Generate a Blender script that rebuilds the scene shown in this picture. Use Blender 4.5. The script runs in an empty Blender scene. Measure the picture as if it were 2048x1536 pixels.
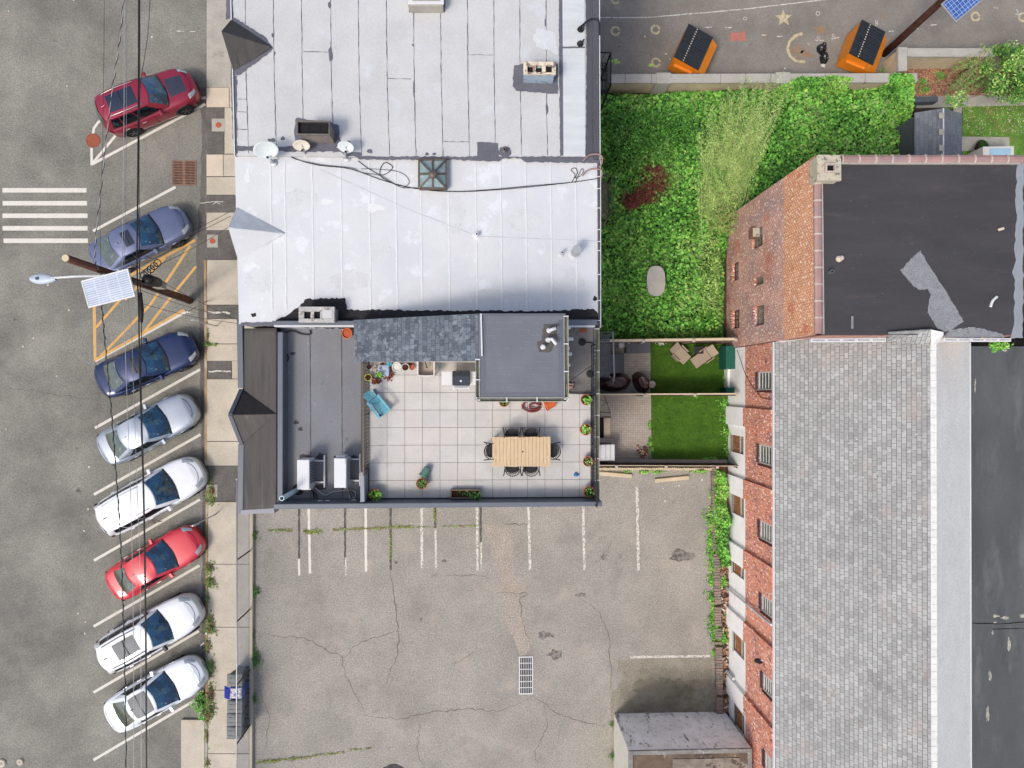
import bpy, bmesh, math, random
import numpy as np
from mathutils import Vector, Matrix, noise
random.seed(7); rng = np.random.default_rng(11)
D = bpy.data
scene = bpy.context.scene
COL = scene.collection
R = math.radians

# ------------------------------------------------------------------ camera
F, PXC, PYC, H = 1365.0, 1024.0, 768.0, 32.5
NAD = Vector(((972-PXC)/F, -(773-PYC)/F, -1.0)).normalized()
zc = -NAD
ex = (Vector((1, 0, 0)) - zc*zc.x).normalized()
ey = zc.cross(ex).normalized()
RM = Matrix((ex, ey, zc))
cam = D.cameras.new('camera'); cam_o = D.objects.new('camera', cam); COL.objects.link(cam_o)
cam.sensor_width = 36.0; cam.lens = 36.0*F/2048.0; cam.clip_start = 0.1; cam.clip_end = 2000
cam_o.matrix_world = Matrix.Translation((0, 0, H)) @ RM.to_4x4()
scene.camera = cam_o
scene.render.resolution_x = 1024; scene.render.resolution_y = 768

def ray(px, py):
    return RM @ Vector(((px-PXC)/F, -(py-PYC)/F, -1.0))
def W(px, py, z=0.0):
    d = ray(px, py); t = (z-H)/d.z
    return Vector((d.x*t, d.y*t, z))
def WX(px, py, x):
    d = ray(px, py); t = x/d.x
    return Vector((x, d.y*t, H+d.z*t))

# ------------------------------------------------------------------ world, sun, exposure
SUN_EL, SUN_AZ = 55.0, 224.0           # azimuth clockwise from +Y
w = D.worlds.new('World'); scene.world = w; w.use_nodes = True
nt = w.node_tree; nt.nodes.clear()
sky = nt.nodes.new('ShaderNodeTexSky'); sky.sky_type = 'NISHITA'; sky.sun_disc = False
sky.sun_elevation = R(SUN_EL); sky.sun_rotation = R(SUN_AZ); sky.altitude = 50
sky.air_density = 1.0; sky.dust_density = 4.0; sky.ozone_density = .8
bg = nt.nodes.new('ShaderNodeBackground'); bg.inputs[1].default_value = 0.15
wo = nt.nodes.new('ShaderNodeOutputWorld')
nt.links.new(sky.outputs[0], bg.inputs[0]); nt.links.new(bg.outputs[0], wo.inputs[0])
sl = D.lights.new('sun', 'SUN'); sl.energy = 1.35; sl.angle = R(13); sl.color = (1.0, .96, .90)
so = D.objects.new('sun', sl); COL.objects.link(so)
sd = Vector((math.sin(R(SUN_AZ))*math.cos(R(SUN_EL)), math.cos(R(SUN_AZ))*math.cos(R(SUN_EL)), math.sin(R(SUN_EL))))
so.rotation_euler = sd.to_track_quat('Z', 'Y').to_euler(); so.location = (0, 0, 60)
scene.view_settings.view_transform = 'Standard'; scene.view_settings.look = 'None'
scene.view_settings.exposure = 0.42; scene.view_settings.gamma = 1.0

# ------------------------------------------------------------------ materials
def sw(h):
    h = h.lstrip('#'); c = [int(h[i:i+2], 16)/255 for i in (0, 2, 4)]
    return tuple(x/12.92 if x < .04045 else ((x+.055)/1.055)**2.4 for x in c)
class NT:
    def __init__(s, name):
        s.m = D.materials.new(name); s.m.use_nodes = True; s.t = s.m.node_tree; s.t.nodes.clear()
        s.out = s.n('ShaderNodeOutputMaterial'); s.b = s.n('ShaderNodeBsdfPrincipled'); s.l(s.b.outputs[0], s.out.inputs[0])
        s.tc = s.n('ShaderNodeTexCoord')
    def n(s, t, **k):
        n = s.t.nodes.new(t)
        for a, v in k.items(): setattr(n, a, v)
        return n
    def l(s, a, b): s.t.links.new(a, b)
    def noise(s, vec, scale, detail=3, rough=.6, off=0):
        if off:
            v = s.n('ShaderNodeVectorMath', operation='ADD'); s.l(vec, v.inputs[0]); v.inputs[1].default_value = (off, off*1.7, off*.6); vec = v.outputs[0]
        n = s.n('ShaderNodeTexNoise'); n.inputs['Scale'].default_value = scale; n.inputs['Detail'].default_value = detail
        n.inputs['Roughness'].default_value = rough; s.l(vec, n.inputs['Vector']); return n.outputs['Fac']
    def rng(s, v, a, b, c, d):
        n = s.n('ShaderNodeMapRange'); n.clamp = True; s.l(v, n.inputs[0])
        for i, x in enumerate((a, b, c, d)): n.inputs[i+1].default_value = x
        return n.outputs[0]
    def mul(s, a, b):
        n = s.n('ShaderNodeMath', operation='MULTIPLY'); s.l(a, n.inputs[0])
        if hasattr(b, 'links') or hasattr(b, 'is_linked'): s.l(b, n.inputs[1])
        else: n.inputs[1].default_value = b
        return n.outputs[0]
    def scale(s, col, f):
        n = s.n('ShaderNodeVectorMath', operation='SCALE')
        if isinstance(col, tuple): n.inputs[0].default_value = col
        else: s.l(col, n.inputs[0])
        s.l(f, n.inputs['Scale']); return n.outputs[0]
    def mix(s, f, a, b):
        n = s.n('ShaderNodeMix', data_type='RGBA'); s.l(f, n.inputs[0])
        for sock, v in ((n.inputs[6], a), (n.inputs[7], b)):
            if isinstance(v, tuple): sock.default_value = v+(1,) if len(v) == 3 else v
            else: s.l(v, sock)
        return n.outputs[2]
KEEP = {'old_red_brick': 1.15, 'orange_brick': 1.12, 'red_brick': 1.15, 'pale_shingles': 1.15, 'ridge_cap': .95, 'sunroof_shade': .5, 'red_brick_end': 1, 'white_wall_paint': 1.12, 'stone_face': .9, 'turf': 1, 'grass': 1, 'window_board': 1, 'peeling_whitewash': 1, 'whitewash_lit': .8, 'clay_coping': .9, 'dumpster_orange': .9}
def albedo(name, c):
    k = KEEP.get(name, 1.38 if name.startswith(('leaf', 'stem')) else .86 if name.startswith('paint') else .74)
    return tuple(x*k for x in c[:3])
def mat(name, col, rough=.75, metal=0, var=.12, vs=1.5, fine=.07, fs=35, bump=0, bs=60, spots=(), coat=0, spec=.4, st=(1, 1, 1), trans=0):
    if isinstance(col, str): col = sw(col)
    col = albedo(name, col)
    s = NT(name); mp = s.n('ShaderNodeMapping'); mp.inputs['Scale'].default_value = st; s.l(s.tc.outputs['Object'], mp.inputs[0]); v = mp.outputs[0]
    a = s.rng(s.noise(v, vs, 4), .35, .65, 1-var, 1+var)
    b = s.rng(s.noise(v, fs, 2, off=3), .33, .67, 1-fine*1.3, 1+fine*1.3)
    c = s.scale(tuple(col), s.mul(a, b))
    for i, sp in enumerate(spots):      # colour, scale, threshold, softness [, strength, stretch]
        vv = v
        if len(sp) > 5:
            m2 = s.n('ShaderNodeMapping'); m2.inputs['Scale'].default_value = sp[5]; s.l(s.tc.outputs['Object'], m2.inputs[0]); vv = m2.outputs[0]
        t_ = .5+(sp[2]-.5)*.74; f = s.rng(s.noise(vv, sp[1], 5, .65, off=7+i*5), t_, t_+sp[3], 0, sp[4] if len(sp) > 4 else 1)
        c = s.mix(f, c, albedo(name, sw(sp[0]) if isinstance(sp[0], str) else sp[0]))
    s.l(c, s.b.inputs['Base Color'])
    s.b.inputs['Roughness'].default_value = rough; s.b.inputs['Metallic'].default_value = metal
    s.b.inputs['Specular IOR Level'].default_value = spec
    if coat: s.b.inputs['Coat Weight'].default_value = coat; s.b.inputs['Coat Roughness'].default_value = .04
    if bump:
        bn = s.n('ShaderNodeBump'); bn.inputs['Strength'].default_value = bump; bn.inputs['Distance'].default_value = .02
        s.l(s.noise(v, bs, 3, off=1), bn.inputs['Height']); s.l(bn.outputs[0], s.b.inputs['Normal'])
    return s.m
def brick(name, c1, c2, mortar, bw, bh, axes='yz', ms=.012, rough=.85, var=.18, vs=.8, off=.5, bump=.3, spots=(), smooth=.1, c3=None):
    c1, c2, mortar = [albedo(name, sw(c) if isinstance(c, str) else c) for c in (c1, c2, mortar)]
    s = NT(name); sep = s.n('ShaderNodeSeparateXYZ'); s.l(s.tc.outputs['Object'], sep.inputs[0])
    cb = s.n('ShaderNodeCombineXYZ'); ix = {'x': 0, 'y': 1, 'z': 2}
    s.l(sep.outputs[ix[axes[0]]], cb.inputs[0]); s.l(sep.outputs[ix[axes[1]]], cb.inputs[1])
    b = s.n('ShaderNodeTexBrick'); s.l(cb.outputs[0], b.inputs['Vector']); b.offset = off
    for k, v in (('Color1', c1), ('Color2', c2), ('Mortar', mortar)): b.inputs[k].default_value = tuple(v)+(1,)
    b.inputs['Scale'].default_value = 1; b.inputs['Mortar Size'].default_value = ms; b.inputs['Mortar Smooth'].default_value = smooth
    b.inputs['Brick Width'].default_value = bw; b.inputs['Row Height'].default_value = bh; b.inputs['Bias'].default_value = 0
    o = s.tc.outputs['Object']
    c = s.scale(b.outputs['Color'], s.mul(s.rng(s.noise(o, vs, 4), .3, .7, 1-var, 1+var), s.rng(s.noise(o, 30, 2), .3, .7, .9, 1.1)))
    for i, sp in enumerate(spots):
        oo = o
        if len(sp) > 5:
            m2 = s.n('ShaderNodeMapping'); m2.inputs['Scale'].default_value = sp[5]; s.l(o, m2.inputs[0]); oo = m2.outputs[0]
        t_ = .5+(sp[2]-.5)*.74; f = s.rng(s.noise(oo, sp[1], 4, .6, off=7+i*5), t_, t_+sp[3], 0, sp[4] if len(sp) > 4 else 1)
        c = s.mix(f, c, albedo(name, sw(sp[0])))
    s.l(c, s.b.inputs['Base Color']); s.b.inputs['Roughness'].default_value = rough; s.b.inputs['Specular IOR Level'].default_value = .3
    bn = s.n('ShaderNodeBump'); bn.inputs['Strength'].default_value = bump; bn.inputs['Distance'].default_value = .01; bn.invert = True
    s.l(b.outputs['Fac'], bn.inputs['Height']); s.l(bn.outputs[0], s.b.inputs['Normal'])
    return s.m

m_street = mat('street_asphalt', '#8c8a80', .9, var=.26, vs=.3, fine=.2, fs=16, bump=.4, bs=70,
    spots=(('#6a6864', .25, .5, .25, .6), ('#a39c90', .6, .56, .2, .45), ('#4c4a47', 9, .73, .03, .7), ('#c4c0b6', 30, .735, .03, .5)))
m_lot = mat('lot_asphalt', '#a6a197', .92, var=.11, vs=.4, fine=.2, fs=16, bump=.4, bs=60,
    spots=(('#85807a', .5, .55, .2, .55), ('#bfb3a4', .8, .58, .15, .5), ('#6a655e', 7, .76, .04, .6), ('#dcd8cf', 26, .71, .03, .7), ('#77726b', 1.1, .68, .12, .5)))
m_play = mat('playground_asphalt', '#938c82', .92, var=.14, vs=.5, fine=.15, fs=24, bump=.4, bs=60,
    spots=(('#77716a', .5, .52, .2, .6), ('#9f8468', .9, .64, .12, .5), ('#4a4744', 8, .74, .03, .8), ('#c9c4b8', 4, .72, .06, .4)))
m_patch = mat('patch_asphalt', '#6f6b66', .93, var=.15, vs=2, fine=.22, fs=30, bump=.5, bs=60)
m_conc = mat('concrete', '#cdc3b0', .9, var=.09, vs=1.0, fine=.07, fs=22, bump=.15, bs=50, spots=(('#b49a75', 1.3, .64, .12, .45), ('#8b8374', 9, .74, .04, .6)))
m_conc2 = mat('concrete_grey', '#b7b2a6', .9, var=.09, vs=1.5, fine=.1, fs=30, bump=.2, bs=50, spots=(('#8a857a', 2.5, .62, .1, .5),))
m_conc3 = mat('concrete_pale', '#dcccb6', .9, var=.06, vs=2, fine=.06, fs=30, spots=(('#b89878', 3, .66, .1, .4),))
m_curb = mat('curb_stone', '#b3956f', .9, var=.18, vs=1.5, fine=.12, fs=30, spots=(('#b5653f', 1.5, .62, .1, .7), ('#c9bda6', 1.0, .55, .1, .8)))
m_soil = mat('soil', '#57463a', .95, var=.3, vs=2, fine=.3, fs=15, bump=1, bs=20)
m_litter = mat('leaf_litter', '#7c5a46', .95, var=.3, vs=4, fine=.5, fs=14, bump=1, bs=20, spots=(('#c09a80', 14, .62, .05, .9), ('#33241c', 12, .62, .05, .8)))
m_white_l = mat('line_white', '#e9e4d8', .8, var=.04, vs=3, fine=.06, spots=(('#a8a49a', 12, .66, .05, .5),))
m_white_w = mat('line_white_worn', '#e4e0d6', .85, var=.06, vs=3, fine=.1, spots=(('#a0998e', 11, .5, .06, .85),))
m_yellow_l = mat('line_yellow', '#e3b36a', .8, var=.08, vs=3, fine=.08, spots=(('#9a8a6c', 9, .64, .06, .6),))
m_black_l = mat('blackout_paint', '#5e5b57', .9, var=.15, vs=4, fine=.2, spots=(('#9b948a', 12, .58, .08, .7),))
m_crack = mat('crack', '#776f66', .95, var=.2, vs=5)
m_wroof = mat('silver_roof', '#d3d3d1', .6, var=.05, vs=.7, fine=.035, fs=16, bump=.1, bs=30,
    spots=(('#b7b3ae', .5, .55, .2, .4), ('#8e9096', 14, .74, .04, .7), ('#3a3a3e', 34, .785, .02, .8), ('#dde2e8', .9, .62, .1, .5)))
m_wroof2 = mat('white_roof_coating', '#e1e2e2', .55, var=.035, vs=.6, fine=.02, fs=18, bump=.1, bs=20,
    spots=(('#d3d8dd', .45, .5, .15, .5), ('#8d9094', 22, .79, .02, .6), ('#f4f6fa', 1.1, .6, .08, .6)))
m_roofstrip = mat('blue_white_coating', '#d8dcdc', .6, var=.05, vs=1, fine=.03, st=(1, 6, 1), bump=.1, spots=(('#7f8f9a', 12, .7, .05, .7, (1, 4, 1)),))
m_tar = mat('tar', '#6c6c75', .8, var=.1, vs=2, fine=.08, bump=.4, bs=14, spots=(('#8c8c94', 5, .62, .1, .4),))
m_tar_b = mat('tar_black', '#2c292b', .85, var=.2, vs=3, fine=.15, bump=.6, bs=12, spots=(('#5a5a60', 6, .68, .06, .6),))
m_edge = mat('roof_edge_grey', '#55555c', .8, var=.1, vs=1, fine=.08, st=(1, .4, 1), spots=(('#8f8a84', 10, .68, .05, .7, (2, .3, 1)),))
m_grey_metal = mat('grey_flashing', '#6d727c', .45, .1, var=.05, vs=.8, fine=.03, spots=(('#a3a7ad', 8, .77, .02, .6),))
m_grey_metal2 = mat('grey_flashing_light', '#9396a0', .45, .1, var=.05, vs=.8, fine=.03)
m_brownroof = mat('mansard_felt', '#5a5653', .9, var=.1, vs=.9, fine=.08, fs=30, st=(4, .35, 1), bump=.2, spots=(('#3e3b3b', 1.6, .55, .12, .5, (3, .3, 1)), ('#86807c', .9, .66, .1, .4)))
m_lowroof = mat('low_roof_felt', '#85868a', .8, var=.08, vs=.8, fine=.07, fs=30, bump=.2, st=(1, .5, 1), spots=(('#8f8c88', .7, .55, .2, .6), ('#a9acb2', 5, .7, .05, .6), ('#4b4c50', 3, .71, .05, .6)))
m_phroof = mat('penthouse_felt', '#767a80', .7, var=.06, vs=1.2, fine=.05, fs=40, bump=.2, spots=(('#b9bdc6', 11, .72, .03, .8, (1, 2.4, 1)),))
m_ledge = mat('ledge_roof', '#85807a', .85, var=.12, vs=2.5, fine=.08, spots=(('#5d5e62', 2, .6, .1, .5),))
m_shdark = brick('dark_shingles', '#565e67', '#7a838c', '#454c54', .19, .145, 'yx', ms=.005, var=.12, vs=2.5, off=.37, bump=.5, spots=(('#8d959d', 5, .62, .01, .8), ('#4d545c', 4, .62, .02, .6)))
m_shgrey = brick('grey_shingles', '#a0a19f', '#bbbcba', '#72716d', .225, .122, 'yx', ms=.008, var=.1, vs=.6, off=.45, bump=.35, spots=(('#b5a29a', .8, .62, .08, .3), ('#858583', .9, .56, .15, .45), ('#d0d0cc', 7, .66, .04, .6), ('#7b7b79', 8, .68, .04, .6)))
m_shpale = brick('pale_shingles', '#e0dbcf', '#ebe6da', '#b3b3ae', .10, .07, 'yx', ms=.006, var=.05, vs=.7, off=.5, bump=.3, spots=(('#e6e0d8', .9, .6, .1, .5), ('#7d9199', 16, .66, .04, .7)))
m_ridge = mat('ridge_cap', '#d8d6d0', .8, var=.08, vs=4, fine=.05)
m_brick = brick('old_red_brick', '#9f5743', '#b9806b', '#cdb8ad', .2, .085, 'yz', ms=.015, var=.2, vs=.9, spots=(('#8d7f85', .9, .52, .15, .55), ('#eee0d8', 10, .61, .03, .85, (1, 1, .6)), ('#a83f2a', .7, .58, .12, .4)))
m_brick_o = brick('orange_brick', '#b9603f', '#c97d52', '#dfc3a2', .2, .085, 'yz', ms=.014, var=.12, vs=1.5, spots=(('#f4e6d0', 10, .61, .03, .9, (1, 1, .6)), ('#b94f2c', 1.2, .6, .1, .5)))
m_brick_r = brick('red_brick', '#a84a35', '#c46a4c', '#cfae9e', .2, .08, 'yz', ms=.014, var=.15, vs=1.2, spots=(('#7a5a66', 1.2, .56, .12, .5), ('#f0dccb', 10, .6, .03, .8, (1, 1, .5)), ('#5c2c2a', 8, .62, .03, .8, (1, 1, .5)), ('#c8763f', 6, .6, .05, .7, (1, 1, .5))))
m_brick_x = brick('red_brick_end', '#9a4d3b', '#b3705c', '#c9b1a4', .2, .08, 'xz', ms=.014, var=.18)
m_wpaint = mat('white_wall_paint', '#e4e3e1', .8, var=.05, vs=1.2, fine=.03, bump=.15, bs=25, spots=(('#c3bfb6', 1.6, .64, .1, .5),))
m_black_roof = mat('black_roof_coating', '#454345', .75, var=.12, vs=.6, fine=.08, fs=40, bump=.2, st=(.5, 2, 1), spots=(('#5b5250', 1.0, .6, .15, .5), ('#8d8984', 11, .755, .03, .8)))
m_chip = mat('exposed_grey_membrane', '#929395', .9, var=.1, vs=5, fine=.18, fs=25, spots=(('#5a5a5c', 12, .66, .05, .6), ('#b9babc', 10, .64, .05, .6)))
m_eastroof = mat('east_roof_felt', '#5d5f60', .8, var=.16, vs=.6, fine=.08, st=(1, .35, 1), spots=(('#7c807f', .8, .56, .14, .5, (1.4, .35, 1)), ('#b9b5ac', 1.6, .78, .06, .6, (1.6, .45, 1)), ('#3d3d3f', .7, .6, .15, .5)))
m_coping = mat('clay_coping', '#a08079', .6, var=.12, vs=2, fine=.06, spots=(('#8a8088', 2, .58, .1, .6), ('#3a3230', 8, .72, .04, .7)))
m_coping_j = mat('coping_joint', '#cbbcae', .8, var=.1, vs=5)
m_lime = mat('limestone_cap', '#cfc5ae', .85, var=.08, vs=3, fine=.08, spots=(('#5d5952', 5, .6, .05, .8),))
m_stone = mat('cast_stone', '#c2bdb2', .9, var=.07, vs=1.3, fine=.12, fs=40, bump=.3, spots=(('#8f8b84', 7, .64, .05, .5),))
m_stone_f = mat('stone_face', '#cdbda0', .9, var=.08, vs=1.5, fine=.06, spots=(('#a88f6e', 1.6, .6, .1, .5),))
m_tile = mat('porcelain_tile', '#d0cdc7', .55, var=.09, vs=1.1, fine=.03, fs=20, spots=(('#d9d3ca', .9, .55, .1, .6),))
m_grout = mat('grout', '#5c5a58', .9)
m_beige = mat('beige_gutter', '#b9b8a2', .5, var=.08, vs=3)
m_dirtgut = mat('gutter_dirt', '#6f705f', .9, var=.3, vs=6)
m_white = mat('white_metal', '#e6e6e6', .4, var=.02, vs=3, fine=.01)
m_white_pl = mat('white_plastic', '#e2ddd6', .5, var=.04, vs=6, fine=.02)
m_iron = mat('black_iron', '#2b2a2b', .5, .2, var=.15, vs=8)
m_iron_b = mat('bronze_rail', '#6b6054', .5, .2, var=.15, vs=8)
m_alu = mat('aluminium', '#a9adb0', .35, .7, var=.05, vs=5)
m_galv = mat('galvanised_steel', '#c6c8c8', .45, .5, var=.06, vs=6)
m_rust = mat('rusty_iron', '#a05a40', .8, var=.12, vs=6, fine=.12, spots=(('#7b4030', 9, .6, .08, .6),))
m_rust_g = mat('rusty_grate', '#93705e', .8, var=.15, vs=6, fine=.12, spots=(('#8d8276', 5, .58, .1, .7),))
m_dark = mat('dark_void', '#1d1b1b', .9, var=.2, vs=5)
m_wood = mat('weathered_wood', '#8f7f6e', .8, var=.18, vs=3, fine=.15, st=(8, 1, 1))
m_wood_d = mat('dark_stained_wood', '#4a3733', .8, var=.25, vs=3, fine=.2)
m_wood_p = mat('pole_wood', '#6b4233', .85, var=.25, vs=3, fine=.2, fs=20, bump=.4, spots=(('#3b2a25', 3, .58, .1, .7),))
m_table = mat('table_wood', '#dcbf97', .6, var=.07, vs=3, fine=.05, st=(6, 1, 1))
m_board = mat('window_board', '#8a5b3c', .85, var=.25, vs=3, fine=.15, st=(1, 6, 1), spots=(('#b99a78', 2.5, .58, .08, .7, (1, 5, 1)), ('#5c3926', 2.5, .6, .1, .6)))
m_glass = mat('window_glass', '#6b706b', .12, var=.35, vs=2.5, fine=.05, spec=.6, coat=.4)
m_glass_s = mat('skylight_glass', '#8fa5a8', .15, var=.2, vs=3, coat=.6, spots=(('#cfc9b3', 1.5, .55, .1, .7),))
m_frame = mat('window_frame', '#d8d8d4', .5, var=.04, vs=5)
m_terra = mat('terracotta', '#b9603f', .8, var=.12, vs=10, fine=.08)
m_terra_o = mat('orange_plastic', '#dd6a33', .6, var=.06, vs=8)
m_pot_g = mat('green_plastic', '#5b8576', .6, var=.06, vs=8)
m_potsoil = mat('potting_soil', '#4b2a20', .95, var=.3, vs=20, fine=.3, fs=80, bump=.8)
m_teal = mat('teal_paint', '#6fb9cb', .5, var=.06, vs=6)
m_teal_sh = mat('teal_paint_dark', '#2f5f80', .6, var=.1, vs=6)  # darker copy of the teal: shade on legs and brace painted in
m_hose = mat('red_hose', '#8a3a38', .5, var=.1, vs=8)
m_steel_d = mat('grill_lid', '#4a5059', .3, .5, var=.06, vs=5)
m_black_p = mat('black_plastic', '#2d2e32', .45, var=.08, vs=8)
m_rubber = mat('tyre_rubber', '#1e1e1f', .85, var=.1, vs=20)
m_rim = mat('alloy_rim', '#6f7073', .35, .8, var=.1, vs=10)
m_bag = mat('black_bag', '#151517', .25, var=.3, vs=6, spec=.7)
m_tarp = mat('brown_tarp', '#4c2f2b', .35, var=.25, vs=4, fine=.08, spots=(('#b99a90', 4, .68, .05, .6),))
m_orange = mat('dumpster_orange', '#e3861f', .55, var=.06, vs=2, fine=.05, spots=(('#f0b060', 2, .62, .1, .5), ('#8a4a22', 5, .72, .05, .5)))
m_lid = mat('dumpster_lid', '#2f3338', .5, var=.1, vs=3)
m_bin = mat('grey_bin', '#5f6266', .6, var=.05, vs=5)
m_bin_b = mat('blue_bin', '#1a3f9e', .45, var=.06, vs=5)
m_cush = mat('lounger_weave', '#b3a28d', .8, var=.06, vs=6, fine=.1, fs=60)
m_store = mat('storage_grey', '#5d6066', .6, var=.06, vs=4)
m_capgrey = mat('grey_chimney_cap', '#c4c0b9', .9, var=.12, vs=4, spots=(('#8a857e', 5, .58, .05, .8), ('#e0ddd6', 6, .6, .05, .8)))
m_paver = brick('pavers', '#a59d92', '#b9b1a6', '#85807a', .2, .12, 'xy', ms=.008, var=.08, bump=.3)
m_paver2 = brick('small_pavers', '#b5a99b', '#c4b9ac', '#979087', .11, .11, 'xy', ms=.007, var=.08, off=0, bump=.3)
m_turf = mat('turf', (.055, .14, .008), .9, var=.12, vs=1.2, fine=.3, fs=45, bump=.8, bs=80, st=(1, 2.2, 1), spots=(((.13, .27, .02), 1.8, .55, .15, .5), ((.025, .09, .004), 9, .6, .1, .5),))
m_grass = mat('grass', (.10, .22, .03), .95, var=.25, vs=2, fine=.4, fs=40, bump=1, bs=60, spots=(((.22, .2, .06), 1.5, .55, .15, .6),))
m_solar = brick('solar_cells', '#3f63a8', '#4a70b8', '#c8d2e6', .16, .16, 'xy', ms=.007, rough=.2, var=.05, off=0, bump=0)
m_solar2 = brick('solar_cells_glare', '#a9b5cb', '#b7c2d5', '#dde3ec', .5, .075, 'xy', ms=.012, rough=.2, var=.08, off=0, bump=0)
m_green = mat('green_mesh', '#14604f', .7, var=.12, vs=3, fine=.35, fs=25)
m_pinkchalk = mat('pink_chalk', '#c97a6b', .95, var=.1, vs=5, spots=(('#948c82', 7, .56, .05, .7),))
m_chalk = mat('cream_chalk', '#d3c49c', .95, var=.1, vs=5, spots=(('#948c82', 9, .56, .05, .75),))
m_deb = mat('deadwood', '#a9856b', .9, var=.3, vs=8)
m_red_leaf = mat('red_dead_leaf', '#7d3d35', .8, var=.25, vs=6)
m_red_leaf2 = mat('pale_red_leaf', '#a8644f', .8, var=.25, vs=6)
m_brown_leaf = mat('brown_leaf', '#8a4b36', .8, var=.2, vs=6)
L = lambda n, c, r=.55: mat(n, c, r, var=.22, vs=2.5, fine=.1, fs=25, spec=.35)
g_dk = L('leaf_dark', (.03, .10, .013)); g_md = L('leaf_mid', (.075, .22, .03)); g_lt = L('leaf_light', (.14, .36, .05)); g_yl = L('leaf_yellow', (.25, .38, .08))
g_ol = L('leaf_olive', (.17, .26, .08)); g_pl = L('leaf_pale', (.34, .48, .14)); g_st = L('stem_pale', (.34, .36, .16)); g_dry = L('dry_weed', (.36, .27, .09))
m_under = mat('undergrowth_shade', (.012, .035, .006), .95, var=.3, vs=3)  # near-black mound colour stands in for shade in the leaf gaps
m_cable = mat('cable_black', '#232022', .6, var=.1, vs=3)
m_cable_w = mat('cable_pale', '#b9b9b6', .5, var=.1, vs=3)
m_cable_g = mat('cable_bundle', '#4b5550', .6, var=.5, vs=9)
def paint(n, c, metal=.0, rough=.3): return mat(n, c, rough, metal, var=.06, vs=1.4, fine=.02, coat=.8)
m_cglass = mat('car_glass', (.012, .075, .17), .06, var=.6, vs=1.3, fine=.02, spec=.8, coat=1, spots=(((.10, .17, .14), 1.8, .52, .12, .8), ((.008, .02, .035), 2.6, .55, .05, .8), ((.3, .45, .6), 4, .68, .02, .8)))  # sky reflection painted into the windshield colour: blue base, pale spots
m_sglass = mat('car_side_glass', (.006, .009, .014), .15, var=.4, vs=2, spec=.3, spots=(((.05, .07, .08), 2.5, .6, .05, .7),))
m_cglass2 = mat('car_rear_glass', (.05, .075, .065), .12, var=.4, vs=4, fine=.1, spec=.8, coat=.8, spots=(((.25, .28, .25), 3, .6, .06, .6),))
m_sroof = mat('sunroof_glass', (.012, .02, .045), .08, var=.1, vs=1.5, coat=1)
m_sroof_g = mat('sunroof_shade', '#8f9192', .5, var=.12, vs=2.5)
m_lampg = mat('headlamp', '#a7adb3', .12, var=.2, vs=15, coat=1)
m_lampr = mat('tail_lamp', '#8e1520', .15, var=.2, vs=15, coat=1)
m_plate = mat('number_plate', '#d8cf9f', .5)

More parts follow.
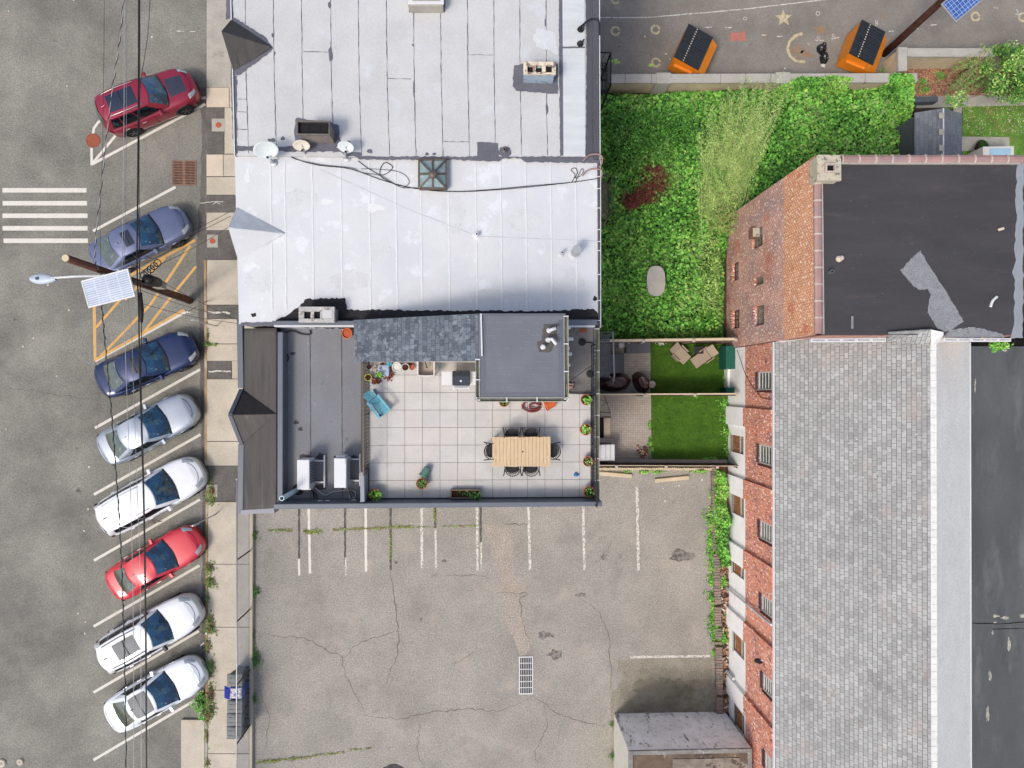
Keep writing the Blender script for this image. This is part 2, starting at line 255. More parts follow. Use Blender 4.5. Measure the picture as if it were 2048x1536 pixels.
# ------------------------------------------------------------------ geometry helpers
class G:
    def __init__(s): s.v = []; s.f = []; s.m = []
    def add(s, vs, fs, mi=0):
        o = len(s.v); s.v.extend([tuple(v) for v in vs]); s.f.extend([tuple(i+o for i in f) for f in fs]); s.m.extend([mi]*len(fs)); return s
    def poly(s, pts, mi=0): return s.add(pts, [tuple(range(len(pts)))], mi)
    def prism(s, pts, z0, z1, mi=0):
        n = len(pts); vs = [(p[0], p[1], z0) for p in pts]+[(p[0], p[1], z1) for p in pts]
        fs = [tuple(range(n-1, -1, -1)), tuple(range(n, 2*n))]+[(i, (i+1) % n, n+(i+1) % n, n+i) for i in range(n)]
        return s.add(vs, fs, mi)
    def pp(s, pix, zt, zb=None, mi=0):           # outline measured on the photograph at height zt, extruded down to zb
        pts = [W(x, y, zt) for x, y in pix]
        if zb is None: return s.poly(pts, mi)
        return s.prism(pts, zb, zt, mi)
    def rect(s, x0, y0, x1, y1, zt, zb=None, mi=0): return s.pp([(x0, y0), (x1, y0), (x1, y1), (x0, y1)], zt, zb, mi)
    def box(s, c, d, rz=0, mi=0, M=None):
        hx, hy, hz = d[0]/2, d[1]/2, d[2]/2
        q = [Vector((x, y, z)) for x in (-hx, hx) for y in (-hy, hy) for z in (-hz, hz)]
        if M is None: M = Matrix.Rotation(rz, 3, 'Z')
        q = [M @ v + Vector(c) for v in q]
        return s.add(q, [(0, 1, 3, 2), (4, 6, 7, 5), (0, 4, 5, 1), (2, 3, 7, 6), (0, 2, 6, 4), (1, 5, 7, 3)], mi)
    def beam(s, a, b, wd, ht, mi=0, up=Vector((0, 0, 1))):
        a, b = Vector(a), Vector(b); d = (b-a); l = d.length; x = d.normalized(); y = up.cross(x)
        if y.length < 1e-4: y = Vector((0, 1, 0)).cross(x)
        y.normalize(); z = x.cross(y); M = Matrix((x, y, z)).transposed()
        return s.box((a+b)/2, (l, wd, ht), 0, mi, M)
    def tube(s, pts, r, n=8, mi=0, cap=True):
        pts = [Vector(p) for p in pts]; k = len(pts); rs = r if isinstance(r, (list, tuple)) else [r]*k; vs = []; fs = []
        px = None
        for i, p in enumerate(pts):
            d = (pts[min(i+1, k-1)]-pts[max(i-1, 0)]).normalized()
            if px is None: px = d.orthogonal().normalized()
            else: px = (px-d*px.dot(d)).normalized() if (px-d*px.dot(d)).length > 1e-5 else d.orthogonal().normalized()
            py = d.cross(px)
            for j in range(n):
                a = 2*math.pi*j/n; vs.append(p+(px*math.cos(a)+py*math.sin(a))*rs[i])
        for i in range(k-1):
            for j in range(n): fs.append((i*n+j, i*n+(j+1) % n, (i+1)*n+(j+1) % n, (i+1)*n+j))
        if cap: fs.append(tuple(range(n-1, -1, -1))); fs.append(tuple((k-1)*n+j for j in range(n)))
        return s.add(vs, fs, mi)
    def lathe(s, c, prof, n=20, mi=0, M=None):
        vs = []; fs = []; c = Vector(c)
        for r, z in prof:
            for j in range(n):
                a = 2*math.pi*j/n; p = Vector((r*math.cos(a), r*math.sin(a), z)); vs.append(c+(M @ p if M else p))
        for i in range(len(prof)-1):
            for j in range(n): fs.append((i*n+j, i*n+(j+1) % n, (i+1)*n+(j+1) % n, (i+1)*n+j))
        fs.append(tuple(range(n-1, -1, -1))); fs.append(tuple((len(prof)-1)*n+j for j in range(n)))
        return s.add(vs, fs, mi)
    def grid(s, fn, nu, nv, mi=0):
        vs = [fn(i/nu, j/nv) for j in range(nv+1) for i in range(nu+1)]
        fs = [(j*(nu+1)+i, j*(nu+1)+i+1, (j+1)*(nu+1)+i+1, (j+1)*(nu+1)+i) for j in range(nv) for i in range(nu)]
        return s.add(vs, fs, mi)
    def build(s, name, mats, parent=None, smooth=False, bevel=0, local=False, normals=True, solid=0, sub=0):
        off = Vector((0, 0, 0))
        if parent is not None and not local:
            p = parent
            while p is not None: off += p.location; p = p.parent
        me = D.meshes.new(name)
        me.from_pydata([(v[0]-off.x, v[1]-off.y, v[2]-off.z) for v in s.v], [], s.f)
        if not isinstance(mats, (list, tuple)): mats = [mats]
        for m in mats: me.materials.append(m)
        me.polygons.foreach_set('material_index', s.m)
        if normals and len(s.f) < 20000:
            bm = bmesh.new(); bm.from_mesh(me); bmesh.ops.recalc_face_normals(bm, faces=bm.faces); bm.to_mesh(me); bm.free()
        if smooth: me.polygons.foreach_set('use_smooth', [True]*len(me.polygons))
        me.update()
        o = D.objects.new(name, me); COL.objects.link(o)
        if parent is not None: o.parent = parent
        if solid: md = o.modifiers.new('solid', 'SOLIDIFY'); md.thickness = solid; md.offset = 0
        if bevel: md = o.modifiers.new('bevel', 'BEVEL'); md.width = bevel; md.segments = 2; md.limit_method = 'ANGLE'; md.angle_limit = R(40)
        if sub: md = o.modifiers.new('sub', 'SUBSURF'); md.levels = sub; md.render_levels = sub
        return o
def tag(o, label=None, cat=None, group=None, kind=None):
    if label: o['label'] = label
    if cat: o['category'] = cat
    if group: o['group'] = group
    if kind: o['kind'] = kind
    return o
def T(name, label, cat, loc=(0, 0, 0), rz=0, group=None):
    o = D.objects.new(name, None); COL.objects.link(o); o.location = loc; o.rotation_euler = (0, 0, rz); o.empty_display_size = .2
    return tag(o, label, cat, group)
def S(name, g, mats, **k):
    o = g.build(name, mats, **k); o['kind'] = 'structure'; return o
def jag(pts, amp=2.0, step=6.0, seed=0, closed=True):      # roughen an outline
    out = []; n = len(pts); rr = random.Random(seed)
    for i in range(n if closed else n-1):
        a, b = pts[i], pts[(i+1) % n]; l = math.hypot(b[0]-a[0], b[1]-a[1]); k = max(1, int(l/step))
        nx, ny = -(b[1]-a[1])/max(l, 1e-6), (b[0]-a[0])/max(l, 1e-6)
        for j in range(k):
            t = j/k; o = 0 if j == 0 else rr.uniform(-amp, amp)
            out.append((a[0]+(b[0]-a[0])*t+nx*o, a[1]+(b[1]-a[1])*t+ny*o))
    if not closed: out.append(pts[-1])
    return out
def strip(g, pix, wpx, z, mi=0, amp=0, step=8, seed=0, taper=False, vary=0):   # a band along a line on a flat surface
    p = jag(pix, amp, step, seed, closed=False) if amp or vary else pix
    rr = random.Random(seed+5); q = [W(x, y, z) for x, y in p]; n = len(q); Lh = []; Rh = []
    for i in range(n):
        d = (q[min(i+1, n-1)]-q[max(i-1, 0)]); d.z = 0; d.normalize(); nn = Vector((-d.y, d.x, 0))
        w_ = wpx/F*(H-z)/2*(1+rr.uniform(-vary, vary))
        if taper: w_ *= .25+.75*math.sin(math.pi*(i+.5)/n)
        Lh.append(q[i]+nn*w_); Rh.append(q[i]-nn*w_)
    for i in range(n-1): g.add([Lh[i], Lh[i+1], Rh[i+1], Rh[i]], [(0, 1, 2, 3)], mi)
def blob(cx, cy, rx, ry, n=18, amp=.25, seed=0, rot=0):
    rr = random.Random(seed); out = []
    for i in range(n):
        a = 2*math.pi*i/n; k = 1+rr.uniform(-amp, amp); x, y = rx*k*math.cos(a), ry*k*math.sin(a)
        out.append((cx+x*math.cos(rot)-y*math.sin(rot), cy+x*math.sin(rot)+y*math.cos(rot)))
    return out
def pip(xs, ys, poly):
    ins = np.zeros(len(xs), bool); n = len(poly)
    for i in range(n):
        x1, y1 = poly[i]; x2, y2 = poly[(i+1) % n]
        if y1 == y2: continue
        c = ((y1 > ys) != (y2 > ys)) & (xs < (x2-x1)*(ys-y1)/(y2-y1)+x1); ins ^= c
    return ins
def samp(poly, n):
    P = np.array([tuple(W(x, y, 0))[:2] for x, y in poly]) if not isinstance(poly, np.ndarray) else poly
    lo, hi = P.min(0), P.max(0); out = np.zeros((0, 2))
    while len(out) < n:
        q = rng.uniform(lo, hi, (n*2, 2)); out = np.vstack([out, q[pip(q[:, 0], q[:, 1], P)]])
    return out[:n]
def leaves(pos, size, weights, nm, mats, parent=None, tilt=.5, asp=.55, seed=0, base=None, up=None, fold=.15, local=False, hueN=.8):
    # pos Nx3 array of leaf centres, each leaf a folded kite facing mostly upward
    n = len(pos); yaw = rng.uniform(0, 2*math.pi, n); s = size*rng.uniform(.6, 1.35, n)
    tx = rng.normal(0, tilt, n); ty = rng.normal(0, tilt, n)
    if up is not None: tx += up[:, 0]; ty += up[:, 1]
    nrm = np.stack([tx, ty, np.ones(n)], 1); nrm /= np.linalg.norm(nrm, axis=1)[:, None]
    u = np.stack([np.cos(yaw), np.sin(yaw), np.zeros(n)], 1); u -= nrm*(u*nrm).sum(1)[:, None]; u /= np.linalg.norm(u, axis=1)[:, None]
    v = np.cross(nrm, u); S_ = s[:, None]
    V = np.empty((n, 4, 3)); V[:, 0] = pos+u*S_*.5; V[:, 1] = pos+v*S_*asp*.5+nrm*S_*fold; V[:, 2] = pos-u*S_*.5; V[:, 3] = pos-v*S_*asp*.5+nrm*S_*fold
    g = G(); k0 = 0
    if base is not None: g.v = list(base.v); g.f = list(base.f); g.m = [len(mats)-1]*len(base.f); k0 = len(g.v)
    g.v += [tuple(x) for x in V.reshape(-1, 3)]; g.f += [(k0+4*i, k0+4*i+1, k0+4*i+2, k0+4*i+3) for i in range(n)]
    nz = np.array([noise.noise((p[0]*hueN, p[1]*hueN, 3.1)) for p in pos]) if n else np.zeros(0)
    wts = np.array(weights, float); cum = np.cumsum(wts/wts.sum()); q = np.clip(rng.uniform(0, 1, n)+nz*.45, 0, .999)
    g.m += [int(x) for x in np.searchsorted(cum, q)]
    return g.build(nm, mats, parent, normals=False, local=local)
def pxy(a): return a
print('lib ok')
# ================================================================== GROUND AND ROADS
g = G(); g.poly([(-60, -60, -.004), (60, -60, -.004), (60, 60, -.004), (-60, 60, -.004)]); S('ground', g, m_soil)
g = G(); g.pp([(-900, -900), (413, -900), (413, 2600), (-900, 2600)], .0); S('street', g, m_street)
g = G(); g.pp([(502, 860), (1425, 860), (1440, 1300), (1455, 1800), (1700, 2600), (502, 2600)], .004); S('parking_lot', g, m_lot)
g = G(); g.pp([(1150, -900), (2600, -900), (2600, 128), (1796, 132), (1790, 180), (1150, 180)], .004); S('playground', g, m_play)

# sidewalk slabs: one structure, several finishes
g = G(); zs = .13
sl_ = [(413, -300, 462, 174, 4), (413, 175, 458, 214, 2), (413, 215, 448, 307, 3), (449, 215, 640, 307, 0), (459, 170, 640, 214, 0), (413, 309, 446, 352, 2), (447, 309, 640, 352, 0),
    (413, 354, 640, 389, 0), (413, 390, 640, 424, 3), (413, 425, 640, 460, 0), (413, 461, 640, 519, 3), (414, 520, 640, 609, 0), (414, 611, 640, 636, 3),
    (414, 638, 640, 687, 0), (414, 688.5, 640, 721.5, 0), (417, 722, 463, 757, 3), (464, 722, 640, 757, 0), (414, 758.5, 640, 882, 0), (414, 883.5, 640, 931, 0), (414, 932, 640, 1003, 3)]
ys = [1004, 1129, 1255, 1381, 1508, 1634, 1760]
for a, b in zip(ys, ys[1:]): sl_ += [(416, a, 473, b-1.2, 0), (473.6, a, 498, b-1.2, 1)]
sl_ += [(362, 1440, 409, 1600, 0), (410, 1440, 415, 1700, 4)]
for x0, y0, x1, y1, m in sl_: g.rect(x0, y0, x1, y1, zs-(.012 if m in (3, 4) else 0)-.004*(m == 1), 0, m)
g.rect(412.6, -300, 640, 1003, .10, 0, 3); g.rect(412.6, 1003.5, 500, 1760, .10, 0, 3)
S('sidewalk', g, [m_conc, m_conc2, m_conc3, m_patch, m_conc2], bevel=.008)
g = G(); g.pp([(407.5, 520), (413, 520), (414, 700), (414, 930), (409, 932), (408.5, 700)], .13, 0); g.pp([(411, 1004), (415.6, 1004), (415.6, 1439), (411, 1439)], .125, 0)
S('kerb', g, m_curb, bevel=.01)
g = G(); g.pp(jag([(396, 175), (412, 175), (413, 1440), (402, 1440), (405, 1000), (398, 640), (392, 520), (400, 380), (404, 240)], 2, 12, 3), .004); S('gutter_strip', g, m_patch)
# white paint scrawl on patches
g = G()
strip(g, [(400, 406), (420, 404), (447, 403)], 1.4, zs-.004, amp=1, step=5); strip(g, [(424, 409), (432, 404), (440, 408)], 1.2, zs-.004, amp=1, step=4)
strip(g, [(416, 623), (430, 626), (448, 624), (460, 627)], 3, zs-.004, amp=1, step=4, vary=.5); strip(g, [(417, 743), (440, 742), (462, 743)], 2, zs-.004, amp=1.2, step=4, vary=.5)
strip(g, [(354, 62), (368, 63)], 2, .006, amp=.4); strip(g, [(379, 63), (391, 63)], 1.5, .006, amp=.4)
S('utility_paint_marks', g, m_white_w)
# street markings
g = G()
for (a, b, c, d) in [(5, 376, 173, 385), (5, 402, 174, 411), (5, 427, 175, 436), (5, 452, 175, 461), (7, 477, 176, 486)]: g.rect(a, b, c, d, .005)
S('crosswalk', g, m_white_l)
g = G()
for p in [((186, 462), (351, 374)), ((190, 856), (400, 739)), ((188, 989), (401, 869)), ((188, 1121), (400, 999)), ((187, 1253), (399, 1131)), ((187, 1385), (398, 1262)), ((187, 1520), (401, 1394)), ((190, 722), (371, 624)),
        ((183, 329), (410, 208)), ((398, 196), (412, 196))]:
    strip(g, [p[0], p[1]], 5.2, .005)
strip(g, [(183, 296), (183.5, 330)], 5, .006); strip(g, [(184, 328), (232, 270)], 5, .007)
strip(g, [(186, 267), (188, 256), (196, 245), (207, 237)], 5, .005)
for c in [(1900/4.2667+0, 0)]: pass
S('parking_lines', g, m_white_l)
g = G()
strip(g, [(188.5, 612), (190, 722)], 6, .006); strip(g, [(190, 720), (368, 620)], 5, .0075); strip(g, [(390, 480), (262, 550), (240, 560)], 5, .006)
strip(g, [(380, 491), (345, 545), (300, 610), (198, 716)], 5, .0085); strip(g, [(392, 533), (345, 590), (285, 668)], 5, .0085); strip(g, [(240, 600), (192, 655)], 5, .0085); strip(g, [(330, 515), (250, 600)], 5, .0095)
S('yellow_hatching', g, m_yellow_l)
# lot markings
g = G()
for x0, x1, y1 in [(617, 620, 1147), (731, 732, 1143), (843, 844, 1137), (1057, 1060, 1140), (1166, 1169, 1140)]: strip(g, [(x0, 900), (x0+.5, 1017), (x1, y1)], 5.2, .009, 0 if x0 < 800 else 1, vary=.12, step=8, amp=.3)
strip(g, [(954, 1000), (955, 1141)], 4.6, .009, 1, vary=.2, amp=.4, step=7); strip(g, [(963, 1085), (962, 1138)], 3, .009, 1, vary=.2, amp=.3, step=7)
strip(g, [(1274, 973), (1277, 1141)], 5.5, .009, 1, vary=.15, amp=.4, step=6); strip(g, [(1260, 1314), (1420, 1312)], 4.8, .009, 1, vary=.15, amp=.4, step=6)
strip(g, [(598, 1118), (598.5, 1151)], 4, .009, 0, vary=.1, amp=.3); strip(g, [(871, 1058), (872, 1135)], 3.5, .009, 1, vary=.15, amp=.3); strip(g, [(691, 1115), (692, 1150)], 3, .009, 1, vary=.2, amp=.4)
S('lot_markings', g, [m_white_l, m_white_w])
g = G()
for x0, y1 in [(598, 1116), (690, 1130), (781, 1140), (870, 1056), (961, 1084)]: strip(g, [(x0, 1000), (x0+.5, y1)], 4.2, .008, vary=.2, amp=.5, step=6)
S('painted_out_lines', g, m_black_l)
g = G(); ck = [([(781, 1140), (786, 1180), (793, 1225), (798, 1275), (796, 1310), (780, 1345), (772, 1370)], 2.2), ([(505, 1262), (550, 1272), (610, 1276), (650, 1298), (685, 1315), (690, 1350), (710, 1390), (730, 1425)], 1.5),
    ([(685, 1315), (722, 1283), (775, 1268), (800, 1262)], 1.6), ([(1000, 1185), (1055, 1187), (1040, 1195), (1043, 1225), (1050, 1262), (1066, 1300)], 1.8), ([(1150, 1190), (1200, 1225), (1217, 1270), (1222, 1330), (1225, 1420)], 1.4),
    ([(728, 1430), (800, 1438), (860, 1425), (930, 1418), (1000, 1422), (1050, 1400), (1066, 1390)], 1.6), ([(1066, 1390), (1110, 1425), (1170, 1445), (1222, 1455)], 1.6), ([(1085, 1400), (1095, 1450), (1070, 1500), (1075, 1540)], 1.3),
    ([(0, 778), (60, 780), (110, 790), (190, 800)], 1.2), ([(1010, 1048), (1060, 1050)], 1.8), ([(880, 1152), (940, 1150), (1000, 1158)], 1.2), ([(900, 1330), (960, 1300)], 1.1), ([(530, 1500), (540, 1440), (520, 1380)], 1.2),
    ([(185, 690), (195, 770), (198, 900)], .9), ([(1222, 1080), (1215, 1110), (1190, 1125)], 1.1), ([(840, 1440), (835, 1500), (850, 1540)], 1.2)]
for i, (p, w_) in enumerate(ck): strip(g, p, w_, .007, amp=2.5, step=7, seed=i, vary=.5, taper=True)
S('pavement_cracks', g, m_crack)
# repaired trench, painted garage shade, stains and a dark blob
g = G(); g.pp(jag([(1004, 1186), (1040, 1190), (1038, 1210), (1046, 1240), (1062, 1290), (1050, 1310), (1040, 1310), (1012, 1240)], 1, 8, 2), .0065); g.pp(jag([(964, 1048), (1024, 1052), (1028, 1150), (1050, 1186), (1004, 1186), (1000, 1150)], 1, 8, 2), .0062)
S('trench_repair', g, mat('repair_asphalt', '#aea497', .92, var=.06, vs=1, fine=.26, fs=16))
m_gshade = mat('garage_shade_core', '#86826f', .85, var=.25, vs=.7, fine=.15, fs=22, spots=(('#a39d90', .9, .5, .2, .8), ('#62644e', .9, .58, .12, .6), ('#5d5c55', 2.5, .62, .08, .6)))  # garage's cast shade painted on the lot in nested, darkening tones
g = G(); g.pp(jag([(1232, 1322), (1262, 1318), (1424, 1315), (1436, 1430), (1440, 1560), (1222, 1560), (1222, 1400), (1240, 1360)], 2.5, 8, 5), .0068); S('garage_shade_patch', g, mat('garage_shade_edge', '#9a9484', .9, var=.1, vs=.8, fine=.24, fs=16, spots=(('#a8a296', 1.2, .5, .2, .8),)))
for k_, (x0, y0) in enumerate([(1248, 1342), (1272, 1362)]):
    g = G(); g.pp(jag([(x0, y0), (1330, y0-6), (1424, y0-3), (1432, 1430), (1236, 1430), (x0-14, 1400)], 7, 9, 50+k_), .0071+.0003*k_); S('garage_shade_patch', g, m_gshade if k_ else mat('garage_shade_mid', '#918b7b', .9, var=.15, vs=.8, fine=.22, fs=16, spots=(('#a49e90', 1.2, .5, .2, .8),)))
g = G()
for i, (x, y, a, b) in enumerate([(1362, 1112, 22, 12), (1208, 1112, 5, 9), (1090, 1270, 14, 8), (1110, 1310, 16, 9), (1165, 1190, 12, 5), (792, 1124, 4, 3), (888, 1122, 5, 3), (842, 1238, 3, 3), (30, 640, 4, 3), (116, 86, 3, 3), (108, 80, 2, 2), (145, 700, 3, 2), (158, 983, 5, 6), (154, 898, 4, 4),
        (300, 1040, 25, 5), (1500, 90, 2, 2), (1445, 88, 2, 2), (1452, 78, 2, 2), (1240, 85, 2, 2), (1238, 93, 2, 2), (1302, 110, 2, 2)]): g.pp(blob(x, y, a, b, 14, .45, i), .0066)
S('oil_stains', g, mat('oil_stain', '#6b665f', .8, var=.3, vs=3, spots=(('#98928a', 5, .46, .1, .95),)))
g = G(); g.pp(blob(787, 1545, 24, 17, 30, .06, 4), .0075); S('dark_blob', g, mat('dark_blob', '#24252c', .6, var=.3, vs=3, spots=(('#5a5753', 5, .56, .1, .7),)))  # dark irregular patch at the bottom edge of the lot
# playground chalk
g = G(); c = (1567, 36); st_ = []
for i in range(10):
    r = 18 if i % 2 == 0 else 7.5; a = -math.pi/2+math.pi*i/5-.05; st_.append((c[0]+r*math.cos(a), c[1]+r*math.sin(a)))
g.pp(jag(st_, .6, 3), .010)
strip(g, [(1605, 67), (1590, 72), (1579, 83), (1575, 97), (1580, 112), (1592, 122), (1610, 124)], 5.5, .010, 0, amp=.4, step=4, vary=.15)
for x, y, r in [(1231, 62, 8), (1311, 59, 8), (1312, 125, 8), (1231, 0, 7), (1951, 33, 8), (2046, 34, 8)]:
    pts = [(x+r*math.cos(a), y+r*math.sin(a)) for a in [2*math.pi*i/16+.3 for i in range(16)]]; strip(g, pts, 4, .010, 0, amp=.3, step=4, vary=.2)
for x, y, r in [(1636, 27, 4), (1490, 37, 3)]:
    strip(g, [(x+r*math.cos(a), y+r*math.sin(a)) for a in [2*math.pi*i/10 for i in range(11)]], 1.3, .010, 2)
for x, y in [(1302, 130), (1222, 122), (1231, 120), (1234, 125)]: g.pp(blob(x, y, 5, 3.5, 9, .5, x), .0102, None, 3)
g.pp(jag([(1463, 64), (1475, 66), (1490, 62), (1492, 82), (1480, 82), (1474, 80), (1463, 84), (1460, 74)], .8, 4), .010, None, 1)
for a in [(1408, 55, 1424, 54), (1450, 55, 1463, 55), (1523, 70, 1532, 70), (1554, 73, 1565, 72), (1630, 80, 1647, 81), (1662, 78, 1678, 75), (1777, 63, 1787, 62), (1860, 50, 1874, 49), (1988, 15, 1996, 16), (2030, 28, 2044, 28), (1836, 57, 1828, 58), (2033, 18, 2036, 24)]: strip(g, [(a[0], a[1]), (a[2], a[3])], 2, .0104, 2, amp=.4, step=4)
for x, y, r in [(1753, 43, 2.5), (1753, 49, 2.5), (1637, 75, 3), (1667, 71, 3), (1617, 88, 2)]: strip(g, [(x+r*math.cos(a), y+r*math.sin(a)) for a in [2*math.pi*i/8 for i in range(9)]], 1.1, .0108, 2)
strip(g, [(1150, 35), (1290, 35), (1400, 26), (1490, 18), (1660, -2)], 2, .0104, 2, amp=.3, step=8)
for i, (x, y) in enumerate([(1590, 100), (1760, 75), (1610, 110), (1640, 60), (1700, 95)]): g.pp(blob(x, y, 14, 9, 12, .5, i), .0048, None, 4)
S('playground_chalk', g, [m_chalk, m_pinkchalk, m_white_w, g_yl, mat('rust_stain', '#a08262', .95, var=.1, vs=4, spots=(('#938c82', 4, .48, .1, .9),))])
# litter on the roads
g = G()
for i, (x, y) in enumerate([(17, 22), (147, 0), (134, 172), (113, 752), (178, 934), (176, 1018), (168, 1062), (156, 1227), (171, 1244), (170, 1267), (138, 620), (12, 859), (46, 693), (67, 676), (96, 570), (405, 1208), (1332, 108), (1340, 118), (1290, 73), (1570, 137), (1330, 1002), (1358, 971), (1404, 960), (1326, 977), (304, 74)]):
    g.box(W(x, y, .012), (.05+.05*random.random(), .04+.04*random.random(), .02), random.random()*3)
g.box(W(405, 1288, .02), (.22, .06, .05), .7); g.box(W(415, 1264, .15), (.25, .1, .06), .9)
tag(S('litter', g, m_white_pl, bevel=.004), kind='stuff')

# yards: pavers, lawns, concrete strips, beds
g = G(); g.pp([(1150, 670), (1301, 680), (1301, 790), (1150, 790)], .03, 0); S('paved_patio', g, m_paver)
g = G(); g.pp([(1150, 790), (1302, 790), (1303, 922), (1150, 926)], .03, 0); S('lower_paved_patio', g, m_paver2)
def turfpatch(nm, pix, mt, amp=.012):
    pts = [W(x, y, 0) for x, y in pix]; a, b, c, d = pts
    g = G(); g.grid(lambda u, v: (lambda p: (p.x, p.y, .035+amp*noise.noise(p*3)))(a.lerp(b, u).lerp(d.lerp(c, u), v)), 60, 60)
    return S(nm, g, mt, smooth=True)
turfpatch('lawn', [(1301, 686), (1452, 688), (1455, 789), (1301, 788)], m_turf)
turfpatch('lower_lawn', [(1302, 792), (1455, 792), (1457, 924), (1303, 924)], m_turf)
turfpatch('garden_lawn', [(1924, 204), (2300, 200), (2300, 320), (1924, 312)], m_grass, .03)
g = G(); g.pp([(1832, 192), (2300, 186), (2300, 203), (1832, 216)], .05, 0); g.pp([(1908, 204), (1924, 204), (1924, 300), (1908, 300)], .055, 0); g.pp([(1923, 273), (2019, 274), (2019, 300), (1923, 302)], .06, 0)
S('garden_path', g, m_conc2, bevel=.01)
g = G(); g.pp([(1796, 130), (2300, 130), (2300, 200), (1796, 200)], .012); S('leaf_litter_bed', g, m_litter)
g = G(); g.pp([(1780, 126), (1797, 96), (1797, 150), (1765, 150)], .03, 0); S('brick_paving', g, m_stone_f)
g = G(); g.grid(lambda u, v: (lambda p: (p.x, p.y, .02+.05*noise.noise(p*1.5)))(W(1430+u*60, 930+v*700, 0)), 20, 160); S('debris_bed', g, m_litter)

# ================================================================== BUILDINGS
def sheet(nm, pix, z, mt, parent, jg=0, seed=0):
    g = G(); g.pp(jag(pix, jg, 4, seed) if jg else pix, z); return g.build(nm, mt, parent)
# ---- north silver-roofed building
ZN = 8.4
bN = T('row_building', 'flat roofed row building with silver felt roof, black seams and a brick chimney cluster', 'building', (-2, 14, 0))
g = G(); g.pp([(456, -260), (469, 312), (1198, 319), (1195, -260)], ZN-.05, 0); g.build('wall', m_conc2, bN)
sheet('roof', [(456, -260), (469, 312), (1198, 319), (1195, -260)], ZN, m_wroof, bN)
g = G(); xs_ = [(489, 497), (545, 553), (602, 608), (660, 667), (715, 723), (771, 779), (826, 832), (880, 886), (934, 939), (987, 991), (1039, 1043), (1092, 1095)]
for i, (a, b) in enumerate(xs_):
    y1 = 306 if i < 4 else 311; strip(g, [(a, -120), ((a+b)/2-.8, 150), (b, y1)], 1.3, ZN+.006, amp=.5, step=9, seed=i, vary=.6)
for i, (x0, x1, y) in enumerate([(607, 655, 103), (776, 822, 157), (934, 987, 109), (885, 938, 283), (475, 494, 198), (475, 494, 223), (475, 495, 258)]): strip(g, [(x0, y), (x1, y+1)], 1.1, ZN+.006, amp=.5, step=6, seed=i, vary=.6)
for x, y, a, b in [(661, 110, 4, 15), (659, 10, 3, 7), (828, 175, 2, 17), (545, 70, 2.5, 4), (1094, 218, 2.5, 11), (1091, 45, 2, 8), (739, 303, 7, 4), (543, 280, 7, 4), (565, 277, 4, 4), (695, 284, 6, 3), (854, 308, 4, 3), (868, 308, 4, 3), (549, 107, 2, 4), (826, 90, 2, 3)]: g.pp(blob(x, y, a, b, 12, .3, x), ZN+.007)
g.build('roof_seams', m_tar, bN)
g = G()
g.pp(jag([(464, -260), (466, 36), (452, 40), (453, -260)], 1.2, 5, 1), ZN+.008); g.pp(jag([(461, 148), (474, 152), (474, 285), (476, 305), (470, 312), (465, 270)], 1.2, 5, 2), ZN+.008)
g.pp(jag([(473, 292), (560, 294), (592, 290), (668, 292), (692, 302), (722, 305), (723, 312), (900, 313), (1000, 313), (1199, 313), (1199, 326), (1050, 324), (1040, 316), (1005, 317), (998, 323), (915, 320), (800, 320), (718, 319), (708, 312), (690, 311), (682, 304), (600, 303), (470, 301)], 1.3, 5, 3), ZN+.012)
g.pp(jag([(954, 284), (996, 286), (998, 318), (955, 318)], .8, 5, 4), ZN+.016); g.pp(blob(1010, 304, 13, 11, 16, .12, 3), ZN+.020)
g.pp(jag([(1117, -260), (1123, -260), (1128, 100), (1129, 310), (1120, 312), (1118, 130)], .8, 5, 5), ZN+.016)
g.pp(jag([(1028, 131), (1045, 127), (1116, 127), (1116, 188), (1033, 182), (1025, 172)], 1, 5, 6), ZN+.020)
g.pp(jag([(1124, 93), (1170, 93), (1170, 96), (1124, 97)], .5, 5, 6), ZN+.033)
g.build('tar_flashing', m_tar, bN)
g = G(); g.pp([(1123, -260), (1168, -260), (1171, 313), (1127, 313)], ZN+.028); g.build('coated_strip', m_roofstrip, bN)
g = G(); g.pp(jag([(1066, 75), (1075, 55), (1110, 65), (1116, 110), (1095, 100), (1072, 92)], 1.5, 5, 8), ZN+.010); g.build('fresh_patch', m_wroof2, bN)
g = G(); g.pp(jag([(1168, -260), (1173, 120), (1171, 313), (1186, 313), (1186, -260)], .8, 6, 7), ZN+.036, None, 0); g.build('parapet_edge', m_edge, bN)
g = G(); g.pp([(1185, -260), (1198, -260), (1200, 318), (1187, 318)], ZN+.12, ZN-.3); g.build('edge_coping', m_edge, bN, bevel=.02)
g = G(); g.pp([(1197.5, -260), (1199, -260), (1201, 318), (1199.5, 318)], ZN+.14, ZN-.3); g.build('drip_edge', m_white, bN); g = G(); g.pp([(454, -260), (456, -260), (470, 312), (468, 312)], ZN+.06, ZN-.4); g.build('drip_edge', m_white, bN)
def gable(parent, A, B, C, Dd, zA, zB, zD, mt, mt2, fascia=None):
    a, b, c, d = W(*A, zA), W(*B, zB), W(*C, zA), W(*Dd, zD)
    g = G(); g.add([a, b, c, d, a-Vector((0, 0, .8)), c-Vector((0, 0, .8))], [(0, 1, 3)], 0); g.add([b, c, d], [(0, 1, 2)], 1); g.add([a, b, c, a-Vector((0, 0, .8)), c-Vector((0, 0, .8))], [(0, 1, 2), (0, 2, 4, 3)], 2)
    dm = g.build('dormer_gable', [mt, mt2, m_conc2], parent, solid=.03)
    if fascia:
        g = G(); g.beam(a+Vector((-.03, 0, .02)), b+Vector((-.03, 0, .02)), .14, .1); g.beam(b+Vector((-.03, 0, .02)), c+Vector((-.03, 0, .02)), .14, .1); g.build('fascia', fascia, dm)
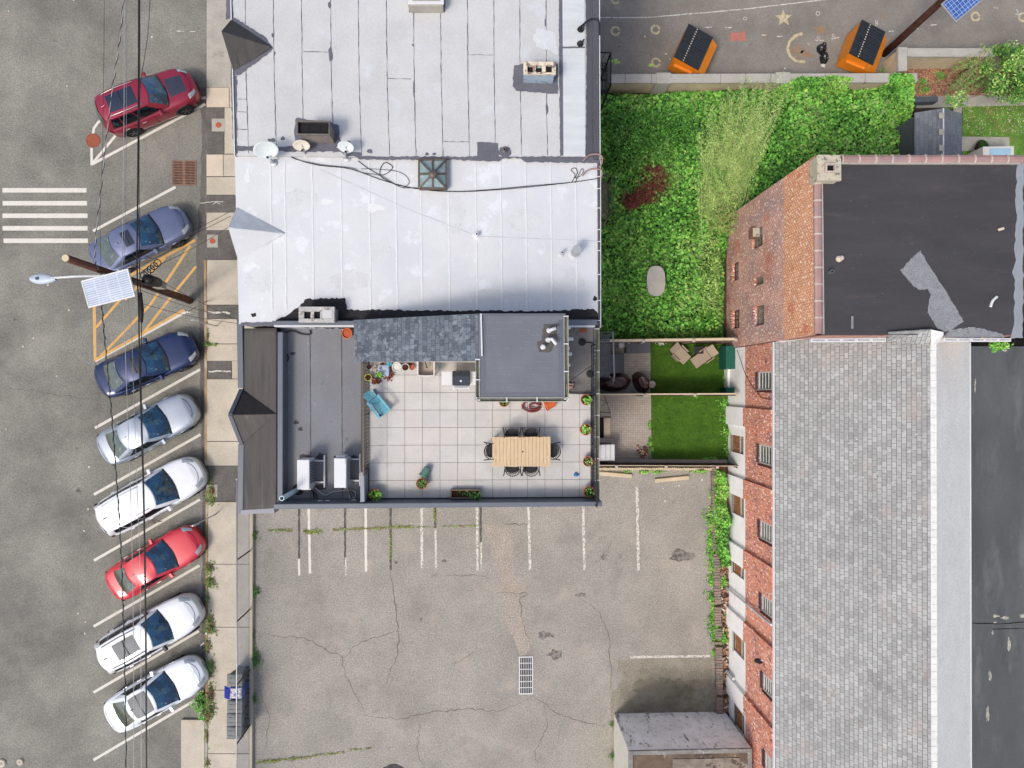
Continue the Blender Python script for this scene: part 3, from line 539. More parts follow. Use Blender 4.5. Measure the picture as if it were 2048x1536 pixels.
g = G(); g.pp(jag([(462, 34), (470, 36), (530, 74), (546, 96), (540, 104), (478, 150), (466, 152)], 1.2, 4, 9), ZN+.024); g.build('dormer_flashing', m_tar, bN)
gable(bN, (464, 38), (443, 63), (468, 147), (541, 94), ZN-.05, 9.35, ZN+.1, m_brownroof, m_brownroof)
def chim(parent, rect, zb, zt, mt, capm, flues, th=.12, filled=None, rim=.05, over=.04):
    a, c = W(rect[0], rect[1], zt), W(rect[2], rect[3], zt); x0, x1, y0, y1 = a.x, c.x, c.y, a.y
    g = G(); g.prism([(x0+over, y0+over), (x1-over, y0+over), (x1-over, y1-over), (x0+over, y1-over)], zb, zt-.14)
    o = g.build('chimney', mt, parent)
    # cap: ring of strips leaving the flue openings
    g = G(); fx = [(W(f[0], f[1], zt), W(f[2], f[3], zt)) for f in flues]; fy0 = min(b.y for a_, b in fx); fy1 = max(a_.y for a_, b in fx)
    z0 = zt-.13; g.prism([(x0, fy1), (x1, fy1), (x1, y1), (x0, y1)], z0, zt); g.prism([(x0, y0), (x1, y0), (x1, fy0), (x0, fy0)], z0, zt)
    cur = x0
    for a_, b in sorted(fx, key=lambda t: t[0].x): g.prism([(cur, fy0), (a_.x, fy0), (a_.x, fy1), (cur, fy1)], z0, zt-.001); cur = b.x
    g.prism([(cur, fy0), (x1, fy0), (x1, fy1), (cur, fy1)], z0, zt-.001)
    g.build('chimney_cap', capm, o, bevel=.015)
    for a_, b in fx: g = G(); g.prism([(a_.x-.005, b.y-.005), (b.x+.005, b.y-.005), (b.x+.005, a_.y+.005), (a_.x-.005, a_.y+.005)], zt-.138, zt-.125); g.build('flue', m_dark, o)
    if filled:
        g = G()
        for f in filled: a_, b = W(f[0], f[1], zt), W(f[2], f[3], zt); g.prism([(a_.x, b.y), (b.x, b.y), (b.x, a_.y), (a_.x, a_.y)], zt-.04, zt+.01)
        g.build('flue_cover', m_wroof, o)
    return o
m_chm = mat('chimney_brick', '#8a8078', .9, var=.15, vs=2, spots=(('#5d524a', 3, .55, .1, .8), ('#b7b2ac', 5, .62, .06, .6)))
m_chc = mat('cream_mortar_cap', '#e6d9c0', .9, var=.1, vs=4, spots=(('#4d4640', 6, .58, .04, .8), ('#a25a3f', 5, .62, .04, .8)))
m_chb = mat('coated_chimney', '#a9bac8', .7, var=.08, vs=3, spots=(('#2f3238', 5, .6, .05, .85, (.7, 1, 3)),))
chim(bN, (1047, 122, 1112, 148), ZN, 9.25, m_chb, m_chc, [(1055, 131, 1066, 142), (1072, 133, 1084, 144), (1092, 130, 1104, 141)])
c1 = chim(bN, (593, 240, 660, 270), ZN, 9.35, m_chm, mat('sheet_metal_rim', '#77716b', .6, .3, var=.2, vs=4), [(596, 243, 657, 267)])
g = G()
for a in [(601, 250, 618, 260), (624, 252, 640, 262), (646, 252, 655, 260)]: g.rect(*a, 9.24, 9.2)
g.build('soot_patch', m_dark, c1)
g = G(); g.pp(jag([(588, 262), (592, 236), (664, 245), (678, 252), (680, 290), (665, 300), (592, 294)], 1.5, 5, 12), ZN+.018); g.build('chimney_flashing', m_tar, bN)
# hatch at the top edge
g = G(); g.pp(jag([(813, -40), (892, -40), (890, 24), (818, 25)], 1, 5, 13), ZN+.018); g.build('hatch_flashing', m_tar, bN)
g = G(); g.rect(818, -40, 886, 12, ZN+.45, ZN); hk = g.build('roof_hatch', m_conc2, bN, bevel=.02)
g = G(); g.rect(816, -40, 888, 8, ZN+.50, ZN+.45); g.build('hatch_rim', m_white, hk, bevel=.02)
g = G(); g.rect(824, -40, 880, 1, ZN+.53, ZN+.50); g.build('hatch_lid', m_conc2, hk)
g = G(); g.lathe(W(1009, 303, ZN), [(.06, 0), (.06, .25), (.045, .25), (.045, .05)], 14); g.build('vent_pipe', m_chm, bN, smooth=False)

# ---- middle white building
ZM = 8.3
bM = T('row_building', 'flat roofed row building with bright white coated roof, glass skylight and satellite dishes', 'building', (-2, 7, 0))
P_ = [(469, 301), (478, 648), (1200, 652), (1201, 316)]
g = G(); g.pp(P_, ZM-.05, 0); g.build('wall', m_conc2, bM)
sheet('roof', P_, ZM, m_wroof2, bM)
g = G()
for i, x in enumerate([540, 568, 623, 680, 737, 790, 840, 895, 950, 1000, 1050, 1100, 1150]): strip(g, [(x, 322), (x+2.5, 480), (x+4, 625)], 3.2, ZM+.004, 0, amp=.7, step=14, seed=i, vary=.4); strip(g, [(x+2.2, 322), (x+4.5, 480), (x+6.2, 620)], .6, ZM+.0045, 1, amp=.3, step=14, seed=i, vary=.8)
for i, (x, y, a, b) in enumerate([(654, 404, 12, 7), (495, 352, 6, 16), (750, 415, 16, 9), (880, 320, 22, 4)]): g.pp(blob(x, y, a, b, 14, .35, i), ZM+.005)
for a, b in [((640, 338), (820, 420)), ((820, 420), (955, 472)), ((955, 472), (1195, 482)), ((478, 515), (540, 485))]: strip(g, [a, b], .8, ZM+.006, 1, amp=.3, step=12, vary=.5)
for i, (x, y, a, b) in enumerate([(520, 560, 30, 24), (700, 560, 40, 20), (905, 430, 25, 40), (1050, 440, 34, 22), (1130, 560, 40, 28), (600, 400, 36, 22), (980, 590, 50, 12), (760, 500, 22, 30)]): g.pp(blob(x, y, a, b, 34, .14, i+40), ZM+.0035, None, 2)
g.build('coating_seams', [mat('thick_coating', '#ededeb', .5, var=.02, vs=2), mat('seam_shadow', '#bfc3c9', .7, var=.1, vs=3), mat('water_mark', '#dadbdb', .6, var=.03, vs=2, spots=(('#e1e2e2', 1.5, .48, .12, .9), ('#bdbdbb', 9, .66, .05, .6)))], bM)
gable(bM, (475, 413), (457, 455), (477, 521), (568, 467), ZM-.05, 9.05, ZM+.05, m_wroof2, m_wroof2)
g = G(); g.pp(jag([(545, 652), (552, 640), (575, 630), (600, 612), (612, 598), (690, 596), (693, 618), (712, 620), (760, 619), (830, 621), (960, 621), (1080, 622), (1188, 618), (1196, 628), (1196, 655), (900, 660), (640, 656)], 1.6, 4, 21), ZM+.012, None, 0)
g.pp(blob(507, 630, 6, 4, 12, .3, 3), ZM+.006, None, 0); g.pp(blob(1190, 597, 5, 5, 10, .3, 3), ZM+.006, None, 0); g.pp(jag([(535, 644), (550, 646), (550, 652), (480, 652), (482, 645)], 1, 4, 4), ZM+.016, None, 1)
g.build('tar_band', [m_tar_b, m_tar], bM)
g = G(); g.pp([(1195, 320), (1200, 320), (1200.5, 652), (1196.5, 652)], ZM+.06, ZM-.3); gt = g.build('gutter', m_edge, bM, bevel=.015)
g = G()
for y in (352, 376, 415, 458, 482, 500, 548, 600, 640): g.rect(1193, y, 1202, y+1.6, ZM+.08, ZM+.055)
g.pp([(1200.4, 320), (1201.8, 320), (1202.2, 655), (1200.9, 655)], ZM+.075, ZM-.3); g.build('gutter_strap', m_white, gt)
chim(bM, (597, 613, 669, 645), ZM, 9.1, m_chm, m_capgrey, [(608, 624, 621, 637), (628, 623, 640, 637)], filled=[(645, 620, 664, 637)])
# skylight
skc = [W(x, y, ZM+.25) for x, y in [(838, 320), (892, 320), (893, 377), (838, 377)]]; ap = W(865.5, 348, ZM+.62)
g = G(); g.prism([(p.x, p.y) for p in skc], ZM, ZM+.25); sk = g.build('skylight', m_iron_b, bM)
g = G()
for i in range(4): g.add([skc[i]+Vector((0, 0, .01)), skc[(i+1) % 4]+Vector((0, 0, .01)), ap], [(0, 1, 2)])
g.build('glass', m_glass_s, sk)
g = G(); mids = [(skc[i]+skc[(i+1) % 4])/2 for i in range(4)]
for p in skc+mids: g.beam(p+Vector((0, 0, .03)), ap+Vector((0, 0, .03)), .055, .05)
for i in range(4): g.beam(skc[i]+Vector((0, 0, .02)), skc[(i+1) % 4]+Vector((0, 0, .02)), .06, .05)
g.lathe(ap+Vector((0, 0, 0)), [(.17, -.03), (.13, .06), (.01, .1)], 8); g.build('glazing_bars', m_iron_b, sk)
# vents
def vent(parent, px, py, z, r, h, capd=None, skirt=0, mt=None):
    p = W(px, py, z); g = G(); g.lathe(p, [(r, 0), (r, h), (r*.72, h), (r*.72, h*.4)], 16); o = g.build('vent_pipe', mt or m_wroof2, parent)
    if skirt: g = G(); g.lathe(p, [(skirt, .006), (skirt*.8, .02), (r*1.1, .06), (r, .07)], 20); g.build('flashing_collar', m_wroof2, o)
    g = G(); g.lathe(p, [(r*.70, h*.42), (r*.70, h*.44)], 12); g.build('pipe_bore', m_dark, o)
    if capd: g = G(); g.lathe(p, [(capd, h-.02), (capd, h+.1), (capd*.95, h+.12)], 20); g.build('vent_cap', m_galv, o)
vent(bM, 1149, 507, ZM, .14, .62, .16, .22, m_galv); vent(bM, 1122, 509, ZM, .05, .4, None, .12); vent(bM, 954, 471, ZM, .05, .28, None, .17)

# ---- roof cables (things)
def curve(pix, z, r, nm, lab, cat, mt, dz=None, sag=0, group=None):
    k = len(pix); zz = z if isinstance(z, (list, tuple)) else [z]*k; P0 = [W(x, y, q) for (x, y), q in zip(pix, zz)]; out = []
    for i in range(k-1):
        p0, p1, p2, p3 = P0[max(i-1, 0)], P0[i], P0[i+1], P0[min(i+2, k-1)]
        for j in range(6):
            t = j/6; out.append(.5*((2*p1)+(p2-p0)*t+(2*p0-5*p1+4*p2-p3)*t*t+(3*p1-p0-3*p2+p3)*t**3))
    out.append(P0[-1]); g = G(); g.tube(out, r, 6); return tag(g.build(nm, mt, smooth=True), lab, cat, group)
zc_ = ZM+.04
curve([(548, 306), (575, 311), (600, 321), (640, 331), (700, 338), (770, 362), (830, 377), (905, 383), (985, 379), (1060, 372), (1140, 365), (1196, 357)], zc_, .014, 'roof_cable', 'long black cable crossing the white roof from the dishes to the gutter', 'cable', m_cable)
curve([(548, 304), (570, 305), (590, 318), (640, 329), (703, 336), (722, 345), (762, 352), (800, 374), (836, 376), (870, 382), (940, 383), (1040, 376), (1135, 366)], zc_+.02, .010, 'roof_cable', 'second black cable twisting beside the long one below the dishes', 'cable', m_cable)
curve([(716, 322), (738, 338), (765, 350), (785, 335), (770, 325), (760, 340), (765, 356), (800, 372)], zc_, .012, 'roof_cable', 'thin looped cable left of the skylight on the white roof', 'cable', m_cable)
curve([(722, 338), (745, 338), (790, 342), (812, 352), (818, 366), (806, 376)], zc_, .009, 'roof_cable', 'thin cable bending towards the lower left skylight corner', 'cable', m_cable)
curve([(1143, 365), (1150, 350), (1142, 340), (1150, 336), (1155, 345), (1150, 356), (1160, 352), (1167, 342), (1163, 338), (1156, 352), (1150, 366)], zc_, .011, 'roof_cable', 'tangled coil of thin cable near the right gutter of the white roof', 'cable', m_cable)
curve([(1166, 322), (1176, 312), (1190, 308), (1203, 312), (1204, 325), (1198, 335)], ZM+.3, .028, 'service_conduit', 'upper pink conduit arching over the gutter beside the weeds', 'conduit', m_coping)
curve([(1165, 352), (1172, 343), (1185, 338), (1200, 339), (1204, 345), (1202, 356)], ZM+.3, .028, 'service_conduit', 'lower pink conduit arching over the gutter beside the weeds', 'conduit', m_coping)
curve([(1155, 60), (1165, 50), (1178, 40), (1190, 38), (1198, 44), (1199, 70)], ZN+.3, .03, 'service_conduit', 'dark conduit bending over the grey roof edge beside the playground', 'conduit', m_cable)
for x, y in ((1161, 60), (1160, 89)):
    g = G(); g.lathe(W(x, y, ZN+.02), [(.10, 0), (.12, .05), (.07, .12), (.05, .2)], 10); g.tube([W(x+2, y, ZN+.15), W(x+8, y-10, ZN+.5)], .03, 6)
    tag(g.build('goose_neck_vent', m_iron, smooth=True), 'dark service head on the roof edge, '+('nearer the frame top' if y < 70 else 'just above the tar crosswise seam'), 'vent')

# satellite dishes
def dish(px, py, bx, by, zb, w_, h_, lab, mt, tilt=48, yaw=0, z=.9):
    p = W(px, py, zb+z); b = W(bx, by, zb); t = T('satellite_dish', lab, 'satellite dish', (b.x, b.y, zb), group=None)
    Mx = Matrix.Rotation(R(yaw), 3, 'Z') @ Matrix.Rotation(R(tilt), 3, 'X')
    g = G(); nr, nn = 6, 28; vs = []; fs = []
    for i in range(nr+1):
        for j in range(nn):
            a = 2*math.pi*j/nn; r = i/nr; q = Vector((w_*r*math.cos(a), h_*r*math.sin(a), .22*w_*r*r-.1*w_)); vs.append(p+Mx @ q)
    for i in range(nr):
        for j in range(nn): fs.append((i*nn+j, i*nn+(j+1) % nn, (i+1)*nn+(j+1) % nn, (i+1)*nn+j))
    g.add(vs, fs); g.build('reflector', mt, t, smooth=True, solid=.02)
    g = G(); q = p+Mx @ Vector((0, 0, -.12*w_)); g.tube([b, b+Vector((0, 0, .35)), q], .03, 8); g.build('mast', m_galv, t, smooth=True)
    g = G(); g.lathe(b, [(.13, .01), (.13, .04), (.05, .06)], 12); g.build('foot_plate', m_galv, t)
    g = G(); e = p+Mx @ Vector((0, -h_*.95, 0)); f = p+Mx @ Vector((0, -h_*.6, .42*w_)); g.tube([e, f], .014, 6); g.build('feed_arm', m_galv, t); g = G(); g.box(f, (.07, .07, .06)); g.build('receiver', m_iron, t, bevel=.01)
m_dishw = mat('dish_enamel', '#dfe6e4', .45, var=.04, vs=4)
dish(532, 299, 548, 326, ZM, .42, .32, 'large white oval satellite dish nearest the street edge', m_dishw, 48, 10, .75)
dish(603, 290, 612, 309, ZM, .29, .22, 'cream satellite dish in front of the square chimney', mat('dish_cream', '#e6ddc9', .5, var=.05), 55, 3, .5)
dish(692, 293, 694, 317, ZM, .28, .22, 'small white satellite dish right of the square chimney', m_dishw, 50, -6, .6)
# ---- terrace building
ZL, ZD, ZP = 7.9, 8.2, 9.0
bT = T('terrace_building', 'dark grey building with tiled roof terrace, brown mansard and black felted stair house', 'building', (-1.5, -.5, 0))
def ring(px0, py0, px1, py1, z): return [(px0, py0), (px1, py0), (px1, py1), (px0, py1)]
ax, ay = W(556, 655, ZL), W(1190, 1010, ZL); wx0, wx1, wy0, wy1 = W(560, 800, ZL).x, W(1191, 800, ZD).x, W(900, 1010, ZP).y, W(900, 651, ZP).y
g = G(); g.prism([(wx0, wy0+.02), (wx1, wy0+.02), (wx1, wy1), (wx0, wy1)], 0, ZL-.15); g.build('wall', m_conc2, bT)
g = G(); g.prism([(wx0+.02, wy0+.04), (W(724, 800, ZL).x, wy0+.04), (W(724, 800, ZL).x, wy1-.02), (wx0+.02, wy1-.02)], ZL-.14, ZL); lr = g.build('low_roof', m_lowroof, bT)
g = G()
for x in (620, 683): strip(g, [(x, 662), (x+1, 800), (x+2, 1000)], 1.2, ZL+.006, amp=.3, step=10, vary=.4)
for i, (x, y, a, b) in enumerate([(592, 845, 5, 4), (601, 858, 5, 4), (610, 915, 12, 7), (641, 915, 9, 8), (676, 914, 8, 4), (709, 915, 6, 5), (640, 975, 10, 6), (585, 707, 6, 4)]): g.pp(blob(x, y, a, b, 14, .3, i), ZL+.005)
g.build('roof_stains', mat('felt_stain', '#4a4648', .85, var=.2, vs=4), lr)
tx0 = W(737, 800, ZD).x
g = G(); g.prism([(W(724.5, 800, ZL).x, wy0+.04), (wx1-.02, wy0+.04), (wx1-.02, wy1-.02), (W(724.5, 800, ZL).x, wy1-.02)], ZL-.14, ZD-.045); g.build('deck_base', m_grout, bT)
# tiles
TS = .622; g = G()
ox, oy = W(739, 996, ZD).x, W(739, 996, ZD).y
for i in range(13):
    for j in range(8):
        x0, y0 = ox+i*TS, oy+j*TS; x1, y1 = min(x0+TS-.012, W(1181, 800, ZD).x), min(y0+TS-.012, W(900, 715, ZD).y)
        if i == 0 and False: pass
        if x1-x0 < .1 or y1-y0 < .1: continue
        z = ZD+random.uniform(-.002, .002)
        g.prism([(x0, y0), (x1, y0), (x1, y1), (x0, y1)], ZD-.03, z, random.choice((0, 0, 0, 1, 1, 2)))
g.build('terrace_tiles', [m_tile, mat('porcelain_tile_warm', '#d1ccc5', .55, var=.05, vs=1.1, fine=.03, fs=20), mat('porcelain_tile_cool', '#ccc9c4', .55, var=.05, vs=1.1, fine=.03, fs=20)], bT)
g = G(); g.pp([(1134, 652), (1187, 655), (1185, 786), (1134, 785)], ZD+.03, ZD-.04); lg = g.build('ledge_roof', m_ledge, bT)
g = G(); g.rect(1158, 657, 1173, 665, ZD+.034); g.build('rust_patch', m_rust, lg)
for x, y in ((1164, 684), (1180, 748)):
    g = G(); g.lathe(W(x, y, ZD+.03), [(.13, 0), (.14, .03), (.09, .04), (.085, .02)], 18); g.lathe(W(x, y, ZD+.035), [(.04, 0), (.04, .06)], 10); g.build('roof_drain', m_iron, lg)
g = G(); g.tube([W(1168, 684, ZD+.06), W(1188, 686, ZD+.06)], .02, 6); g.build('drain_rod', m_iron, lg)
# parapets
def cap_wall(nm, pix, zt, zb, mt, b=.02, capm=None):
    g = G(); g.pp(pix, zt, zb); o = g.build(nm, mt, bT, bevel=b); return o
cap_wall('parapet', [(547, 1008), (1204, 1003), (1205, 1012.5), (547, 1018.5)], ZP, ZL-.4, m_grey_metal)
cap_wall('parapet', [(720, 944), (728.5, 944), (729.5, 1004), (720.5, 1004.5)], ZP-.02, ZL-.1, m_grey_metal2)
g = G(); a, b_ = W(554, 652, 8.5), W(565, 652, 8.5); g.prism([(a.x, wy0+.12), (b_.x, wy0+.12), (b_.x, wy1-.2), (a.x, wy1-.2)], ZL-.1, 8.45); g.build('inner_parapet', m_grey_metal, bT, bevel=.02)
g = G(); g.pp([(543, 641.5), (708, 641.5), (708, 650), (548, 650)], ZM+.32, ZM); g.build('party_wall_cap', m_grey_metal, bT, bevel=.015)
g = G(); g.pp([(548, 650.5), (708, 650.5), (708, 653.5), (548, 653.5)], ZM+.28, ZL); g.build('white_flashing', m_white, bT); g = G(); g.pp([(1132, 650.8), (1190, 650.8), (1190, 654), (1132, 654)], ZM+.28, ZL); g.build('white_flashing', m_white, bT)
g = G(); g.pp([(1130, 639), (1195, 639), (1194, 650.2), (1130, 650)], ZM+.32, ZM); g.build('party_wall_cap', m_grey_metal, bT, bevel=.015)
# mansard
g = G(); zt_, zb_ = 8.45, 6.6
tl, tr = W(553, 656, zt_), W(553, 1015, zt_); bl, br = W(487, 657, zb_), W(486, 1020, zb_)
def mp(u, v): p = tl.lerp(tr, v).lerp(bl.lerp(br, v), u); return p+Vector((0, 0, .01*noise.noise(p*2)))
g.grid(mp, 10, 40); ms = g.build('mansard_roof', m_brownroof, bT, smooth=True, solid=.06)
g = G(); o1, o2 = W(483, 655, 6.65), W(482, 1022, 6.6); g.beam(W(481, 640, 6.65), W(483.5, 776, 6.65), .22, .22); g.beam(W(484, 888, 6.6), W(482, 1027, 6.6), .22, .22); g.build('fascia_gutter', m_grey_metal, ms, bevel=.02)
g = G(); g.pp([(483, 1020), (548, 1016), (549, 1026.5), (480, 1028.5)], 6.75, 6.2); g.build('end_fascia', m_grey_metal2, ms, bevel=.01)
g = G(); g.prism([(W(484, 800, 6.5).x+.1, wy0+.05), (wx0, wy0+.05), (wx0, wy1), (W(484, 800, 6.5).x+.1, wy1)], 0, 6.45); g.build('front_wall', m_conc2, bT)
gable(bT, (485, 780), (463, 830), (485, 886), (552, 828), 6.68, 7.75, 8.5, m_tar_b, m_brownroof, m_grey_metal)  # upper slope black: its shade is put into the material
# stair house
ZH = 10.8
g = G(); p0, p1 = W(962, 640, ZH), W(1126, 792, ZH); g.prism([(p0.x, p1.y), (p1.x, p1.y), (p1.x, p0.y), (p0.x, p0.y)], ZD-.02, ZH-.15)
g.build('stair_house', m_white_pl, bT)
g = G(); g.rect(957, 627, 1131, 798, ZH, ZH-.14); pr = g.build('stair_house_roof', m_phroof, bT, bevel=.02)
g = G()
for x0, y0, x1, y1 in [(957, 627, 1131, 631)]: g.rect(x0, y0, x1, y1, ZH+.035, ZH)
g.rect(963, 633, 970, 795, ZH+.012, ZH+.003); g.rect(970, 786, 1128, 794, ZH+.012, ZH+.003); g.rect(1117, 640, 1127, 786, ZH+.012, ZH+.003)
g.build('membrane_edge', m_grey_metal, pr)
g = G()
for y in range(645, 785, 13):
    x = 972
    while x < 1112:
        l = random.uniform(4, 18)
        if random.random() < .7: strip(g, [(x, y+random.uniform(-.5, .5)), (min(x+l, 1115), y)], .6, ZH+.005, vary=.5)
        x += l+random.uniform(1, 8)
g.build('membrane_laps', mat('lap_line', '#858a94', .7, var=.3, vs=6), pr)
g = G(); g.pp(jag([(1087, 648), (1114, 648), (1115, 690), (1106, 692), (1104, 702), (1096, 705), (1078, 704), (1074, 684), (1084, 680)], .8, 4, 5), ZH+.010); g.build('pipe_sealant', mat('sealant', '#605b59', .9, var=.1, vs=6), pr)
for pts in ([(1098, 661, .02), (1098, 661, .28), (1112, 656, .3)], [(1096, 680, .02), (1096, 679, .26), (1104, 678, .3), (1113, 689, .3)], [(1086, 694, .02), (1087, 692, .3)]):
    g = G(); q = [W(x, y, ZH+z) for x, y, z in pts]
    if len(pts) == 2: q[1] = q[0]+Vector((0, 0, .32))
    g.tube(q, .055, 12); g.lathe(q[0], [(.085, -.01), (.085, .05), (.06, .06)], 14); g.build('vent_pipe', m_white, pr, smooth=True)
def gutter(parent, a, b, z, w_=.13):
    A, B = W(*a, z), W(*b, z); d = (B-A).normalized(); n = Vector((-d.y, d.x, 0)); g = G()
    for s_ in (-1, 1): g.beam(A+n*s_*w_/2, B+n*s_*w_/2, .02, .12)
    g.beam(A-Vector((0, 0, .05)), B-Vector((0, 0, .05)), w_-.03, .015); o = g.build('gutter', m_beige, parent)
    g = G(); k = max(2, int((B-A).length/.75))
    for i in range(k+1): p = A.lerp(B, i/k); g.beam(p-n*(w_/2+.015)+Vector((0, 0, .067)), p+n*(w_/2+.015)+Vector((0, 0, .067)), .035, .008)
    g.build('gutter_strap', m_white, o)
    g = G(); g.beam(A-Vector((0, 0, .035)), B-Vector((0, 0, .035)), w_-.05, .012); g.build('gutter_debris', m_dirtgut, o)
gutter(bT, (955.5, 719), (955.5, 800), ZH-.02); gutter(bT, (953, 799.5), (1134, 799), ZH-.02); gutter(bT, (1131.5, 633), (1132.5, 798), ZH-.02)
g = G(); g.beam(W(962, 627, ZH+.06), W(964, 712, ZH+.06), .05, .05); g.build('downpipe', m_white, pr, bevel=.01)
gutter(bT, (1193.5, 658), (1194, 1003), ZD-.1, .15)
# sloping shingled stair roof
a, b_, c, d = W(708, 640, 8.95), W(957, 627.5, 10.72), W(957, 722, 10.72), W(712, 724, 8.95)
g = G(); g.grid(lambda u, v: a.lerp(b_, u).lerp(d.lerp(c, u), v), 20, 10); g.build('stair_roof', m_shdark, bT, solid=.06)
g = G(); g.add([a, b_, c, d]+[Vector((p.x, p.y, ZD-.03)) for p in (a, b_, c, d)], [(0, 3, 7, 4), (3, 2, 6, 7), (0, 1, 5, 4)])
for i, p in enumerate(g.v[:4]): pass
q = [Vector((p.x*1.0, p.y, p.z-.1)) for p in (a, b_, c, d)]; cc = sum(q, Vector())/4
q = [p+(cc-p)*.03 for p in q]; g = G(); g.add(q+[Vector((p.x, p.y, ZD-.03)) for p in q], [(0, 1, 2, 3), (4, 5, 6, 7), (0, 1, 5, 4), (1, 2, 6, 5), (2, 3, 7, 6), (3, 0, 4, 7)]); g.build('stair_wall', m_white_pl, bT)
# east wall pipes from the stair house
for i, (y, l) in enumerate([(655, 9), (678, 14), (697, 6), (708, 11), (730, 8), (750, 5)]):
    g = G(); A = W(1128, y, 9.6); B = W(1131+l, y, 9.6); g.tube([A, B, B-Vector((0, 0, .15))], .06 if i != 5 else .045, 10); g.build('wall_vent_pipe', m_white, bT, smooth=True)
# railings
def railing(parent, A, B, h, mt, nm='railing', sp=.125, side=None):
    A, B = Vector(A), Vector(B); g = G(); up = Vector((0, 0, 1)); L_ = (B-A).length
    g.beam(A+up*h, B+up*h, .045, .03); g.beam(A+up*.1, B+up*.1, .03, .03); k = int(L_/sp)
    for i in range(k+1):
        p = A.lerp(B, i/k); post = i % 14 == 0 or i == k; g.beam(p+up*(0 if post else .1), p+up*h, .045 if post else .016, .045 if post else .016, up=Vector((1, 0, 0)))
    return g.build(nm, mt, parent)
railing(bT, W(736, 727, ZD), W(737.5, 943, ZD), 1.05, m_iron_b); railing(bT, W(1182, 790, ZD), W(1184.5, 1003, ZD), 1.05, m_iron); railing(bT, W(1182.5, 692, ZD), W(1182, 789, ZD), 1.05, m_iron)
railing(bT, W(1136, 786, ZD), W(1181, 787, ZD), .9, m_iron)

# ---- things on the low roof
def condenser(px, py, lab, k):
    p = W(px, py, ZL); t = T('air_conditioner', lab, 'air conditioner', p, group='roof condenser units')
    g = G(); g.box((0, 0, .62), (.42, 1.02, .72)); g.build('casing', m_white, t, bevel=.025, local=True)
    g = G(); g.box((.212, .04, .60), (.012, .78, .58)); o = g.build('fan_grille', m_steel_d if k == 0 else m_galv, t, bevel=.004, local=True)
    g = G()
    for i in range(9): g.box((.222, -.32+i*.09, .60), (.008, .012, .56))
    g.build('grille_bars', m_white, o, local=True)
    g = G()
    for y in (-.38, .38): g.box((.15, y, .13), (.75, .05, .05)); g.box((-.2, y, .13), (.05, .05, .25)); g.box((.2, y, .1), (.05, .05, .22))
    g.box((.52, 0, .13), (.05, 1.15, .05)); g.box((-.24, 0, .13), (.04, .9, .04)); g.build('stand', m_white, t, local=True, bevel=.008)
    g = G(); g.tube([(.0, -.5, .5), (.05, -.62, .4), (.1, -.7, .06), (.15, -1.0, .05), (.25, -1.25, .3)], .022, 8); g.tube([(.06, -.5, .45), (.12, -.66, .3), (.2, -.8, .06), (.3, -1.1, .05), (.35, -1.25, .3)], .018, 8); g.build('refrigerant_lines', m_galv if k else m_iron, t, local=True, smooth=True)
    g = G()
    if k == 0: g.box((.02, -.54, .5), (.34, .06, .4))
    else: g.box((-.02, .545, .55), (.3, .07, .5)); g.box((.08, .4, .985), (.2, .2, .02))
    g.build('service_panel', m_white, t, bevel=.01, local=True)
condenser(621, 942, 'white air conditioner on the grey low roof, left one with dark grille', 0); condenser(692, 939, 'white air conditioner on the grey low roof, right one beside the small parapet', 1)
g = G(); p = W(596, 979, ZL); g.lathe(p, [(.085, 0), (.085, 1.95), (.06, 1.95), (.06, 1.5)], 18)
t = T('flue_pipe', 'tall white vertical flue pipe on the low grey roof corner', 'pipe', p); g.build('pipe', mat('pale_blue_pvc', '#c9dfe6', .4, var=.03), t, smooth=False)
g = G(); g.lathe(p+Vector((0, 0, 1.55)), [(.059, 0), (.059, .02)], 14); g.build('bore', m_dark, t); g = G(); g.lathe(p, [(.2, .004), (.18, .03), (.09, .08)], 18); g.build('collar', m_tar_b, t)
for x, y in ((640, 1003), (655, 1003), (708, 1001)):
    g = G(); g.box(W(x, y, ZL+.5), (.16, .08, .12)); o = g.build('junction_box', m_white if x < 700 else m_beige, bevel=.01)
    tag(o, {640: 'left of two small white boxes on the parapet under the condensers', 655: 'right of two small white boxes on the parapet under the condensers', 708: 'beige box on the parapet by the small divider wall'}[x], 'junction box')
curve([(562, 672), (570, 666), (580, 662), (588, 662), (600, 667), (612, 669), (621, 668), (620, 660)], ZL+.05, .025, 'black_hose', 'black hose lying in the top corner of the low grey roof', 'hose', m_cable)
curve([(560, 668), (563, 690), (572, 705), (577, 716), (572, 725), (560, 738), (556, 748)], ZL+.05, .02, 'roof_cable', 'cable running along the inner parapet of the low grey roof', 'cable', m_cable)
curve([(630, 975), (640, 984), (652, 990), (665, 984), (680, 982), (700, 980), (712, 985), (708, 1000)], ZL+.05, .022, 'roof_cable', 'grey cables looping below the two white condensers', 'cable', m_galv)
g = G(); pos = []
for i in range(60): q = W(566+random.gauss(3, 3), 955+random.gauss(0, 12), ZL+.02); pos.append(tuple(q))
tag(leaves(np.array(pos), .06, [1, 1], 'dry_leaves', [m_brown_leaf, m_conc3], tilt=.4), 'small drift of dry leaves against the inner parapet', 'leaves', kind='stuff')

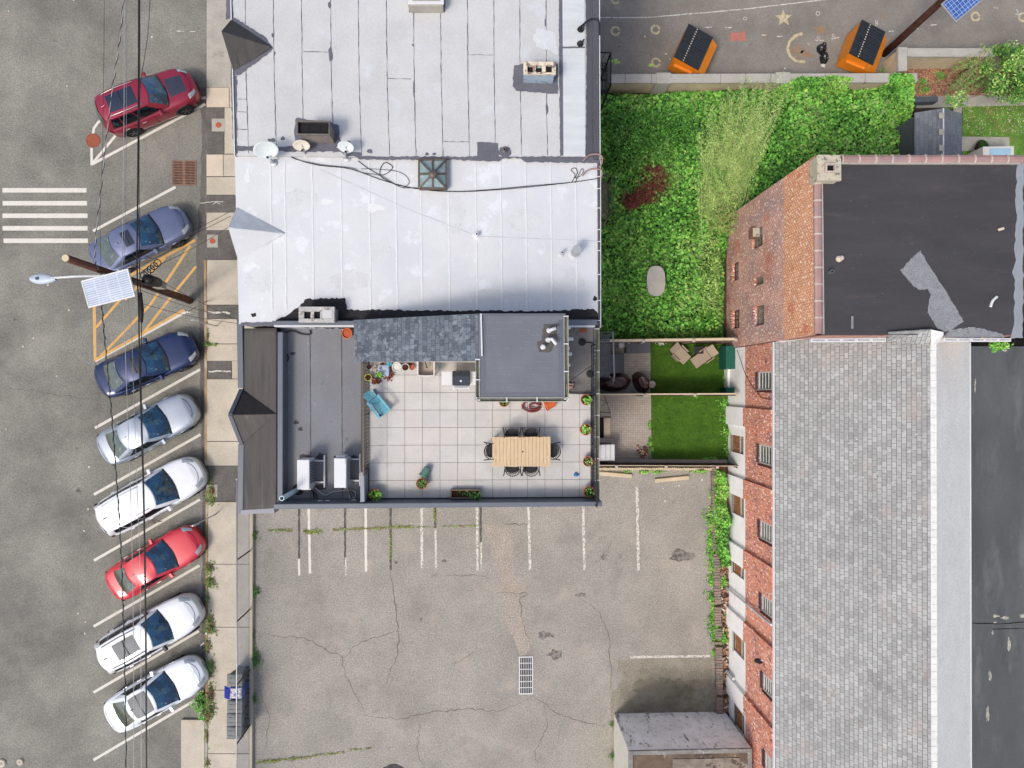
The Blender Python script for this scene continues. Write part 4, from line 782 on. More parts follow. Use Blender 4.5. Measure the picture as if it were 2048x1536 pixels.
# ---- pots
def pot(px, py, z, r, h, lab, mt=None, plant='succ', n=60, pm=None, nm='potted_plant', cat='potted plant', empty=False, group=None, sz=.09, pr=None):
    p = W(px, py, z); t = T(nm, lab, cat, p, group=group)
    g = G(); g.lathe((0, 0, 0), [(r*.68, 0), (r*.9, h*.82), (r, h*.82), (r*1.04, h), (r*.9, h), (r*.84, h*.7)], 24); g.build('pot', mt or m_terra, t, local=True, smooth=False)
    g = G(); g.lathe((0, 0, 0), [(r*.84, h*.78), (r*.4, h*.82)], 18); g.build('soil' if not empty else 'inside', m_potsoil if not empty else (pm or m_terra), t, local=True)
    if plant:
        P = []; R_ = pr or r*.8
        for i in range(n):
            a = random.uniform(0, 6.28); d = R_*math.sqrt(random.random()); P.append((d*math.cos(a)+(r*.3 if plant == 'lean' else 0), d*math.sin(a)-(r*.15 if plant == 'lean' else 0), h*.85+random.uniform(0, .16)))
        leaves(np.array(P), sz, [3, 3, 2], 'foliage', pm or [g_md, g_lt, g_yl], t, tilt=.7, local=True)
        if plant == 'spider':
            g = G()
            for i in range(12):
                a = random.uniform(0, 6.28); l = random.uniform(.25, .5); c_, s_ = math.cos(a), math.sin(a); g.tube([(0, 0, h), (c_*l*.5, s_*l*.5, h+.15), (c_*l, s_*l, h*.6)], [.006, .005, .002], 4)
            g.build('fronds', g_ol, t, local=True)
    return t
pot(697, 668, ZL, .18, .3, 'empty terracotta pot beside the shingled stair roof', m_terra_o, None, empty=True, nm='terracotta_pot', cat='pot')
pot(1170, 799, ZD, .19, .3, 'terracotta pot with spiky light green plant against the railing, topmost of the right column', plant='lean', n=50, pm=[g_md, g_yl, g_lt], sz=.12)
pot(1169, 858, ZD, .20, .3, 'terracotta pot with a full rosette of yellow green leaves by the railing', n=70, pm=[g_yl, g_lt, g_yl], sz=.09)
pot(1174, 921, ZD, .18, .28, 'terracotta pot with thin grey olive plant by the railing, above the blue object', n=45, pm=[g_ol, g_ol, g_pl], sz=.06)
pot(1176, 981, ZD, .20, .32, 'terracotta pot in the corner of the terrace by railing and parapet', n=60, pm=[g_dk, g_md, g_ol], sz=.08)
pot(751, 986, ZD, .19, .32, 'terracotta pot with bushy green plant in the lower left terrace corner', plant='lean', n=90, pm=[g_md, g_lt, g_yl], sz=.09, pr=.22)
pot(845, 965, ZD, .19, .32, 'terracotta pot with trailing spider plant next to the fallen green pot', plant='spider', n=50, pm=[g_dk, g_ol, g_md], sz=.07)
pot(1008, 803, ZD, .18, .28, 'terracotta pot with straggly plant half under the stair house gutter', plant='spider', n=35, pm=[g_ol, g_dry, g_md], sz=.06)
pot(795, 734, ZD, .16, .22, 'round white lidded pot left of the dark red pots', m_white_pl, None, empty=True, pm=m_white_pl, nm='lidded_pot', cat='pot')
pot(812, 735, ZD, .13, .22, 'white rimmed pot of dark red soil next to the lidded pot', m_white_pl, None, nm='white_pot', cat='pot')
pot(822, 727, ZD, .09, .18, 'small red pot close under the shingle roof edge', m_terra, None, nm='red_pot', cat='pot')
pot(825, 735, ZD, .09, .13, 'small salmon pink pot right of the white rimmed pot', mat('salmon_pot', '#c98a72', .7, var=.05), None, empty=True, pm=m_terra, nm='pink_pot', cat='pot')
pot(738, 755, ZD, .12, .22, 'bright yellow pot leaning by the left terrace railing', mat('yellow_pot', '#d9dc30', .5, var=.04), None, nm='yellow_pot', cat='pot')
pot(740, 734, ZD, .08, .2, 'small dark green pot at the rail under the shingle roof', m_iron, None, nm='dark_pot', cat='pot')
pot(760, 750, ZD+.05, .1, .2, 'black pot with a bright green leafy plant among dead leaves', m_black_p, 'succ', n=40, pm=[g_lt, g_lt, g_yl], sz=.12)
def lying(px, py, z, r, h, ang, lab, mt, nm, cat):
    p = W(px, py, z); t = T(nm, lab, cat, p, rz=R(ang)); M = Matrix.Rotation(R(88), 3, 'Y')
    g = G(); g.lathe((0, 0, r), [(r*.7, -h/2), (r*.92, h*.32), (r*1.04, h*.34), (r*1.04, h/2), (r*.9, h/2), (r*.8, h*.3)], 22, 0, M); g.build('pot_body', mt, t, local=True); g = G(); g.lathe((0, 0, r), [(r*.84, h*.36), (r*.5, h*.355)], 18, 0, M); g.build('inside', m_potsoil, t, local=True)
lying(852, 943, ZD, .17, .34, -118, 'faded green plastic pot lying on its side on the tiles', m_pot_g, 'green_pot', 'pot')
lying(1099, 808, ZD, .19, .36, 200, 'bright orange bucket lying beside the coiled red hose', m_terra_o, 'orange_bucket', 'bucket')
# planter
p = W(931, 986, ZD); t = T('planter_box', 'long black planter box with a fern against the parapet', 'planter', p)
g = G(); 
for a in [((0, .14, .1), (1.02, .03, .22)), ((0, -.14, .1), (1.02, .03, .22)), ((.5, 0, .1), (.03, .25, .22)), ((-.5, 0, .1), (.03, .25, .22)), ((0, 0, .02), (.98, .26, .03))]: g.box(*a)
g.build('box', m_wood_d, t, local=True, bevel=.006); g = G(); g.box((0, 0, .13), (.96, .24, .04)); g.build('soil', m_potsoil, t, local=True)
g = G()
for a in [((0, .14, .215), (1.04, .035, .012)), ((0, -.14, .215), (1.04, .035, .012)), ((.505, 0, .215), (.035, .3, .012)), ((-.505, 0, .215), (.035, .3, .012))]: g.box(*a)
g.build('rim', m_wood, t, local=True)
P = np.array([(.42+random.gauss(0, .1), -.1+random.gauss(0, .1), .25+random.random()*.1) for _ in range(60)]+[(random.uniform(-.45, .4), random.uniform(-.09, .1), .18) for _ in range(25)]); leaves(P, .09, [2, 3, 1], 'foliage', [g_dk, g_md, g_ol], t, tilt=.7, local=True)
# dead leaves heap & mat on the terrace
pos = []
for i in range(420):
    c = random.choice([(762, 738, 13, 10), (775, 750, 9, 12), (752, 762, 10, 5), (770, 733, 8, 7)]); pos.append(tuple(W(c[0]+random.gauss(0, c[2]*.5), c[1]+random.gauss(0, c[3]*.5), ZD+random.uniform(.02, .15))))
tag(leaves(np.array(pos), .11, [3, 2, 1], 'dead_leaf_pile', [m_brown_leaf, m_red_leaf, m_deb], tilt=.6), 'brown dead leaves heaped in the terrace corner', 'dead leaves', kind='stuff')
for (x, y, a, c_, lab) in [(767, 741, .25, '#b9c9dd', 'crumpled pale blue cloth among the dead leaves'), (778, 726, .14, '#4fa9b5', 'teal scrap of plastic by the lidded pot')]:
    p = W(x, y, ZD+.16); g = G(); g.grid(lambda u, v: p+Vector(((u-.5)*a*1.6, (v-.5)*a*1.6, .07*noise.noise(Vector((u*5, v*5, x))))), 10, 10); tag(g.build('cloth_scrap', mat('cloth_'+c_[1:], c_, .8, var=.1, vs=6), smooth=True, solid=.01), lab, 'cloth')
# adirondack chair
p = W(757, 806, ZD); t = T('adirondack_chair', 'turquoise slatted adirondack chair by the left terrace railing', 'chair', p, rz=R(-51)); t.scale = (.88, .62, .9)
g = G()
for i in range(7): x = -.02+i*.085; g.box((x, 0, .36-i*.0-.10*(1-i/7)), (.075, .52, .022), M=Matrix.Rotation(R(-8), 3, 'Y'))
g.build('seat', m_teal, t, local=True, bevel=.004)
g = G()
for i in range(6):
    y = -.23+i*.092; l = .78+.08*math.sin(math.pi*i/5); g.beam((-.02, y, .3), (-.02-l*.62, y, .3+l*.78), .08, .02, up=Vector((1, 0, 1)))
g.build('backrest', m_teal, t, local=True, bevel=.004)
g = G()
for s_ in (-1, 1): g.box((.15, s_*.36, .58), (.78, .13, .024)); 
g.build('armrest', m_teal, t, local=True, bevel=.01)
for s_ in (-1, 1):
    g = G(); g.box((.46, s_*.30, .29), (.09, .025, .58)); g.build('leg', m_teal_sh, t, local=True); g = G(); g.beam((.5, s_*.27, .3), (-.55, s_*.27, .05), .025, .12, up=Vector((0, 1, 0))); g.build('leg', m_teal_sh, t, local=True)
g = G(); g.beam((-.22, -.33, .55), (-.22, .33, .55), .03, .06); g.build('back_brace', m_teal_sh, t, local=True)
# sink
p = W(856, 736, ZD); t = T('utility_tub', 'white plastic utility tub with tools under the shingle roof edge', 'utility tub', p)
g = G(); wv = lambda x, y, z: (x, y, z)
for s_ in (-1, 1): g.box((s_*.28, 0, .65), (.05, .58, .38))
g.box((0, .27, .65), (.6, .05, .38)); 
for i in range(8): u0, u1 = -.3+i*.075, -.3+(i+1)*.075; g.box(((u0+u1)/2, -.27-.03*math.cos((u0+u1)/2*5)+.0, .65), (.078, .05, .38))
g.build('tub_wall', m_white_pl, t, local=True, bevel=.012); g = G(); g.box((0, 0, .5), (.54, .5, .04)); g.build('basin', mat('tub_inside', '#b5a698', .7, var=.15, vs=4), t, local=True)
for x, y in ((-.26, -.22), (.26, -.22), (-.26, .24), (.26, .24)): g = G(); g.box((x, y, .24), (.04, .04, .48)); g.build('leg', m_white_pl, t, local=True)
g = G(); g.beam((-.05, .25, .86), (.03, -.02, .7), .035, .03); g.build('handle', m_iron, t, local=True)
# grill
p = W(924, 757, ZD); t = T('gas_grill', 'gas barbecue with steel lid and white side shelves by the stair house', 'grill', p)
g = G(); g.box((0, .0, .45), (.56, .5, .78)); g.build('cabinet', m_black_p, t, local=True, bevel=.02)
g = G(); pr_ = [(-.24, .86), (-.24, 1.0), (-.12, 1.1), (.06, 1.1), (.22, 1.02), (.26, .86)]; g.add([(-.29, y, z) for y, z in pr_]+[(.29, y, z) for y, z in pr_], [tuple(range(5, -1, -1)), tuple(range(6, 12))]+[(i, (i+1) % 6, 6+(i+1) % 6, 6+i) for i in range(6)])
ld = g.build('lid', m_steel_d, t, local=True, bevel=.02); g = G(); g.lathe((.0, -.1, 1.1), [(.035, 0), (.035, .03)], 12); g.build('thermometer', m_white, ld, local=True)
g = G(); g.tube([(-.22, -.28, .95), (-.22, -.33, .97), (.22, -.33, .97), (.22, -.28, .95)], .014, 8); g.build('handle', m_galv, ld, local=True)
for s_, w_ in ((-1, .36), (1, .26)): g = G(); g.box((s_*(.3+w_/2), 0, .84), (w_, .46, .035)); g.build('side_shelf', m_white, t, local=True, bevel=.012)
g = G(); g.box((0, -.32, .8), (.58, .12, .14)); cp = g.build('control_panel', m_white, t, local=True, bevel=.02); g = G()
for x in (-.18, 0, .18): g.lathe((x, -.385, .8), [(.025, 0), (.025, .02)], 10, 0, Matrix.Rotation(R(90), 3, 'X'))
g.build('knobs', m_galv, cp, local=True)
for x in (-.24, .24):
    for y in (-.2, .2): g = G(); g.lathe((x, y, .04), [(.04, -.02), (.04, .02)], 12, 0, Matrix.Rotation(R(90), 3, 'Y')); g.build('castor', m_rubber, t, local=True)
# table and chairs
p = W(1043, 903.5, ZD+.75); p.z = ZD; t = T('dining_table', 'long pale wooden slatted dining table on the roof terrace', 'table', p)
g = G(); n_ = 16; LX, LY = 2.02, 1.03
for i in range(n_): x = -LX/2+(i+.5)*LX/n_; g.box((x, 0, .735), (LX/n_-.009, LY+random.uniform(-.01, .01), .03))
g.build('tabletop', m_table, t, local=True, bevel=.003)
g = G(); g.box((0, .3, .69), (1.85, .05, .06)); g.box((0, -.3, .69), (1.85, .05, .06)); g.build('apron', m_wood, t, local=True)
g = G(); g.lathe((.04, .0, .75), [(.03, 0), (.03, .006)], 12); g.build('parasol_hole', m_iron, t, local=True)
for x in (-.9, .9):
    for y in (-.42, .42): g = G(); g.box((x, y, .36), (.07, .07, .72)); g.build('leg', m_wood, t, local=True)
def mchair(nm):
    t = T('garden_chair', 'x', 'chair', group='black metal chairs round the wooden table')
    g = G(); g.lathe((0, 0, .44), [(.23, 0), (.235, .012), (.22, .02)], 24); 
    g.build('seat', m_iron, t, local=True); g = G()
    arc = [(.27*math.cos(a), -.02-.27*math.sin(a), .80+.04*math.sin(a)) for a in [math.pi*i/14 for i in range(15)]]; arc = [(arc[0][0], .12, .66)]+arc+[(arc[-1][0], .12, .66)]
    g.tube(arc, .014, 6); arc2 = [(x*.86, y*.9, .47) for x, y, z in arc[1:-1]]; g.tube(arc2, .012, 6)
    for i in range(1, 14): a = math.pi*i/14; g.tube([(.23*math.cos(a), -.02-.245*math.sin(a), .46), (.27*math.cos(a), -.02-.27*math.sin(a), .80+.04*math.sin(a))], .008, 4)
    g.build('backrest', m_iron, t, local=True, smooth=True)
    for s_ in (-1, 1): g = G(); g.tube([(s_*.27, -.06, .67), (s_*.29, -.2, .70), (s_*.31, -.3, .64)], .02, 6); g.build('armrest', m_iron, t, local=True, smooth=True)
    for sx, sy in ((-1, -1), (1, -1), (-1, 1), (1, 1)): g = G(); g.tube([(sx*.17, sy*.17, .44), (sx*.22, sy*.23, 0)], .014, 6); g.build('leg', m_iron, t, local=True)
    return t
def clone(o, parent=None):
    c = o.copy(); COL.objects.link(c); c.parent = parent
    for ch in list(o.children): clone(ch, c)
    return c
ch0 = mchair(''); spots = [(1024, 873, 180, 'black metal garden chair at the upper side of the table, left one'), (1062, 872, 180, 'black metal garden chair at the upper side of the table, right one'),
    (1025, 934, 0, 'black metal garden chair at the lower side of the table, left one'), (1062, 934, 0, 'black metal garden chair at the lower side of the table, right one'),
    (985, 902, 270, 'black metal garden chair at the left end of the table'), (1103, 902, 90, 'black metal garden chair at the right end of the table')]
for i, (x, y, a, lab) in enumerate(spots):
    o = ch0 if i == 0 else clone(ch0); p = W(x, y, ZD+.6); o.location = (p.x, p.y, ZD); o.rotation_euler.z = R(a); o['label'] = lab
# hose
pts = []
for i in range(110):
    a = i*.42; r = 15+7*math.sin(i*.21); pts.append(W(1066+r*math.cos(a)*(.95+.1*math.sin(i)), 812+r*.55*math.sin(a)+1.5*math.sin(i*.37), ZD+.02+i*.0012))
g = G(); g.tube(pts, .016, 6); t = T('garden_hose', 'coiled dark red garden hose under the stair house gutter', 'hose', W(1066, 812, ZD)); g.build('coil', m_hose, t, smooth=True); g = G(); g.tube([W(1044, 817, ZD+.05), W(1047, 811, ZD+.1)], .025, 8); g.build('nozzle', m_iron, t)
g = G(); p = W(1151, 949, ZD); g.lathe(p, [(.05, 0), (.07, .03), (.06, .09), (.035, .12)], 14); g.box(p+Vector((.07, -.02, .05)), (.09, .05, .04), .6); tag(g.build('blue_toy', mat('blue_plastic', '#2f7fcf', .3, var=.1), smooth=True), 'tiny blue plastic cup on the terrace tiles', 'cup')
g = G(); p = W(1139, 772, ZD+.04); g.grid(lambda u, v: p+Vector(((u-.5)*.28, (v-.5)*.2, .1+.12*noise.noise(Vector((u*4, v*4, 1))))), 12, 12); tag(g.build('rag', mat('pink_rag', '#a98a85', .9, var=.3, vs=12), smooth=True, solid=.01), 'crumpled pink rag on the ledge beside the stair house', 'rag')
curve([(1135, 768), (1150, 755), (1170, 740), (1195, 722)], [ZD+.1, ZD+.6, ZD+.9, ZD+1.0], .01, 'ledge_wire', 'thin wire crossing the grey ledge to the railing', 'wire', m_cable)
# ================================================================== TALL BRICK BUILDING
XW = W(1453, 600, 0).x; ZB = 8.9
yN, yS = W(1700, 312, ZB).y, W(1700, 669, ZB).y; xE = W(2047, 500, ZB).x
bB = T('brick_building', 'tall old brick building with black coated roof and clay coping tiles', 'building', (XW, yS, 0))
zo = WX(1568, 500, XW).z
def hole_wall(parent, nm, x, y0, y1, z0, z1, wins, mt, thick=.25, dirx=1):
    # wall in the plane x with rectangular openings, front face at x, going back by thick
    ysn = sorted(set([y0, y1]+[v for w_ in wins for v in (w_[0], w_[1])])); zsn = sorted(set([z0, z1]+[v for w_ in wins for v in (w_[2], w_[3])]))
    ysn = [v for v in ysn if y0 <= v <= y1]; zsn = [v for v in zsn if z0 <= v <= z1]; g = G()
    for a, b in zip(ysn, ysn[1:]):
        for c, d in zip(zsn, zsn[1:]):
            my, mz = (a+b)/2, (c+d)/2
            if any(w_[0] < my < w_[1] and w_[2] < mz < w_[3] for w_ in wins): continue
            g.add([(x, a, c), (x, b, c), (x, b, d), (x, a, d)], [(0, 1, 2, 3)])
    for w_ in wins:
        a, b, c, d = w_; c = max(c, z0); d = min(d, z1); X = x+thick*.6
        if w_[3] <= z0 or w_[2] >= z1: continue
        q = [(x, a, c), (x, b, c), (x, b, d), (x, a, d), (X, a, c), (X, b, c), (X, b, d), (X, a, d)]
        g.add(q, [(0, 1, 5, 4), (1, 2, 6, 5), (2, 3, 7, 6), (3, 0, 4, 7)])
    return g.build(nm, mt, parent)
def window(parent, x, y0, y1, z0, z1, bars=3, frame=m_frame, glass=m_glass, rec=.1, hor=0, sill=None):
    fw = .055; g = G(); X = x+rec
    g.prism([(X-.02, y0), (X+.04, y0), (X+.04, y0+fw), (X-.02, y0+fw)], z0, z1); g.prism([(X-.02, y1-fw), (X+.04, y1-fw), (X+.04, y1), (X-.02, y1)], z0, z1)
    g.prism([(X-.018, y0+fw), (X+.04, y0+fw), (X+.04, y1-fw), (X-.018, y1-fw)], z0, z0+fw); g.prism([(X-.018, y0+fw), (X+.04, y0+fw), (X+.04, y1-fw), (X-.018, y1-fw)], z1-fw, z1)
    for i in range(bars): z = z0+fw+(z1-z0-2*fw)*(i+1)/(bars+1); g.prism([(X-.01, y0+fw), (X+.03, y0+fw), (X+.03, y1-fw), (X-.01, y1-fw)], z-.011, z+.011)
    for i in range(hor): y = y0+(y1-y0)*(i+1)/(hor+1); g.prism([(X-.014, y-.02), (X+.03, y-.02), (X+.03, y+.02), (X-.014, y+.02)], z0+fw, z1-fw)
    o = g.build('window', frame, parent)
    g = G(); g.poly([(X+.015, y0, z0), (X+.015, y1, z0), (X+.015, y1, z1), (X+.015, y0, z1)]); g.build('pane', glass, o)
    if sill: g = G(); g.prism([(x-.09, y0-.06), (x+.05, y0-.06), (x+.05, y1+.06), (x-.09, y1+.06)], z0-.09, z0); g.build('sill', sill, o, bevel=.01)
    return o
def wyz(pa, pb, x):
    a, b = WX(*pa, x), WX(*pb, x); return (min(a.y, b.y), max(a.y, b.y), min(a.z, b.z), max(a.z, b.z))
def wq(x0, yt, yb, x1): # left edge x0 with top/bottom pixel rows, right edge x1
    a, b, c = WX(x0, yt, XW), WX(x0, yb, XW), WX(x1, (yt+yb)/2, XW); return (b.y, a.y, a.z, c.z)
w1 = [wq(1504, 461, 501, 1525), wq(1465, 527, 564, 1477), wq(1508, 557, 574, 1527), wq(1465, 622, 658.5, 1479), wq(1509, 613, 653, 1528)]
hole_wall(bB, 'wall', XW, yS, yN, 0, zo, w1, m_brick); 
g = G(); g.poly([(XW, yS, zo), (XW, yN, zo), (XW, yN, ZB), (XW, yS, ZB)]); g.build('upper_wall', m_brick_o, bB)
g = G(); g.prism([(XW+.26, yS), (xE, yS), (xE, yN-.02), (XW+.26, yN-.02)], 0, ZB-.2); g.add([(XW, yS, 0), (XW+.4, yS, 0), (XW+.4, yS, ZB-.2), (XW, yS, ZB-.2)], [(0, 1, 2, 3)]); g.add([(XW, yN, 0), (XW+7, yN, 0), (XW+7, yN, ZB-.1), (XW, yN, ZB-.1)], [(0, 1, 2, 3)]); g.build('rear_wall', m_brick_x, bB)
m_lead = mat('window_lead', '#8f7f72', .6, var=.25, vs=5); m_winb = mat('window_brown', '#5c4038', .7, var=.2)
for i, w_ in enumerate(w1): window(bB, XW, *w_, bars=1, frame=m_winb if i in (1, 3) else m_lead, hor=1 if i != 2 else 0, rec=.12)
g = G(); a = w1[0]; g.box((XW-.02, a[1]-.2, a[2]+.3), (.34, .42, .46)); ac = g.build('air_conditioner', m_rust_g, bB, bevel=.02); g = G(); g.box((XW-.02, a[1]-.2, a[2]+.545), (.3, .36, .03)); g.build('casing_top', m_lime, ac)
for i in (1, 3, 4):   # brick arches beside the openings read as a toothed course
    a = w1[i]; g = G()
    for k in range(7): y = a[0]+(a[1]-a[0])*(k+.5)/7; g.box((XW-.03, y, a[2]-.12), (.06, (a[1]-a[0])/14, .22))
    g.build('sill_bricks', m_brick, bB)
g = G(); g.pp([(1640, 318), (2046, 318), (2046, 669.5), (1644, 669.5)], ZB-.06, ZB-.2); rf = g.build('roof', m_black_roof, bB)
g = G(); g.pp(jag([(1841, 501), (1853, 523), (1885, 572), (1928, 643), (1900, 662), (1888, 663), (1875, 657), (1855, 625), (1858, 600), (1862, 590), (1856, 578), (1840, 580), (1826, 572), (1800, 540), (1805, 537), (1822, 517)], 1.0, 4, 2), ZB-.055); g.pp(jag([(1890, 672), (1900, 660), (1935, 656), (1960, 656), (2005, 668), (2010, 676), (1890, 676)], 1.5, 4, 3), ZB-.0556); g.build('bare_membrane', m_chip, rf)
g = G(); g.pp(jag([(2036, 316), (2047, 316), (2046, 676), (2020, 678), (2028, 650), (2030, 560), (2024, 545), (2032, 520), (2028, 500), (2034, 430), (2030, 400)], 2, 9, 4), ZB-.052); g.build('grey_edge', mat('light_membrane', '#9a9fa5', .7, var=.08, vs=1), rf)
g = G(); g.pp(jag([(1640, 322), (1900, 323), (2030, 324), (2030, 330), (1900, 327), (1640, 325)], .6, 6, 5), ZB-.054); g.build('chalky_streak', m_chip, rf)
for (x0, y0, x1, y1, lab, tn) in [(1703, 632, 1707, 657, 'grey board lying in the lower left of the black roof', 'roof_board'), (1937, 654, 1951, 668, 'pale square slab near the white gutter of the black roof', 'roof_slab')]:
    g = G(); g.rect(x0, y0, x1, y1, ZB-.02, ZB-.05); tag(g.build(tn, m_chip, bevel=.005), lab, 'board')
curve([(1981, 614), (1985, 602), (1994, 593)], ZB-.02, .05, 'bent_pipe', 'short white elbow pipe lying on the black roof', 'pipe', m_white)
g = G()
for c_ in ((1677, 518, .12), (1682, 516, .09)): g.lathe(W(c_[0], c_[1], ZB-.05), [(c_[2], 0), (c_[2], .06), (c_[2]*.4, .12)], 9)
tag(g.build('rubble', m_conc3, smooth=True), 'lump of white rubble on the black roof left side', 'rubble')
g = G(); g.box(W(2002, 458, ZB), (.22, .1, .08), .3); tag(g.build('rubble', m_conc3, bevel=.03), 'pale broken piece on the black roof upper right', 'rubble')
vent(bB, 1658, 545, ZB-.06, .07, .25, None, 0, m_alu)
# clay coping
def coping(a, b, z, n, nm='coping'):
    A, B = W(*a, z), W(*b, z); g = G(); gj = G(); d = (B-A)/n
    for i in range(n):
        p, q = A+d*i, A+d*(i+1); dn = d.normalized(); nn = Vector((-dn.y, dn.x, 0)); prof = [(-.145, -.08), (-.14, .0), (-.05, .05), (.05, .05), (.14, .0), (.145, -.08)]
        vs = [p+nn*x+Vector((0, 0, y)) for x, y in prof]+[q+nn*x+Vector((0, 0, y)) for x, y in prof]; g.add(vs, [(k, k+1, k+7, k+6) for k in range(5)]+[(5, 0, 6, 11), (0, 1, 2, 3, 4, 5), (6, 7, 8, 9, 10, 11)])
        s_ = p; e = p+dn*.06; pr2 = [(x*1.12, y+.018) for x, y in prof]; vs = [s_+nn*x+Vector((0, 0, y)) for x, y in pr2]+[e+nn*x+Vector((0, 0, y)) for x, y in pr2]; gj.add(vs, [(k, k+1, k+7, k+6) for k in range(5)]+[(5, 0, 6, 11), (0, 1, 2, 3, 4, 5), (6, 7, 8, 9, 10, 11)])
    o = g.build(nm, m_coping, bB); gj.build('coping_joint', m_coping_j, o)
coping((1636.5, 366), (1638, 667), ZB+.03, 9); coping((1683, 318), (2046, 318), ZB+.03, 11)
g = G(); g.pp([(1644, 364), (1646, 364), (1649, 668), (1647, 668)], ZB+.05, ZB-.1); g.pp([(1683, 325), (2040, 325), (2040, 327.5), (1683, 327.5)], ZB+.05, ZB-.1); g.build('coping_edge', m_conc2, bB)
chim(bB, (1635, 309, 1683, 361), ZB-.2, 9.35, m_lime, m_lime, [(1655, 329, 1670, 341)], over=.03)
g = G(); 
for b_ in ((1651, 325.5, 1673, 329), (1651, 341, 1673, 344)): g.rect(*b_, 9.47, 9.34)
for b_ in ((1651, 329, 1655, 341), (1670, 329, 1673, 341)): g.rect(*b_, 9.47, 9.34)
g.build('flue_liner', m_coping_j, bB, bevel=.01)
def wgutter(parent, a, b, z, n=6):
    A, B = W(*a, z), W(*b, z); g = G(); g.beam(A, B, .13, .12); o = g.build('gutter', m_white, parent, bevel=.01)
    g = G()
    for i in range(n): p, q = A.lerp(B, (i+.12)/n), A.lerp(B, (i+.92)/n); g.beam(p+Vector((0, 0, .055)), q+Vector((0, 0, .055)), .05, .02)
    g.build('gutter_channel', m_conc2, o)
wgutter(bB, (1620, 681), (1770, 680), ZB-.05, 5); wgutter(bB, (1886, 680), (2020, 680), ZB-.05, 5)

# ================================================================== LONG SHINGLED BUILDING
ze, zr = 5.35, 8.85; xs0 = XW+.06
e0 = W(1553, 680, ze); xe_ = e0.x; yr0 = W(1862, 664, zr).y; xr = W(1862, 700, zr).x; xe2 = W(1938, 700, ze).x; yb = -22.0
bS = T('shingled_building', 'long brick building with grey shingled gable roof and white painted base', 'building', (xs0, yb, 0))
yt0 = e0.y-.08
zw = 2.2
boards = []; wins = []
for i, (x0, y0, y1, x1) in enumerate([(1463, 869, 903, 1487), (1465, 988, 1025, 1489), (1466, 1114, 1144, 1490), (1468, 1264, 1300, 1493), (1471, 1410, 1450, 1497)]):
    a, b_, c = WX(x0, y0, xs0), WX(x0, y1, xs0), WX(x1, y0, xs0); boards.append((b_.y, a.y, a.z, min(c.z, 2.05)))
boards.append((boards[-1][0]-3.2, boards[-1][1]-3.2, .4, 2.0))
for i, (x0, y0, y1, x1) in enumerate([(1517, 744, 780, 1545), (1519, 888, 926, 1548), (1521, 1040, 1076, 1551), (1524, 1188, 1221, 1555), (1527, 1346, 1379, 1558), (1531, 1503, 1537, 1561)]):
    a, b_, c = WX(x0, y0, xs0), WX(x0, y1, xs0), WX(x1, y0, xs0); wins.append((b_.y, a.y, a.z, min(c.z, 5.05)))
hole_wall(bS, 'lower_wall', xs0, yb, yt0, 0, zw, boards, m_wpaint)
hole_wall(bS, 'wall', xs0, yb, yt0, zw, ze, wins, m_brick_r)
g = G(); g.prism([(xs0+.28, yb), (xe2-.1, yb), (xe2-.1, yt0), (xs0+.28, yt0)], 0, ze-.1); g.build('inner_wall', m_brick_x, bS)
for w_ in wins:
    window(bS, xs0, *w_, bars=3, rec=.025, glass=m_glass)
    g = G(); 
    for k in range(9): y = w_[0]+(w_[1]-w_[0])*(k+.5)/9; g.box((xs0-.03, y, w_[2]-.14), (.07, (w_[1]-w_[0])/16, .2))
    g.build('sill_bricks', mat('sill_soot', '#5b5560', .9, var=.2) if w_ is wins[0] else D.materials['sill_soot'], bS)
    g = G(); g.prism([(xs0-.05, w_[0]-.1), (xs0+.1, w_[0]-.1), (xs0+.1, w_[0]-.03), (xs0-.05, w_[0]-.03)], w_[2]-.1, w_[3]+.05); g.build('brick_jamb', mat('dark_jamb', '#5c2f28', .9, var=.2) if w_ is wins[0] else D.materials['dark_jamb'], bS)
for w_ in boards:
    g = G(); zz = (w_[2]+w_[3])/2+.25; g.prism([(xs0+.06, w_[0]), (xs0+.1, w_[0]), (xs0+.1, w_[1]), (xs0+.06, w_[1])], w_[2], zz-.02); g.build('boarded_window', m_board, bS)
    g = G(); g.prism([(xs0+.07, w_[0]), (xs0+.1, w_[0]), (xs0+.1, w_[1]), (xs0+.07, w_[1])], zz+.02, w_[3]); g.build('boarded_window', mat('grey_board', '#8f8878', .85, var=.25, vs=5) if w_ is boards[0] else D.materials['grey_board'], bS)
    g = G(); g.prism([(xs0+.02, w_[0]), (xs0+.1, w_[0]), (xs0+.1, w_[1]), (xs0+.02, w_[1])], zz-.02, zz+.02); g.prism([(xs0-.05, w_[0]-.06), (xs0+.05, w_[0]-.06), (xs0+.05, w_[1]+.06), (xs0-.05, w_[1]+.06)], w_[2]-.07, w_[2]); g.build('window_ledge', m_conc2, bS)
ytp = [WX(1453, 812, xs0).y, WX(1455, 946, xs0).y, WX(1459, 1079, xs0).y, WX(1458, 1213, xs0).y, WX(1463, 1355, xs0).y, WX(1463, 1355, xs0).y-3.25]
for y in ytp:
    g = G(); g.prism([(xs0-.13, y-.85), (xs0+.0, y-.85), (xs0, y), (xs0-.13, y)], 0, zw+.03); g.build('pilaster_base', m_wpaint, bS)
    g = G(); g.prism([(xs0-.125, y-.85), (xs0+.0, y-.85), (xs0, y), (xs0-.125, y)], zw+.03, ze-.05); g.build('pilaster', m_brick_r, bS)
